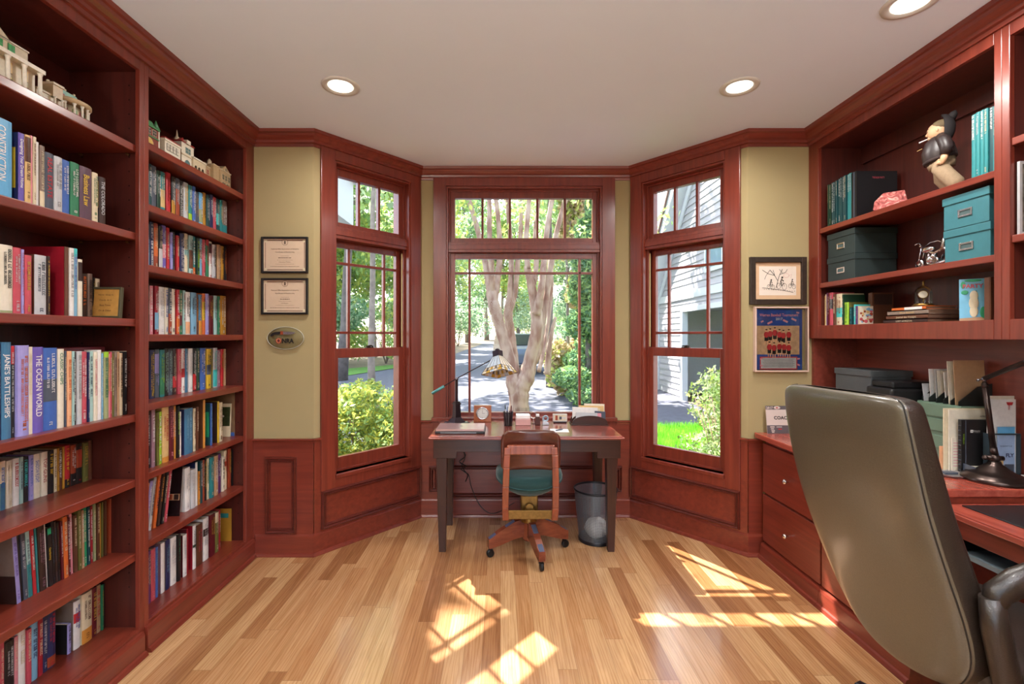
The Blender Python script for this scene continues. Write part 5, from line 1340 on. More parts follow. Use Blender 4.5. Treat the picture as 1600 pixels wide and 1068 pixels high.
cord([(-.27, 3.69, .74), (-.285, 3.60, .60), (-.27, 3.59, .50), (-.295, 3.6, .44), (-.26, 3.58, .39), (-.24, 3.6, .36), (-.22, 3.62, .26), (-.16, 3.65, .12), (-.08, 3.64, .06), (.0, 3.60, .09), (.05, 3.5, .16), (.10, 3.42, .22)], .003, 'black cord drooping from the left rear desk leg towards the swivel chair')
cord([(-.30, 3.69, .70), (-.295, 3.6, .58), (-.265, 3.57, .52), (-.31, 3.59, .47), (-.26, 3.57, .44), (-.30, 3.6, .41), (-.25, 3.6, .37), (-.27, 3.66, .30)], .004, 'thick tangle of black cable hanging beside the left rear desk leg')
# ================================================================== things on the return walls
FRB = mat('frame_black', (22, 19, 20), .35); CER = mat('paper_cert', (206, 182, 158), .5, var=.02)
def pic(name, cx, cz, w, h, border, fm, label, cat, art, dpt=.018, y=YR):
    fr = Fr((cx, y-.0015, cz), (1, 0, 0), (0, 1, 0)); t = thing(name, (cx, y, cz), label, cat)
    m = MB(fr); ring(m, -w/2, w/2, -h/2, h/2, -dpt, 0, border); m.build('frame', fm, t, bevel=.002)
    m = MB(fr); mats = art(m, w/2-border, h/2-border); m.build('print', mats, t)
    return t, fr
def cert(lines, seed):
    def f(m, a, b):
        m.box(-a, a, -.006, -.001, -b, b, 0); y = -.0064
        q = lambda x0, x1, z0, z1, mi, yy=y: m.quad((x0, yy, z0), (x1, yy, z0), (x1, yy, z1), (x0, yy, z1), mi)
        for (x0, x1, z0, z1) in ((-a+.012, a-.012, b-.012, b-.008), (-a+.012, a-.012, -b+.008, -b+.012), (-a+.010, -a+.013, -b+.012, b-.012), (a-.013, a-.010, -b+.012, b-.012)): q(x0, x1, z0, z1, 1)
        for sx in (-1, 1):
            for sz in (-1, 1): m.lathe([(.009, 0), (.009, .0003)], (sx*(a-.014), y, sz*(b-.013)), 12, axis=(0, -1, 0), m=2)
        m.lathe([(.020, 0), (.020, .0004)], (0, y, b-.022), 20, axis=(0, -1, 0), m=0); m.lathe([(.020, .0005), (.018, .0006)], (0, y, b-.022), 20, axis=(0, -1, 0), m=1, cap=False)
        m.m = 3; m.box(-.007, .007, y-.001, y-.0006, b-.026, b-.022); m.box(-.003, .003, y-.001, y-.0006, b-.032, b-.012); m.box(-.006, .006, y-.001, y-.0006, b-.033, b-.030); m.box(-.006, .006, y-.001, y-.0006, b-.016, b-.013)
        for s, z, sz, wd in lines:
            if s: m.text(s, (0, y-.0005, z), (1, 0, 0), (0, 0, 1), sz, 3, fit=wd)
            else:
                x = -wd/2; rr = random.Random(seed+int(z*1e4))
                while x < wd/2: l = rr.uniform(.004, .012); q(x, min(x+l, wd/2), z-sz/3, z+sz/3, 3, y-.0003); x += l+.003
        return [CER, cv('brown'), cv('cream'), mat('ink_sepia', (70, 48, 40), .7, var=0)]
    return f
pic('framed_certificate', -1.396, 1.945, .302, .235, .013, FRB, 'upper of two black framed certificates on the wall left of the bay', 'certificate', cert([('National Rifle Association of America', .040, .0085, .19), ('Certificate of Membership', .020, .0085, .13), ('', -.006, .002, .05), ('', -.018, .006, .085), ('', -.032, .002, .10), ('Endowment Member', -.044, .0065, .09), ('', -.058, .002, .12), ('', -.074, .004, .19)], 3))
pic('framed_certificate', -1.396, 1.678, .302, .235, .013, FRB, 'lower of two black framed certificates, above the oval knife plaque', 'certificate', cert([('National Rifle Association of America', .040, .0085, .19), ('Certificate of Membership', .020, .0085, .13), ('', -.006, .002, .05), ('', -.018, .006, .06), ('', -.032, .002, .08), ('Life Member', -.044, .0065, .05), ('', -.058, .002, .12), ('', -.074, .004, .19)], 5))
# oval acrylic plaque with a knife
cx, cz = -1.39, 1.408; t = thing('oval_plaque', (cx, YR, cz), 'clear oval plaque with a knife on the wall below the framed certificates', 'plaque')
m = MB(); k = 40
for (r, yy) in ((1, 0),): pass
m.sm = True; R0 = [(cx+.118*math.cos(2*math.pi*i/k), YR-.001, cz+.072*math.sin(2*math.pi*i/k)) for i in range(k)]; R1 = [(cx+.118*math.cos(2*math.pi*i/k), YR-.012, cz+.072*math.sin(2*math.pi*i/k)) for i in range(k)]; R2 = [(cx+.108*math.cos(2*math.pi*i/k), YR-.017, cz+.063*math.sin(2*math.pi*i/k)) for i in range(k)]
m.add(R0+R1+R2, [(i, (i+1) % k, k+(i+1) % k, k+i) for i in range(k)]+[(k+i, k+(i+1) % k, 2*k+(i+1) % k, 2*k+i) for i in range(k)]+[tuple(range(2*k, 3*k))]); m.sm = False
m.build('acrylic_oval', glass_mat('acrylic_plaque', (.9, .91, .88), 1.0), t)
m = MB(); m.tube([(cx+.118*math.cos(2*math.pi*i/k), YR-.013, cz+.072*math.sin(2*math.pi*i/k)) for i in range(k+1)], .0022, 6, cap=False); m.build('oval_rim', mat('rim_clear', (205, 205, 190), .15, .3, var=0), t)
m = MB(); yk = YR-.022
m.prism([(cx-.095, cz+.018), (cx-.09, cz+.010), (cx-.07, cz+.022), (cx-.045, cz+.022), (cx-.03, cz+.026), (cx-.028, cz+.042), (cx-.06, cz+.040), (cx-.085, cz+.032)], yk, yk+.006, 'y', 0); m.build('knife_handle', cv('ink-black'), t)
m = MB(); m.box(cx-.03, cx-.012, yk, yk+.007, cz+.022, cz+.044, 0); m.build('knife_bolster', cv('rust'), t)
m = MB(); m.prism([(cx-.012, cz+.024), (cx+.03, cz+.022), (cx+.055, cz+.028), (cx+.068, cz+.036), (cx+.02, cz+.042), (cx-.012, cz+.041)], yk+.001, yk+.004, 'y', 0); m.build('knife_blade', mat('blade_steel', (176, 168, 176), .25, .8, var=0), t)
m = MB(); m.lathe([(.0185, 0), (.0185, .001)], (cx-.042, YR-.0175, cz-.017), 24, axis=(0, -1, 0), m=0); m.lathe([(.014, .0012), (.012, .0013)], (cx-.042, YR-.0175, cz-.017), 24, axis=(0, -1, 0), m=2, cap=False)
m.box(cx-.047, cx-.037, YR-.0193, YR-.0188, cz-.019, cz-.015, 1); m.box(cx-.0435, cx-.0405, YR-.0193, YR-.0188, cz-.026, cz-.008, 1)
m.text('NRA', (cx+.018, YR-.0185, cz-.017), (1, 0, 0), (0, 0, 1), .030, 1, fit=.075, bold=.03); m.build('emblem', [mat('emblem_red', (150, 40, 34), .5, var=0), cv('ink-black'), cv('sand')], t)
# bicycle drawing
def bikes(m, a, b):
    m.box(-a, a, -.008, -.001, -b, b, 0); m.box(-a+.028, a-.028, -.0085, -.008, -b+.026, b-.026, 1); y = -.0092; m.m = 2
    def ln(pts, r=.0012): m.tube([(p[0], y, p[1]) for p in pts], r, 4)
    def circ(cx, cz, rx, rz, r=.001): ln([(cx+rx*math.cos(i*.5236), cz+rz*math.sin(i*.5236)) for i in range(13)], r)
    ln([(-.01, -.045), (.0, .0), (-.02, .035), (-.05, .07)], .0016); ln([(.0, .0), (.012, .04), (.03, .075)], .0014); ln([(-.02, .035), (-.06, .045), (-.10, .07)]); ln([(.012, .04), (.05, .055), (.062, .075)]); ln([(-.05, .07), (-.075, .035), (-.085, .01)]); ln([(-.02, .035), (-.03, .07)]); ln([(.03, .05), (.01, .075)])
    for (cx, cz, s) in ((-.045, -.03, .75), (.025, -.025, 1.0), (.092, -.025, .7)):
        circ(cx-.018*s, cz-.008, .013*s, .019*s); circ(cx+.018*s, cz-.012, .015*s, .022*s)
        ln([(cx-.018*s, cz-.008), (cx-.005*s, cz+.012*s), (cx+.014*s, cz+.012*s), (cx+.018*s, cz-.012)]); ln([(cx-.005*s, cz+.012*s), (cx+.002*s, cz-.012*s), (cx+.014*s, cz+.012*s)])
        ln([(cx-.006*s, cz+.018*s), (cx+.0*s, cz+.038*s), (cx+.012*s, cz+.022*s)], .0035*s); m.ball((cx+.004*s, y, cz+.047*s), .0065*s, 2, 8, 6, (1, .1, 1)); ln([(cx-.006*s, cz+.018*s), (cx+.002*s, cz-.008*s)], .0025*s)
    ln([(-.10, -.045), (-.04, -.05), (.03, -.06), (.10, -.075)], .0012)
    for i in range(14): x = -.09+i*.015; ln([(x, -.052-.012*(i/14)), (x+.006, -.056-.014*(i/14))], .0009)
    m.m = 3; circ(.055, .035, .018, .014, .0006); ln([(.07, .03), (.09, .045), (.085, .02)], .0006)
    return [mat('mat_board_peach', (206, 170, 136), .8, var=.02), mat('drawing_paper', (222, 208, 196), .8, var=.02), mat('ink_black', (30, 26, 26), .8, var=0), cv('pink')]
t, fr = pic('framed_drawing', 1.794, 1.778, .364, .307, .034, mat('frame_walnut', (48, 36, 28), .45, var=.3, scale=50), 'dark framed ink drawing of cyclists under a tree on the right return wall', 'picture', bikes, .022)
# team poster in a clear frame
def poster(m, a, b):
    m.box(-a+.004, a-.024, -.012, -.008, -b+.004, b-.006, 0); y = -.0125; m.m = 1
    def q(x0, x1, z0, z1, mi, yy=y): m.quad((x0, yy, z0), (x1, yy, z0), (x1, yy, z1), (x0, yy, z1), mi)
    q(-a+.006, a-.042, -.098, .088, 1)
    for i, (x, z) in enumerate(((-.085, .05), (-.06, .055), (-.03, .062), (.0, .05), (.025, .045), (.06, .05), (-.065, -.03), (-.035, -.035), (.0, -.028), (.03, -.03), (.06, -.035))):
        m.ball((x-.008, y-.0008, z+.007), .0085, 3, 8, 5, (1, .05, 1.1)); m.ball((x-.008, y-.0010, z+.012), .0075, 4, 8, 5, (1, .05, .6)); m.ball((x-.008, y-.0006, z-.02), .017, 2, 8, 5, (1, .03, 1.2)); q(x-.020, x+.004, z-.062, z-.035, 4, y-.0003); q(x-.018, x-.012, z-.082, z-.06, 3, y-.0004); q(x-.004, x+.002, z-.082, z-.06, 3, y-.0004)
    q(-a+.028, a-.055, -.195, -.112, 2); q(-a+.035, a-.062, -.188, -.119, 5, y-.0003)
    for i in range(8): q(-a+.045+.006*(i % 3), a-.075-.008*(i % 2), -.128-i*.007, -.1265-i*.007, 4, y-.0006)
    m.text('Warren Baseball Tournament', (-.012, y-.0006, .158), (1, 0, 0), (0, 0, 1), .019, 6, fit=.25, bold=.02); m.text('2017', (-.01, y-.0006, .132), (1, 0, 0), (0, 0, 1), .016, 5, bold=.03)
    for (x, z, an) in ((-.12, .115, 25), (-.07, .108, 25), (.03, .118, -25), (.085, .128, -25), (.11, .172, -12), (-.125, -.125, 25), (-.125, -.17, -25), (.115, -.125, 5), (.115, -.165, -25)):
        c, s = math.cos(math.radians(an)), math.sin(math.radians(an)); x = min(x, a-.048); l, h = (.017, .006) if abs(x) < .1 else (.009, .005)
        m.quad(*[(x+c*i-s*j, y-.0007, z+s*i+c*j) for i, j in ((-l, -h), (l, -h), (l, h), (-l, h))], 7)
    return [mat('poster_blue', (34, 70, 150), .5, var=.25, scale=12), mat('photo_sand', (196, 160, 124), .5, var=.2, scale=40), cv('red'), cv('peach'), cv('ink-black'), cv('silver'), cv('pink'), cv('pink')]
t, fr = pic('team_poster', 1.811, 1.40, .346, .42, .010, mat('frame_clear_edge', (206, 178, 164), .3, var=0), 'blue team poster with a group in red shirts in a clear frame, below the drawing', 'poster', poster, .03)
m = MB(fr); m.box(-.163, .163, -.029, -.027, -.2, .2); m.build('acrylic_cover', glass_mat('acrylic_cover', (.95, .95, .93), .8), t)
# ================================================================== right upper shelves
row('upper right shelf by the black slipcase', 'slim teal books at the left end of the upper right shelf', (1280, 260, 12.57), 2.094, 2.035, """
165 188 360 dark-green sage {'ts':(.55,.98)}
190 215 350 dark-green cream {'ts':(.4,.98)}
238 268 320 dark-teal white {'ts':(.3,.98)}
273 305 305 dark-teal silver {'ts':(.3,.98)}
325 352 275 dark-teal ivory {'ts':(.65,.98)}
368 402 240 dark-teal white {'ts':(.6,.98)}
412 442 215 dark-teal silver {'ts':(.55,.98)}
455 485 195 dark-teal white {'ts':(.45,.98)}
490 527 175 dark-teal cream {'ts':(.5,.98)}
548 580 155 teal white {'ts':(.6,.98)}
590 630 130 teal silver {'ts':(.6,.98)}
""", ymax=2.975, face=-1, dmax=.2)
y1 = F*2.035/(1280+635/12.57-VPX); t = thing('slipcase', (2.03, y1-.03, 2.095), 'black slipcase with small orange title behind the pink stone slab', 'slipcase')
m = MB(); m.box(2.03, 2.262, y1-.045, y1-.006, 2.0945, 2.362, 0); m.box(2.028, 2.03, y1-.03, y1-.024, 2.0945, 2.362, 1); m.text('THE RUSH PARTY', (2.155, y1-.0456, 2.325), (1, 0, 0), (0, 0, 1), .011, 2, fit=.07); m.build('case', [mat('case_black', (18, 18, 22), .45), cv('slate'), cv('rose')], t, bevel=.001)
# pink stone slab
def stone():
    m, tt, b = new_mat('agate'); N = tt.nodes.new; L = tt.links.new; tc = N('ShaderNodeTexCoord'); n = N('ShaderNodeTexNoise'); n.inputs['Scale'].default_value = 26; n.inputs['Detail'].default_value = 6; n.inputs['Distortion'].default_value = 2.2
    L(tc.outputs['Object'], n.inputs[0]); r = N('ShaderNodeValToRGB'); e = r.color_ramp.elements; e[0].position = .3; e[0].color = (*lin((120, 52, 50)), 1); e[1].position = .7; e[1].color = (*lin((226, 184, 170)), 1); a = e.new(.5); a.color = (*lin((190, 104, 100)), 1); L(n.outputs['Fac'], r.inputs[0]); L(r.outputs[0], b.inputs['Base Color']); b.inputs['Roughness'].default_value = .15; return m
m = MB(rotz((2.085, 2.53, 2.0945), -48)); k = [(-.075, .012), (-.055, .0), (.06, .0), (.072, .02), (.058, .092), (-.03, .095), (-.068, .055)]
m.prism(k, -.012, .012, 'y'); tag(m.build('stone_slab', stone(), bevel=.004), 'polished pink and white stone slab on the upper right shelf', 'stone')
row('upper right shelf by the stile', 'tall teal books at the right end of the upper right shelf', (1260, 140, 4.11), 2.094, 2.035, """
1055 1082 162 teal white {'ts':(.6,.98)}
1086 1112 145 teal silver {'ts':(.65,.98)}
1114 1136 132 teal white {'ts':(.55,.98)}
1142 1168 122 teal cream {'ts':(.6,.98)}
1170 1196 112 dark-teal white {'ts':(.65,.98)}
1198 1222 104 teal ivory {'ts':(.55,.98)}
""", ymax=2.975, face=-1, dmax=.17)
# storage boxes
def storage_box(y0, y1, x0, x1, z0, h, col, colname, label, group):
    t = thing('storage_box', ((x0+x1)/2, (y0+y1)/2, z0), label, 'storage box', group)
    m = MB(); m.box(x0+.004, x1, y0+.004, y1-.004, z0+.0005, z0+h-.006); m.build('box_body', col, t, bevel=.002)
    m = MB(); m.box(x0, x1+.003, y0, y1, z0+h-.034, z0+h); m.build('lid', col, t, bevel=.002)
    fr = Fr((x0+.004, (y0+y1)/2, z0+h*.42), (0, -1, 0), (1, 0, 0)); m = MB(fr); ring(m, -.032, .032, -.017, .017, -.004, 0, .008); m.build('label_holder', KN, t, bevel=.001)
    m = MB(fr); m.box(-.025, .025, -.0015, -.0005, -.01, .01); m.build('label_card', mat('card_dark', (70, 90, 92), .6), t)
DB = mat('box_charcoal', (38, 52, 52), .6, var=.05); TB = mat('box_teal', (52, 112, 122), .6, var=.04)
storage_box(2.715, 2.945, 2.03, 2.275, 1.7525, .146, DB, 'dark', 'lower of two charcoal storage boxes, below the black slipcase', 'charcoal boxes')
storage_box(2.715, 2.945, 2.03, 2.275, 1.8990, .146, DB, 'dark', 'upper of two charcoal storage boxes stacked at the left of the shelf', 'charcoal boxes')
storage_box(1.962, 2.172, 2.03, 2.275, 1.7525, .146, TB, 'teal', 'lower of two teal storage boxes, right of the chrome motorcycle', 'teal boxes')
storage_box(1.962, 2.172, 2.025, 2.270, 1.8990, .146, TB, 'teal', 'upper of two teal storage boxes, under the tall teal books', 'teal boxes')
# chrome chopper motorcycle
CR = mat('chrome', (220, 220, 224), .12, 1.0, var=0)
M0 = Vector((2.085, 2.27, 1.7525)); fr = Fr(M0, (-.12, -1, 0), (1, -.12, 0)); t = thing('motorcycle_sculpture', M0, 'chrome sculpture of a long motorcycle between the charcoal and the teal boxes', 'sculpture')
for x, r, w, nm in ((-.098, .026, .007, 'front_wheel'), (.072, .030, .013, 'rear_wheel')):
    m = MB(fr); m.lathe([(r*.78, -w), (r, -w*.6), (r, w*.6), (r*.78, w), (r*.74, 0), (r*.78, -w)], (x, 0, r), 24, axis=(0, 1, 0), cap=False); m.lathe([(.005, -w), (.005, w)], (x, 0, r), 8, axis=(0, 1, 0))
    for i in range(8): a = i*math.pi/4; m.tube([(x, 0, r), (x+r*.76*math.cos(a), 0, r+r*.76*math.sin(a))], .001, 4)
    m.build(nm, CR, t)
m = MB(fr)
for s in (-.008, .008): m.tube([(-.098, s, .026), (-.078, s, .105)], .0025, 6)
m.build('fork', CR, t)
m = MB(fr); m.tube([(-.085, .0, .112), (-.10, .0, .118)], .006, 8); m.tube([(-.075, -.04, .118), (-.07, -.025, .128), (-.078, 0, .105), (-.07, .025, .128), (-.055, .05, .135), (-.038, .055, .125)], .003, 6); m.build('handlebar', CR, t)
m = MB(fr); m.ball((-.045, 0, .092), .032, n=14, k=8, sq=(1.25, .5, .5)); m.build('fuel_tank', CR, t)
m = MB(fr); m.tube([(-.078, 0, .10), (-.03, 0, .078), (.0, 0, .065), (.03, 0, .075), (.06, 0, .082), (.09, 0, .062)], [.004, .006, .008, .006, .009, .005], 8, sx=1.6); m.tube([(-.06, 0, .07), (-.05, 0, .02), (.02, 0, .018), (.07, 0, .03)], .003, 6); m.build('motorcycle_frame', CR, t)
m = MB(fr); m.ball((-.028, 0, .04), .02, n=10, k=6); m.ball((-.01, .0, .052), .014, n=10, k=6); m.ball((-.04, 0, .055), .012, n=10, k=6, sq=(.7, .7, 1.5)); m.lathe([(.014, -.012), (.014, .012)], (.01, 0, .032), 12, axis=(0, 1, 0)); m.build('engine', CR, t)
for s in (-.012, .012):
    m = MB(fr); m.tube([(-.03, s, .04), (-.035, s, .02), (.0, s, .012), (.10, s, .018)], [.003, .004, .004, .006], 8); m.build('exhaust_pipe', CR, t)
m = MB(fr); m.tube([(.035, 0, .08), (.045, 0, .105), (.048, 0, .132)], [.004, .005, .006], 8, sx=2); m.build('sissy_bar', CR, t)
# third shelf: book cluster, stack, dome clock, dog card
row('lower right shelf cluster', 'upright books at the left end of the lower right shelf', (1275, 430, 12.57), 1.487, 2.035, """
105 182 410 ochre cream
185 203 375 cream brown
205 236 345 purple mauve
239 270 345 maroon cream
273 345 340 rose silver {'band':'ink-black','at':(.5,.8)}
350 404 370 brown cream
406 520 362 cream rust {'band':'turquoise','at':(.25,.55)}
524 548 380 dark-green cream
556 640 530 lime green {'cover':'olive'}
666 704 640 dark-teal turquoise
""", ymax=2.975, face=-1, dmax=.13)
def y_at(px, X=2.035): return F*X/(px-VPX)
o = book(y_at(1336.6), y_at(1334.2), 2.035, 1.4873, .115, .1, 'turquoise', 'white', '', {}, -1); tag(o, 'thin turquoise book behind the floral book, lower right shelf', 'book')
o = book(y_at(1340.2), y_at(1336.8), 2.035, 1.4873, .105, .088, 'purple', 'mauve', '', {'cover': 'cream'}, -1); tag(o, 'small floral covered book with a purple spine, lower right shelf', 'book')
yf = y_at(1340.2)-.0008; rr = random.Random(4); m = MB()
m.quad((2.045, yf, 1.492), (2.122, yf, 1.492), (2.122, yf, 1.588), (2.045, yf, 1.588), 0)
for i in range(26): m.ball((rr.uniform(2.05, 2.117), yf-.0004, rr.uniform(1.498, 1.582)), rr.uniform(.005, .011), 1+i % 4, 10, 4, (1, .02, 1))
m.build('floral_pattern', [cv('ivory'), cv('rust'), cv('sky-blue'), cv('rose'), cv('sand')], o)
m = MB(); m.box(2.12, 2.24, 2.70, 2.73, 1.4875, 1.668, 0); m.box(2.128, 2.232, 2.699, 2.70, 1.60, 1.66, 1); m.text('HERITAGE', (2.18, 2.6985, 1.64), (1, 0, 0), (0, 0, 1), .012, 2, fit=.07) if False else None
tag(m.build('book', [cv('brown'), cv('dark-brown')]), 'large brown book with a framed cover standing behind the lime book', 'book')
zz = 1.4873
for (y0, y1, dp, h, c, tc, lb) in ((2.265, 2.525, .215, .019, 'dark-brown', 'cream', 'bottom'), (2.262, 2.505, .20, .021, 'brown', 'cream', 'second from bottom'), (2.258, 2.498, .205, .022, 'taupe', 'sand', 'second from top'), (2.272, 2.47, .15, .017, 'rust', 'white', 'top')):
    m = MB(); x0 = 2.04; m.box(x0, x0+.003, y0, y1, zz, zz+h, 0); m.box(x0, x0+dp, y0, y1, zz, zz+.003, 0); m.box(x0, x0+dp, y0, y1, zz+h-.003, zz+h, 0)
    m.m = 1
    if lb == 'top': m.box(x0-.0006, x0, y0+.02, y0+.12, zz+.002, zz+h-.002, 1)
    else:
        m.text({'bottom': 'LOST HORIZON', 'second from bottom': 'Journal des Voyages', 'second from top': 'West Animals'}[lb], (x0-.0008, (y0+y1)/2, zz+h/2), (0, -1, 0), (0, 0, 1), h*.5, 1, fit=(y1-y0)*.6)
    o = m.build('book', [cv('orange') if lb == 'top' else cv(c), cv(tc)]); tag(o, '%s book of the flat stack under the glass dome clock' % lb, 'book', 'flat stack under the dome clock')
    m = MB(); m.box(x0+.0035, x0+dp-.004, y0+.004, y1-.004, zz+.0033, zz+h-.0033); m.build('pages', mat('pages_brown', (120, 92, 74), .8), o); zz += h+.0003
cx, cy = 2.085, 2.335; t = thing('dome_clock', (cx, cy, zz), 'small brass clock under a glass dome on top of the flat book stack', 'clock')
m = MB(); m.lathe([(.042, 0), (.044, .004), (.036, .010), (.036, .013)], (cx, cy, zz), 28); m.build('base', BRASS, t)
m = MB(); m.lathe([(.034, .013), (.034, .065), (.030, .083), (.018, .096), (.001, .101)], (cx, cy, zz), 28, cap=False); m.build('glass_dome', glass_mat('dome_glass', (.97, .98, .98), .9), t)
m = MB(); m.lathe([(.003, .100), (.006, .106), (.003, .112), (.006, .118), (.001, .126)], (cx, cy, zz), 12); m.build('finial', BRASS, t)
m = MB(); m.lathe([(.002, .013), (.002, .04)], (cx, cy, zz), 8); m.lathe([(.020, 0), (.021, .004), (.019, .006)], (cx, cy, zz+.058), 24, axis=(-.75, -.6, 0), m=0); m.lathe([(.017, .0062), (0, .0064)], (cx, cy, zz+.058), 24, axis=(-.75, -.6, 0), cap=False, m=1); m.build('clock_face', [BRASS, cv('ivory')], t)
def dog(fr, t, w, h):
    m = MB(fr); m.box(-w/2, w/2, 0, .006, 0, h, 0); y = -.0007; m.m = 1; c = lambda x, z, r, mi, sx=1, sz=1: m.ball((x*w, y, z*h), r, mi, 12, 6, (sx, .03, sz))
    m.quad((-w/2, y+.0003, 0), (w/2, y+.0003, 0), (w/2, y+.0003, h*.1), (-w/2, y+.0003, h*.06), 2)
    c(.02, .22, .014, 1, 1, 1.8); c(.02, .42, .016, 1, 1, 2.0); c(.03, .60, .014, 1, 1, 1.6); c(.06, .66, .006, 5, 1, .8); c(.0, .70, .003, 5); c(.1, .70, .003, 5); c(-.02, .3, .007, 4, 1, 2)
    c(-.36, .86, .008, 3, 1, 2.0); c(-.3, .68, .012, 3, 1, .8); c(.36, .2, .014, 3, .8, 1.8); c(.42, .12, .012, 3); c(0, .96, .02, 3, 1.4, .3)
    m.text('PARTY', (0, y-.0012, h*.83), (1, 0, 0), (0, 0, 1), .017, 4, fit=w*.75, bold=.04)
    m.build('card', [mat('card_sky', (110, 180, 214), .35, var=.1, scale=20), cv('cream'), cv('tan'), cv('emerald'), cv('rose'), cv('ink-black')], t)
card('greeting_card', (2.072, 2.075, 1.4875), .088, .185, -36, 3, 'blue card with a pale dog standing upright at the right of the lower shelf', 'card', dog)
m = MB(); m.box(2.05, 2.22, 1.985, 2.008, 1.4875, 1.668, 0); ring(m, 2.05, 2.22, 1.4875, 1.668, 1.981, 1.985, .012); tag(m.build('book', [cv('brown')], bevel=.002), 'large brown leather book standing against the stile behind the dog card', 'book')
# photo in the rightmost bookcase
def bw(fr, t, w, h):
    m = MB(fr); ring(m, -w/2, w/2, 0, h, -.004, .006, .010); m.build('frame', cv('silver'), t)
    m = MB(fr); m.box(-w/2+.009, w/2-.009, 0, .004, .009, h-.009, 0); m.build('print', mat('photo_bw', (110, 106, 98), .4, var=.8, scale=26), t)
card('framed_photo', (2.115, 1.848, 1.817), .185, .285, 0, 0, 'silver framed black and white photo cut by the right edge of the photo', 'photo', bw)
# ================================================================== dressed doll
d0 = Vector((2.09, 2.245, 2.0945)); fr = Fr(d0, (-.45, .55, 0), (.55, .45, 0)); fr.v = Vector((-fr.u.y, fr.u.x, 0)).normalized()*.8
t = thing('doll', d0, 'old man doll in a dark hooded jacket and khaki trousers smoking a cigarette', 'doll')
KH = mat('cloth_khaki', (150, 128, 102), .85, var=.08, scale=90); JK = mat('cloth_jacket', (48, 38, 38), .42, var=.25, scale=40, bump=.5); SKN = mat('doll_skin', (206, 160, 124), .5, var=.06); SHO = mat('shoe_dark', (34, 26, 26), .4)
for s in (-1, 1):
    y = s*.032
    m = MB(fr); m.tube([(-.005, y*.7, .145), (.0, y, .115), (-.012-s*.012, y*1.15, .075), (-.04-s*.012, y*1.3, .035), (-.05-s*.012, y*1.4, .012)], [.034, .034, .033, .033, .028], 14); m.build('trouser_leg', KH, t)
    m = MB(fr); m.ball((-.040-s*.012, y*1.4, .011), .02, n=14, k=8, sq=(1.5, .8, .52)); m.build('shoe', SHO, t)
m = MB(fr); m.tube([(-.002, 0, .118), (.0, 0, .14), (.002, 0, .175)], [.046, .052, .050], 16, sx=1.0); m.build('trouser_seat', KH, t)
m = MB(fr); m.tube([(.004, 0, .160), (.012, 0, .168), (.016, 0, .20), (.010, 0, .24), (.0, 0, .265), (-.002, 0, .275)], [.052, .056, .057, .050, .036, .026], 18); m.build('jacket', JK, t)
m = MB(fr); m.tube([(.003, 0, .156), (.006, 0, .170)], [.062, .064], 18); m.build('jacket_hem', mat('knit_brown', (44, 28, 26), .8), t)
for s in (-1, 1):
    m = MB(fr); m.tube([(-.002, s*.036, .262), (-.016, s*.060, .238), (-.026, s*.070, .20), (-.020, s*.070, .168)], [.022, .025, .024, .018], 12); m.build('sleeve', JK, t)
    m = MB(fr); m.tube([(-.020, s*.070, .172), (-.016, s*.068, .15), (-.010, s*.066, .138), (-.006, s*.064, .128)], [.013, .014, .012, .006], 10)
    for f in range(4): m.tube([(-.014+f*.006, s*.072, .142), (-.010+f*.006, s*.071, .126-.002*(f % 2))], [.0045, .003], 6)
    m.tube([(-.002, s*.07, .15), (.008, s*.067, .14)], [.005, .004], 6); m.build('hand', SKN, t)
hc = (.012, 0, .300)
m = MB(fr); m.ball(hc, .041, n=18, k=12, sq=(1, .9, 1.05)); m.ball((.047, 0, .292), .010, n=10, k=8, sq=(1.1, .8, .9)); m.ball((.036, 0, .274), .016, n=10, k=8, sq=(1, 1, .7)); m.ball((.040, 0, .312), .012, n=10, k=6, sq=(.7, 2, .5)); 
for s in (-1, 1): m.ball((.010, s*.036, .298), .008, n=8, k=6, sq=(.6, .5, 1))
hd = m.build('head', SKN, t)
m = MB(fr)
for s in (-1, 1): m.ball((.043, s*.014, .302), .0065, 0, 10, 8); m.tube([(.046, s*.005, .314), (.044, s*.014, .317), (.036, s*.023, .313)], .0026, 6, m=1)
m.tube([(.048, -.010, .277), (.051, 0, .275), (.048, .010, .277)], .0018, 6, m=1); m.build('face', [mat('eye_dark', (52, 52, 54), .2), mat('brow_brown', (60, 42, 34), .8)], hd)
m = MB(fr); m.sm = True
def hood(i, j):
    a = -1.25+2.5*i/14; b = j/10*math.pi
    # a shell round the back of the head, open to the front
    r = .05+.004*math.sin(a*3); x = hc[0]-.012-r*math.cos(a)*math.sin(b)*1.0; y = r*math.sin(a)*math.sin(b)*1.0; z = hc[2]+.002+(.058+.016*math.cos(a))*math.cos(b)
    return (x, y, z)
m.grid(hood, 15, 11); o = m.build('hood', mat('hood_black', (26, 20, 22), .8), t); sd = o.modifiers.new('s', 'SOLIDIFY'); sd.thickness = .006
m = MB(fr); m.tube([(-.03, 0, .345), (-.045, 0, .368), (-.048, 0, .378)], [.022, .014, .004], 10); m.build('hood_peak', MATS['hood_black'], t)
m = MB(fr); m.ball((.0, 0, .322), .039, n=16, k=8, sq=(1, .94, .75)); m.build('cap', mat('cap_olive', (104, 88, 62), .8, var=.15), t)
m = MB(fr); m.tube([(.046, .004, .274), (.078, .016, .262)], .0028, 8); m.build('cigarette', cv('white'), t)
m = MB(fr); m.tube([(.068, .01, .232), (.086, .014, .224)], .0015, 6); m.build('zip_pull', cv('sand'), t)
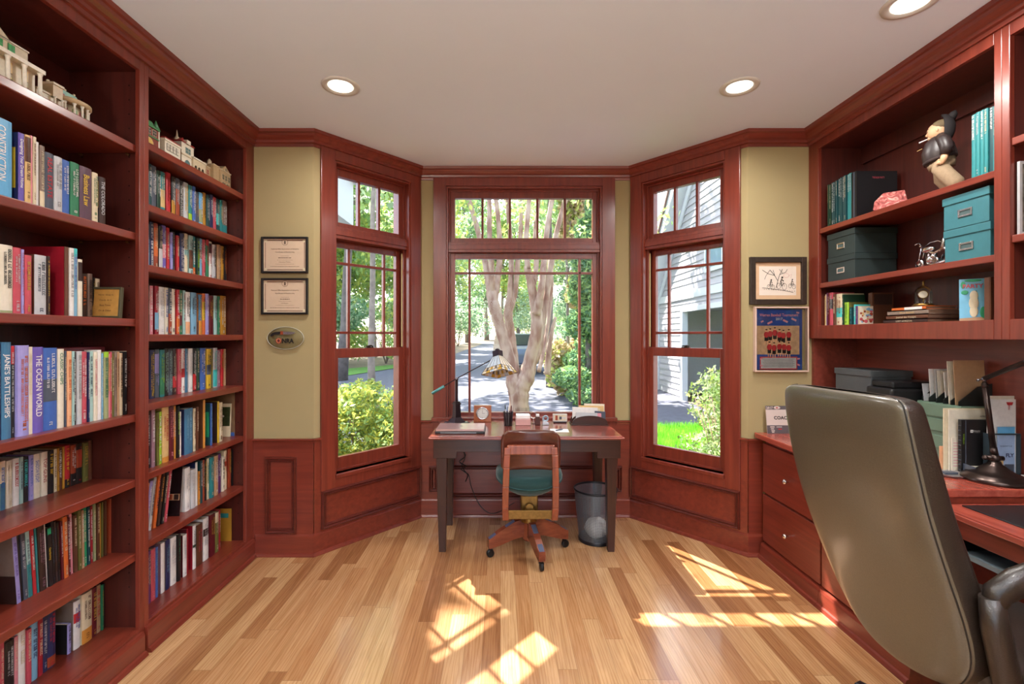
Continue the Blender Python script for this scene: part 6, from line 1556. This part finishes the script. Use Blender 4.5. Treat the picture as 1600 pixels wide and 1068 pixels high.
# ================================================================== things on the counter
ZC = .80
m0 = Fr((1.80, 3.045, ZC+.0005), (1, 0, 0), (0, 1, .0)); tl = math.radians(8); m0.w = Vector((0, math.sin(tl), math.cos(tl))); m0.v = Vector((0, math.cos(tl), -math.sin(tl))); m0.o.y -= .03
t = thing('coach_sign', (1.80, 3.02, ZC), 'grey and white card reading COACH leaning on the wall behind the tall chair', 'sign')
m = MB(m0); m.box(-.10, .10, 0, .003, 0, .175, 0); y = -.0006; q = lambda x0, x1, z0, z1, mi, yy=y: m.quad((x0, yy, z0), (x1, yy, z0), (x1, yy, z1), (x0, yy, z1), mi)
q(-.10, .10, .151, .175, 1); q(-.10, .10, 0, .052, 1); m.text('COACH', (0, y-.0005, .10), (1, 0, 0), (0, 0, 1), .021, 2, bold=.03); m.text('2017', (-.075, y-.0005, .163), (1, 0, 0), (0, 0, 1), .015, 0, bold=.03)
m.ball((-.028, y-.0005, .163), .02, 0, 14, 6, (1.1, .02, .5)); m.ball((-.028, y-.0010, .163), .005, 3, 10, 6, (1, .1, 1))
for i, z in enumerate((.042, .030, .018, .009)): q(-.08+.003*i, -.052-.004*(i % 2), z-.003, z+.003, 0, y-.0003)
q(-.04, -.005, .040, .044, 0, y-.0003); q(-.03, -.006, .025, .031, 3, y-.0003)
m.build('card', [mat('sign_white', (204, 188, 182), .6, var=.01), mat('sign_grey', (88, 80, 84), .6, var=.02), cv('ink-black'), cv('red')], t)
for (y0, y1, x0, x1, z0, z1, mt, lb) in ((2.60, 2.90, 2.04, 2.27, ZC+.0005, 1.10, mat('box_black', (24, 24, 28), .6), 'tall black box on the counter below the flat grey lidded box'), ):
    m = MB(); m.box(x0, x1, y0, y1, z0, z1); tag(m.build('storage_box', mt, bevel=.003), lb, 'storage box')
t = thing('storage_box', (2.15, 2.75, 1.10), 'flat grey lidded box on the black box behind the tall chair', 'storage box')
m = MB(); m.box(2.045, 2.27, 2.615, 2.89, 1.1005, 1.205); m.build('box_body', mat('box_grey', (70, 74, 76), .55), t, bevel=.002); m = MB(); m.box(2.04, 2.274, 2.61, 2.895, 1.195, 1.229); m.build('lid', mat('box_grey', (70, 74, 76), .55), t, bevel=.002)
t = thing('printer', (2.13, 2.50, ZC), 'black office machine on the counter right of the grey lidded box', 'printer')
m = MB(); m.box(2.00, 2.27, 2.42, 2.595, ZC+.0005, 1.15); m.build('body', mat('machine_black', (20, 20, 22), .4), t, bevel=.012, bseg=3); m = MB(); m.box(2.02, 2.26, 2.44, 2.58, 1.15, 1.185); m.build('lid', mat('machine_black', (20, 20, 22), .4), t, bevel=.008)
# sage desk organiser with slots and its mail
SG = mat('organizer_sage', (112, 138, 118), .45, var=.04)
t = thing('desk_organizer', (2.2, 2.30, ZC), 'sage green slotted desk organizer full of papers against the back board', 'organizer')
m = MB(); m.box(2.125, 2.29, 2.185, 2.415, ZC+.0005, 1.095); m.build('body', SG, t, bevel=.003)
for z in (.88, .96, 1.03): m = MB(); m.box(2.119, 2.1255, 2.19, 2.41, z, z+.060); m.build('drawer', SG, t, bevel=.002)
for i in range(6):
    m = MB(); y = 2.20+i*.038; m.prism([(2.13, 1.0955), (2.285, 1.0955), (2.285, 1.20), (2.22, 1.185), (2.13, 1.115)], y, y+.004, 'y'); m.build('slot_divider', mat('slot_black', (24, 30, 28), .5), t)
for i, (y, x0, x1, h, c, lb) in enumerate(((2.385, 2.135, 2.20, .085, 'silver', 'small grey envelope at the far slot of the organizer'), (2.365, 2.15, 2.255, .16, 'white', 'white envelope in the second slot from the left'), (2.345, 2.16, 2.27, .158, 'silver', 'grey-white envelope behind the white one in the organizer'), (2.325, 2.155, 2.265, .155, 'ivory', 'ivory envelope standing in the middle slot'), (2.285, 2.15, 2.24, .15, 'white', 'narrow white sheet beside the tall cream folder'),
        (2.252, 2.135, 2.275, .205, 'ivory', 'tall ivory folder in the organizer, left of the tan one'), (2.226, 2.14, 2.285, .21, 'tan', 'tall tan folder standing nearest in the organizer'))):
    m = MB(); m.hexa([(x0, y, 1.096), (x1, y, 1.096), (x1, y+.003, 1.096), (x0, y+.003, 1.096), (x0, y+.012, 1.096+h), (x1, y+.012, 1.096+h), (x1, y+.015, 1.096+h), (x0, y+.015, 1.096+h)]); tag(m.build('folder', cv(c)), lb, 'folder', 'papers in the sage organizer')
# papers, notebook and tray in front of it
for (x0, x1, y, h, c, lb) in ((2.02, 2.08, 2.176, .115, 'peach', 'short peach folder at the left of the upright papers'), (2.03, 2.22, 2.168, .29, 'cream', 'tall cream folder behind the black notebook'), (2.045, 2.25, 2.160, .285, 'ivory', 'tall ivory sheet printed in the upper right, behind the notebook'), (2.05, 2.09, 2.150, .16, 'ivory', 'pale ruled form beside the spiral notebook')):
    m = MB(); m.box(x0, x1, y, y+.005, ZC+.0005, ZC+h, 0)
    if 'printed' in lb: m.text('APRIL', (x1-.05, y-.0005, ZC+h-.03), (1, 0, 0), (0, 0, 1), .008, 1)
    if 'form' in lb:
        for i in range(9): m.box(x0+.006, x1-.004, y-.0004, y, ZC+.03+i*.013, ZC+.033+i*.013, 1)
    tag(m.build('folder', [cv(c), cv('pink') if 'form' in lb else cv('ink-black')]), lb, 'folder', 'upright papers on the counter')
t = thing('notebook', (2.14, 2.135, ZC), 'black spiral notebook with a small white logo standing behind the bronze lamp', 'notebook')
m = MB(); m.box(2.0680, 2.2220, 2.125, 2.14, ZC+.0005, 1.045, 0); m.box(2.0860, 2.0890, 2.1245, 2.125, ZC+.002, 1.043, 3); y = 2.1243
m.box(2.1080, 2.1200, y-.0004, y, .988, 1.0, 1); m.box(2.1120, 2.1160, y-.0008, y-.0004, .992, .996, 0); m.text('kinetic', (2.1370, y-.0006, .996), (1, 0, 0), (0, 0, 1), .008, 1, fit=.03); m.text('by windstream', (2.1370, y-.0006, .989), (1, 0, 0), (0, 0, 1), .003, 1, fit=.028)
m.build('cover', [mat('notebook_black', (24, 24, 26), .4), cv('white'), cv('lime'), cv('slate')], t)
m = MB()
m.text('NOTEBOOK', (2.0775, y-.0006, .96), (0, 0, 1), (-1, 0, 0), .006, 0, fit=.07); m.build('spine_lettering', cv('lime'), t)
for i in range(10):
    z = ZC+.02+i*.022; m = MB(); m.tube([(2.0690, 2.127, z), (2.0620, 2.130, z+.002), (2.0690, 2.139, z)], .0015, 5); m.build('spiral_ring', cv('slate'), t)
t = thing('paper_tray', (2.16, 2.06, ZC), 'stack of loose papers in a teal edged folder between the phone and the lamp', 'papers')
m = MB(rotz((2.125, 2.09, ZC), -10)); m.box(-.055, .075, -.04, .03, .0005, .012, 0); m.box(-.055, -.052, -.04, .03, .012, .05, 0); m.build('folder_teal', cv('slate'), t)
m = MB(rotz((2.125, 2.09, ZC), -10))
for i in range(7): m.box(-.05+.003*(i % 3), .075, -.038+.002*(i % 2), .03, .0125+i*.004, .0158+i*.004, i % 2)
m.build('loose_sheet', [cv('ivory'), cv('cream')], t)
t = thing('pen_tray', (2.03, 2.15, ZC), 'small silver rimmed dish of odds and ends left of the bronze lamp', 'dish')
m = MB(); m.sm = True; k = 28
m.lathe([(.052, .0005), (.066, .010), (.068, .012), (.062, .008), (.0, .004)], (2.005, 2.115, ZC), k, cap=False); m.build('dish', mat('dish_silver', (176, 170, 170), .3, .7, var=0), t)
m = MB(); m.box(1.975, 2.03, 2.10, 2.13, ZC+.008, ZC+.016); m.build('pocket_calculator', cv('slate'), t)
# bronze task lamp
BZ = mat('lamp_bronze', (72, 60, 56), .28, .85, var=.06)
lc = Vector((2.12, 2.032, ZC)); t = thing('task_lamp', lc, 'bronze jointed task lamp with a round stepped base on the raised counter', 'lamp')
m = MB(); m.lathe([(.108, .0005), (.110, .008), (.107, .018), (.096, .022), (.092, .030), (.075, .034), (.055, .048), (.035, .066), (.024, .074), (.020, .085)], lc, 40); m.build('base', BZ, t)
j0 = lc+Vector((0, 0, .098)); j1 = Vector((2.074, 2.03, 1.225)); 
m = MB(); m.ball(j0, .020, n=16, k=10); m.lathe([(.010, -.03), (.010, .03)], j0, 10, axis=(1, -.3, 0)); m.ball(j0+Vector((-.032, .008, 0)), .011, n=10, k=8); m.build('lower_joint', BZ, t)
m = MB(); m.tube([j0+Vector((0, 0, .015)), j0+(j1-j0)*.14], [.014, .012], 14); m.tube([j0+(j1-j0)*.13, j0+(j1-j0)*.98], .0105, 14); m.tube([j0+(j1-j0)*.93, j1], [.012, .007], 14); m.build('post', BZ, t)
m = MB(); m.ball(j1+Vector((0, 0, .012)), .011, n=12, k=8); m.lathe([(.005, -.02), (.007, -.016), (.004, -.01), (.004, .02)], j1+Vector((-.008, 0, .010)), 10, axis=(1, -.3, .25)); m.build('upper_joint', mat('joint_steel', (150, 150, 156), .25, .9, var=0), t)
j2 = Vector((1.97, 1.62, 1.40)); m = MB(); m.tube([j1+Vector((0, 0, .014)), j2], .0095, 12); m.build('arm', BZ, t)
m = MB(); m.lathe([(.02, .05), (.025, .03), (.05, .0), (.072, -.05), (.070, -.05), (.048, 0), (.02, .028)], j2+Vector((0, -.02, -.01)), 26, cap=False); m.build('lamp_shade', BZ, t)
# literature rack at the right edge
t = thing('literature_rack', (2.22, 2.10, ZC), 'clear rack of leaflets right of the bronze lamp at the edge of the photo', 'rack')
m = MB(); m.box(2.155, 2.29, 2.085, 2.088, .985, .992); m.box(2.155, 2.157, 2.085, 2.115, ZC+.0005, .99); m.box(2.287, 2.292, 2.085, 2.115, ZC+.0005, .99); m.box(2.155, 2.29, 2.085, 2.115, ZC+.0005, ZC+.006); m.build('rack_frame', mat('rack_dark', (52, 66, 74), .3), t)
m = MB(); m.box(2.16, 2.285, 2.100, 2.104, ZC+.008, 1.14, 0); m.box(2.165, 2.285, 2.106, 2.108, 1.0, 1.155, 1); tag(m.build('paper', [cv('white'), cv('ivory')]), 'white papers with a red binder clip standing in the rack', 'paper')
m = MB(); m.prism([(2.247, 1.115), (2.263, 1.115), (2.268, 1.128), (2.242, 1.128)], 2.094, 2.0995, 'y'); m.tube([(2.250, 2.096, 1.115), (2.248, 2.096, 1.095), (2.253, 2.096, 1.095), (2.253, 2.096, 1.115)], .0006, 5); tag(m.build('binder_clip', cv('red')), 'red binder clip gripping the white papers in the rack', 'clip')
m = MB(); x0, x1 = 2.196, 2.272; m.box(x0, x1, 2.092, 2.0945, .81, 1.02, 0); m.box(x0, x1, 2.0916, 2.092, .985, 1.02, 2); m.text('FLY', (x0+.054, 2.0914, .895), (1, 0, 0), (0, 0, 1), .016, 1, bold=.04); m.box(x0+.03, x1-.004, 2.0916, 2.092, .82, .855, 3); m.box(x0+.002, x0+.025, 2.0916, 2.092, .82, .88, 4)
m.text('THE AIRCRAFT CLUB', (x0+.036, 2.0914, .935), (1, 0, 0), (0, 0, 1), .006, 1, fit=.055); tag(m.build('brochure', [mat('brochure_blue', (150, 172, 206), .4, var=.1, scale=20), cv('navy'), cv('light-blue'), cv('slate'), cv('sand')]), 'pale blue brochure reading FLY in the front of the rack', 'brochure')
m = MB(); m.box(2.14, 2.28, 2.0, 2.07, ZC+.0005, ZC+.03) if False else None
for i in range(4):
    m = MB(rotz((2.262, 1.985, ZC+.0005+i*.006), 4-5*i)); m.box(-.03, .028, -.045, .05, 0, .0055); tag(m.build('paper', cv(['white', 'ivory', 'silver', 'white'][i])), ['lowest', 'second lowest', 'second highest', 'topmost'][i]+' sheet of the loose pile right of the task lamp base', 'paper', 'loose pile by the task lamp')
# paper on the lower desk
m = MB(rotz((2.12, 1.70, .7475), 20)); m.box(-.07, .09, -.05, .06, 0, .004); tag(m.build('note_pad', MATS['paper_white']), 'white note pad on the black desk mat at the right edge', 'note pad')
# ================================================================== tall leather desk chair
LEA = mat('leather_olive', (84, 77, 63), .42, var=.08, scale=240, bump=.25, coat=.9, crough=.2, spec=.5)
LE2 = mat('leather_dark', (40, 31, 25), .36, var=.08, scale=240, bump=.35, coat=.1, spec=.6)
t = thing('executive_chair', (1.50, 1.51, 0), 'tall worn leather desk chair turned to the built-in desk on the right', 'chair')
PR = [(1.247, 1.092, 1.68, 1.38, .02), (1.245, 1.078, 1.72, 1.335, .055), (1.232, 1.068, 1.748, 1.305, .08), (1.20, 1.066, 1.758, 1.294, .09), (1.10, 1.078, 1.762, 1.285, .10), (.94, 1.106, 1.758, 1.277, .112), (.80, 1.142, 1.75, 1.27, .12), (.65, 1.19, 1.735, 1.266, .12), (.54, 1.222, 1.705, 1.275, .118), (.46, 1.24, 1.655, 1.31, .105), (.42, 1.25, 1.60, 1.36, .08), (.405, 1.256, 1.54, 1.42, .04)]
zs = []; NS = 40
def interp(f):
    i = min(int(f), len(PR)-2); s = f-i; a, b = PR[i], PR[i+1]
    p0 = PR[max(i-1, 0)]; p3 = PR[min(i+2, len(PR)-1)]
    return [.5*((2*a[k])+(-p0[k]+b[k])*s+(2*p0[k]-5*a[k]+4*b[k]-p3[k])*s*s+(-p0[k]+3*a[k]-3*b[k]+p3[k])*s**3) for k in range(5)]
def backp(i, j):
    z, xr, yf, yn, th = interp(j*(len(PR)-1)/44); th = max(th, .008); a = 2*math.pi*i/NS; e = .28
    c, s = math.cos(a), math.sin(a); cy_ = math.copysign(abs(s)**e, s); cx_ = math.copysign(abs(c)**.42, c)
    y = (yf+yn)/2+(yf-yn)/2*cy_; x = xr+th/2+th/2*cx_+.055*((yf+yn)/2-y)/.46
    x += -.010*(1-min(1, abs(cy_))**2)*(1 if cx_ < 0 else -1)   # slight crown
    return (x, y, z)
def leaf_face(lo):  # split rear (faces the room) and front
    pass
m = MB(); m.sm = True; P_ = [[backp(i, j) for j in range(45)] for i in range(NS)]
m.add([p for c in P_ for p in c], [(i*45+j, i*45+j+1, ((i+1) % NS)*45+j+1, ((i+1) % NS)*45+j) for i in range(NS) for j in range(44)])
for k, f in enumerate(m.Fc):
    i = k//44; a = 2*math.pi*(i+.5)/NS; m.M[k] = 0 if math.cos(a) < -.12 else 1
for jj, rev in ((0, 0), (44, 1)):
    f = tuple(i*45+jj for i in range(NS)); m.Fc.append(f if rev else f[::-1]); m.M.append(0); m.S.append(True)
m.build('backrest', [LEA, LE2], t)
# welt seam
for s in (1, -1):
    idx = [i for i in range(NS)][int(NS*.29) if s > 0 else int(NS*.71)]
    m = MB(); m.tube([P_[idx][j] for j in range(3, 42)], .0022, 5); m.build('seam', mat('seam_dark', (30, 26, 22), .5), t)
m = MB(); 
def cush(c, rx, ry, rz, e1=.35, e2=.45):
    sg = lambda v, p: math.copysign(abs(v)**p, v)
    return lambda i, j: (c[0]+rx*sg(math.cos(2*math.pi*i/32), e1)*sg(math.cos(-math.pi/2+math.pi*j/14), e2), c[1]+ry*sg(math.sin(2*math.pi*i/32), e1)*sg(math.cos(-math.pi/2+math.pi*j/14), e2), c[2]+rz*sg(math.sin(-math.pi/2+math.pi*j/14), .7))
m.grid(cush((1.53, 1.515, .485), .235, .245, .065), 32, 15, closeu=True); m.build('seat_cushion', LE2, t)
m = MB(); m.box(1.34, 1.68, 1.36, 1.68, .40, .43); m.build('seat_pan', MATS['plastic_black'], t, bevel=.01)
for s, x1 in ((-1, 1.66), (1, 1.60)):
    y = 1.515+s*.275; m = MB()
    pts = [(1.285, y, .70), (1.30, y, .745), (1.35, y, .775), (1.42, y, .80), (1.50, y, .805), (x1-.04, y, .79), (x1, y, .765)]
    m.tube(pts, [.018, .026, .028, .028, .028, .028, .02], 14, sx=1.35); a = m.build('arm_pad', LE2, t)
    m = MB(); m.tube([(1.285, y, .74), (1.295, y, .66), (1.33, y-s*.005, .52), (1.37, y-s*.03, .43), (1.42, y-s*.06, .415)], [.022, .026, .026, .022, .02], 12, sx=1.3); m.tube([(x1-.02, y, .775), (x1, y, .70), (x1-.05, y, .58), (x1-.12, y-s*.02, .46), (x1-.16, y-s*.06, .415)], [.018, .02, .02, .02, .018], 12, sx=1.3); m.build('arm_loop', MATS['leather_dark'], t)
m = MB(); m.lathe([(.03, .12), (.03, .26), (.02, .27), (.02, .40)], (1.51, 1.515, 0), 18); m.box(1.40, 1.62, 1.44, 1.59, .365, .40); m.build('gas_lift', MATS['plastic_black'], t)
for k in range(5):
    fr = rotz((1.51, 1.515, 0), 112.7+72*k); m = MB(fr)
    S = [[(.02, -.032, .085), (.02, .032, .085), (.02, .028, .135), (.02, -.028, .135)], [(.2, -.026, .07), (.2, .026, .07), (.2, .022, .11), (.2, -.022, .11)], [(.34, -.022, .062), (.34, .022, .062), (.34, .018, .088), (.34, -.018, .088)]]
    for a, b in zip(S[:-1], S[1:]): m.add(a+b, [(0, 4, 5, 1), (1, 5, 6, 2), (2, 6, 7, 3), (3, 7, 4, 0)])
    m.add(S[0]+S[-1], [(0, 1, 2, 3), (7, 6, 5, 4)]); m.build('base_leg', mat('base_black', (26, 28, 32), .3), t, bevel=.006)
    m = MB(fr); m.lathe([(.02, -.022), (.0265, -.018), (.0265, -.004), (.012, -.002), (.012, .002), (.0265, .004), (.0265, .018), (.02, .022)], (.332, 0, .0275), 18, axis=(0, 1, 0)); m.lathe([(.006, .03), (.006, .068)], (.332, 0, 0), 8); m.build('caster', WH, t)
# ================================================================== collectible porcelain buildings on the top left shelves
def hb(y0, y1, z, xfr, dep):
    return Fr((xfr, y0, z+.0006), (0, 1, 0), (-1, 0, 0)), y1-y0
HM = lambda n, c: mat('porcelain_'+n, c, .4, var=.08, scale=90)
IV, BR, GN, RD, DK, AM, WHT, BGE = HM('ivory', (206, 190, 160)), HM('brick', (128, 62, 50)), HM('green', (70, 130, 84)), HM('red', (150, 46, 44)), HM('dark', (46, 40, 38)), HM('amber', (206, 170, 90)), HM('white', (222, 214, 196)), HM('beige', (186, 160, 122))
def win(m, u, z, w, h, arch=False, trim=0, pane=1):
    m.box(u-w/2-.0015, u+w/2+.0015, -.002, .001, z-.0015, z+h+.0015, trim); m.box(u-w/2, u+w/2, -.0026, -.002, z, z+h, pane)
    m.box(u-.0006, u+.0006, -.0032, -.0026, z, z+h, trim); m.box(u-w/2, u+w/2, -.0032, -.0026, z+h*.5-.0006, z+h*.5+.0006, trim)
    if arch: m.lathe([(w/2+.0015, 0), (w/2+.0015, .003)], (u, -.002, z+h), 14, axis=(0, 1, 0), m=trim); m.lathe([(w/2, -.0006), (w/2, .002)], (u, -.002, z+h), 14, axis=(0, 1, 0), m=pane)
def gable(m, u0, u1, z, h, d0, d1, mi): m.prism([(u0, z), (u1, z), ((u0+u1)/2, z+h)], d0, d1, 'y', mi)
# near bay: columned theatre
fr, L = hb(1.535, 1.728, 2.27, -1.665, .12)
t = thing('miniature_building', fr((L/2, .06, 0)), 'miniature ivory theatre with four tall white columns and green windows, near bay top shelf', 'figurine', 'miniature buildings on the top shelves')
m = MB(fr); m.box(0, L-.012, .022, .14, 0, .112, 0); m.box(.004, L-.03, .03, .13, .112, .165, 0); gable(m, .03, .10, .165, .028, .026, .06, 0); m.box(0, L-.01, .018, .145, .108, .116, 1); m.box(.002, L-.028, .026, .135, .163, .168, 1)
for i in range(12): m.box(.0, .004, .0218, .024, .004+i*.009, .009+i*.009, 1)
m.build('walls', [IV, WHT], t)
m = MB(fr); m.box(-.0, L, -.006, .03, .100, .114, 0); m.box(.0, L, -.004, .03, 0, .004, 0); m.build('portico', WHT, t)
for i in range(4):
    u = .012+i*(L-.024)/3; m = MB(fr); m.lathe([(.0085, .004), (.0065, .008), (.006, .09), (.0085, .096), (.009, .1)], (u, .003, 0), 12); m.build('column', WHT, t)
m = MB(fr)
f2 = Fr(fr((0, .0295, 0)), fr.u, fr.v, fr.w)
for u in (.025, .065, .105): m = MB(f2); win(m, u, .127, .020, .030, trim=2, pane=1); m.build('upper_window', [IV, mat('window_green_glass', (40, 150, 70), .25, var=.2, scale=60), GN], t)
for i, u in enumerate((.036, .09, .145)):
    m = MB(fr); f2 = Fr(fr((0, .0215, 0)), fr.u, fr.v, fr.w); m = MB(f2); win(m, u, .055, .018, .034, trim=0, pane=1); win(m, u, .008, .018, .026, True, trim=2, pane=1); m.build('window', [BGE, AM, GN], t)
m = MB(fr); m.lathe([(.004, .168), (.003, .174), (.008, .180), (.009, .187), (.005, .194), (.001, .196)], (.01, .04, 0), 14); m.build('finial', mat('porcelain_gold', (190, 140, 50), .25, .8), t)
m = MB(fr); m.box(.02, L-.05, .05, .12, .168, .176); m.build('roof', HM('slate', (70, 74, 84)), t)
# near bay: round colonnade
fr, L = hb(1.745, 1.985, 2.27, -1.68, .12)
t = thing('miniature_building', fr((L/2, .06, 0)), 'miniature station with a curved colonnade and pale tower, near bay top shelf', 'figurine', 'miniature buildings on the top shelves')
cx_, cy_, rr_ = .165, .07, .072
m = MB(fr); m.box(0, .11, .03, .14, 0, .062, 0); m.box(-.002, .11, .026, .144, .062, .069, 1); m.box(.055, .095, .02, .07, .062, .112, 1); m.box(.052, .098, .016, .074, .108, .116, 0); m.lathe([(.046, 0), (.046, .07)], (cx_, cy_, 0), 26, m=0); m.build('walls', [IV, BGE], t)
m = MB(fr); m.lathe([(rr_, .072), (rr_+.006, .078), (rr_+.006, .088), (rr_-.002, .092), (.05, .098), (.0, .10)], (cx_, cy_, 0), 36, cap=False, m=0); m.lathe([(rr_, .072), (.04, .072)], (cx_, cy_, 0), 36, cap=False, m=0); m.box(.07, .15, .04, .08, .112, .118, 1) if False else None; m.build('canopy', [BGE], t)
m = MB(fr); m.prism([(.10, .094), (.20, .094), (.175, .118), (.115, .118)], .04, .10, 'y', 0); m.build('roof', HM('mint', (120, 170, 150)), t)
for k in range(9):
    a = math.radians(-165+k*24); m = MB(fr); m.lathe([(.006, 0), (.0045, .004), (.004, .064), (.007, .072)], (cx_+rr_*.93*math.cos(a), cy_+rr_*.93*math.sin(a), 0), 10); m.build('column', WHT, t)
for u in (.060, .090):
    m = MB(fr); m.lathe([(.006, 0), (.0045, .004), (.004, .058), (.006, .062)], (u, .018, 0), 10); m.build('column', WHT, t)
m = MB(fr)
for u in (.14, .17): win(MB(fr), u, .01, .02, .04)
for k in range(4): a = math.radians(-140+k*34); x = cx_+.047*math.cos(a); y = cy_+.047*math.sin(a); m.box(x-.008, x+.008, y-.003, y+.003, .01, .055, k % 2)
m.build('shop_window', [RD, HM('leafgreen', (90, 140, 70))], t)
for (u, z, r) in ((.06, .116, .006), (.09, .116, .006), (.13, .118, .005), (.17, .118, .005), (.205, .094, .006)):
    m = MB(fr); m.ball((u, .045, z+r), r); m.build('finial', IV, t)
m = MB(fr); m.box(.104, .118, .034, .04, .07, .10); m.build('banner', RD, t)
# far bay: brick house with green roof
fr, L = hb(2.20, 2.365, 2.314, -1.69, .12)
t = thing('miniature_building', fr((L/2, .06, 0)), 'miniature red brick building with green roof and corner turret, far bay top shelf', 'figurine', 'miniature buildings on the top shelves')
m = MB(fr); m.box(0, .14, 0, .11, 0, .115, 0); m.box(-.002, .142, -.003, .112, .068, .074, 1); m.build('walls', [BR, GN], t)
m = MB(fr); m.box(-.003, .143, -.006, .114, .115, .123); m.prism([(0, .123), (.14, .123), (.11, .15), (.03, .15)], .01, .10, 'y'); m.build('roof', GN, t)
for u in (.03, .075, .112): m = MB(fr); win(m, u, .082, .022, .026); m.build('window', [WHT, DK], t)
m = MB(fr); win(m, .078, .006, .05, .03, True); m.build('shop_window', [WHT, AM], t)
m = MB(fr); m.lathe([(.016, .0), (.016, .125)], (.15, .02, 0), 8, m=0); m.lathe([(.02, .125), (.0, .175)], (.15, .02, 0), 8, m=1); m.build('turret', [WHT, GN], t)
# far bay: small white house, red roof
fr, L = hb(2.385, 2.50, 2.314, -1.69, .1)
t = thing('miniature_building', fr((L/2, .05, 0)), 'miniature plain white house with a red edged flat roof, far bay top shelf', 'figurine', 'miniature buildings on the top shelves')
m = MB(fr); m.box(0, L, 0, .10, 0, .10); m.box(-.003, L+.003, -.004, .104, .094, .104); m.build('walls', WHT, t)
m = MB(fr); m.box(.0, L, .0, .10, .104, .112); m.build('roof', RD, t)
for i in range(4): m = MB(fr); win(m, .022+i*.023, .05, .015, .032); m.build('window', [DK, WHT], t)
m = MB(fr); m.box(.03, .09, -.006, 0, .022, .028); m.build('awning', GN, t)
# far bay: white hall with spire and arches
fr, L = hb(2.525, 2.715, 2.314, -1.69, .12)
t = thing('miniature_building', fr((L/2, .05, 0)), 'miniature white hall with a spire and arched ground floor windows, far bay top shelf', 'figurine', 'miniature buildings on the top shelves')
m = MB(fr); m.box(0, .10, .01, .11, 0, .145, 0); m.box(.08, L, 0, .10, 0, .09, 1); m.box(-.003, .103, .006, .114, .078, .084, 1); m.box(.03, .06, 0.0, .02, .145, .165, 0); m.box(.078, L+.003, -.004, .104, .086, .094, 0); m.build('walls', [WHT, IV], t)
m = MB(fr); m.box(-.003, .103, .006, .114, .145, .151); m.prism([(0, .151), (.05, .151), (.025, .175)], .02, .10, 'y'); m.build('roof', RD, t)
m = MB(fr); m.lathe([(.016, .15), (.014, .17), (.006, .18), (.004, .195), (.001, .215)], (.022, .05, 0), 8); m.build('spire', IV, t)
for u in (.10, .13, .16): m = MB(fr); win(m, u, .012, .018, .03, True); m.build('window', [IV, DK], t)
m = MB(fr); f2 = Fr(fr((0, .01, 0)), fr.u, fr.v, fr.w); m = MB(f2); win(m, .045, .012, .044, .026, True); win(m, .05, .095, .04, .03); m.build('window', [WHT, HM('blueglass', (90, 120, 120))], t)
for u in (.085, .105, .14, .18): m = MB(fr); m.ball((u, .02, .101), .006); m.build('finial', IV, t)
# far bay: beige twin gabled house
fr, L = hb(2.735, 2.965, 2.314, -1.69, .12)
t = thing('miniature_building', fr((L/2, .05, 0)), 'miniature beige stone mansion with a gabled wing, rightmost on the far bay top shelf', 'figurine', 'miniature buildings on the top shelves')
m = MB(fr); m.box(0, .08, .03, .12, 0, .10, 0); m.box(.07, .125, .01, .11, 0, .125, 0); m.box(.125, L, 0, .10, 0, .115, 0); gable(m, .125, L, .115, .035, 0, .10, 0); m.box(.122, L+.003, -.003, .103, .113, .118, 1); m.box(.068, .127, .007, .112, .123, .128, 1); m.box(-.002, .08, .027, .122, .098, .103, 1); m.build('walls', [BGE, IV], t)
m = MB(fr); m.prism([(0, .103), (.07, .103), (.035, .125)], .035, .115, 'y'); m.build('roof', HM('brownroof', (112, 84, 60)), t)
m = MB(fr); m.lathe([(.014, .128), (.016, .134), (.012, .140), (.012, .15), (.006, .16), (.001, .165)], (.095, .05, 0), 12); m.build('cupola', IV, t)
for u, z, w in ((.15, .06, .02), (.18, .06, .02), (.21, .06, .02), (.178, .118, .014), (.155, .012, .03), (.2, .012, .03)): m = MB(fr); win(m, u, z, w, .03 if z < .1 else .016); m.build('window', [IV, HM('olivepane', (96, 92, 70))], t)
f2 = Fr(fr((0, .03, 0)), fr.u, fr.v, fr.w)
for u in (.02, .045): m = MB(f2); win(m, u, .055, .016, .026); m.build('window', [IV, RD], t)
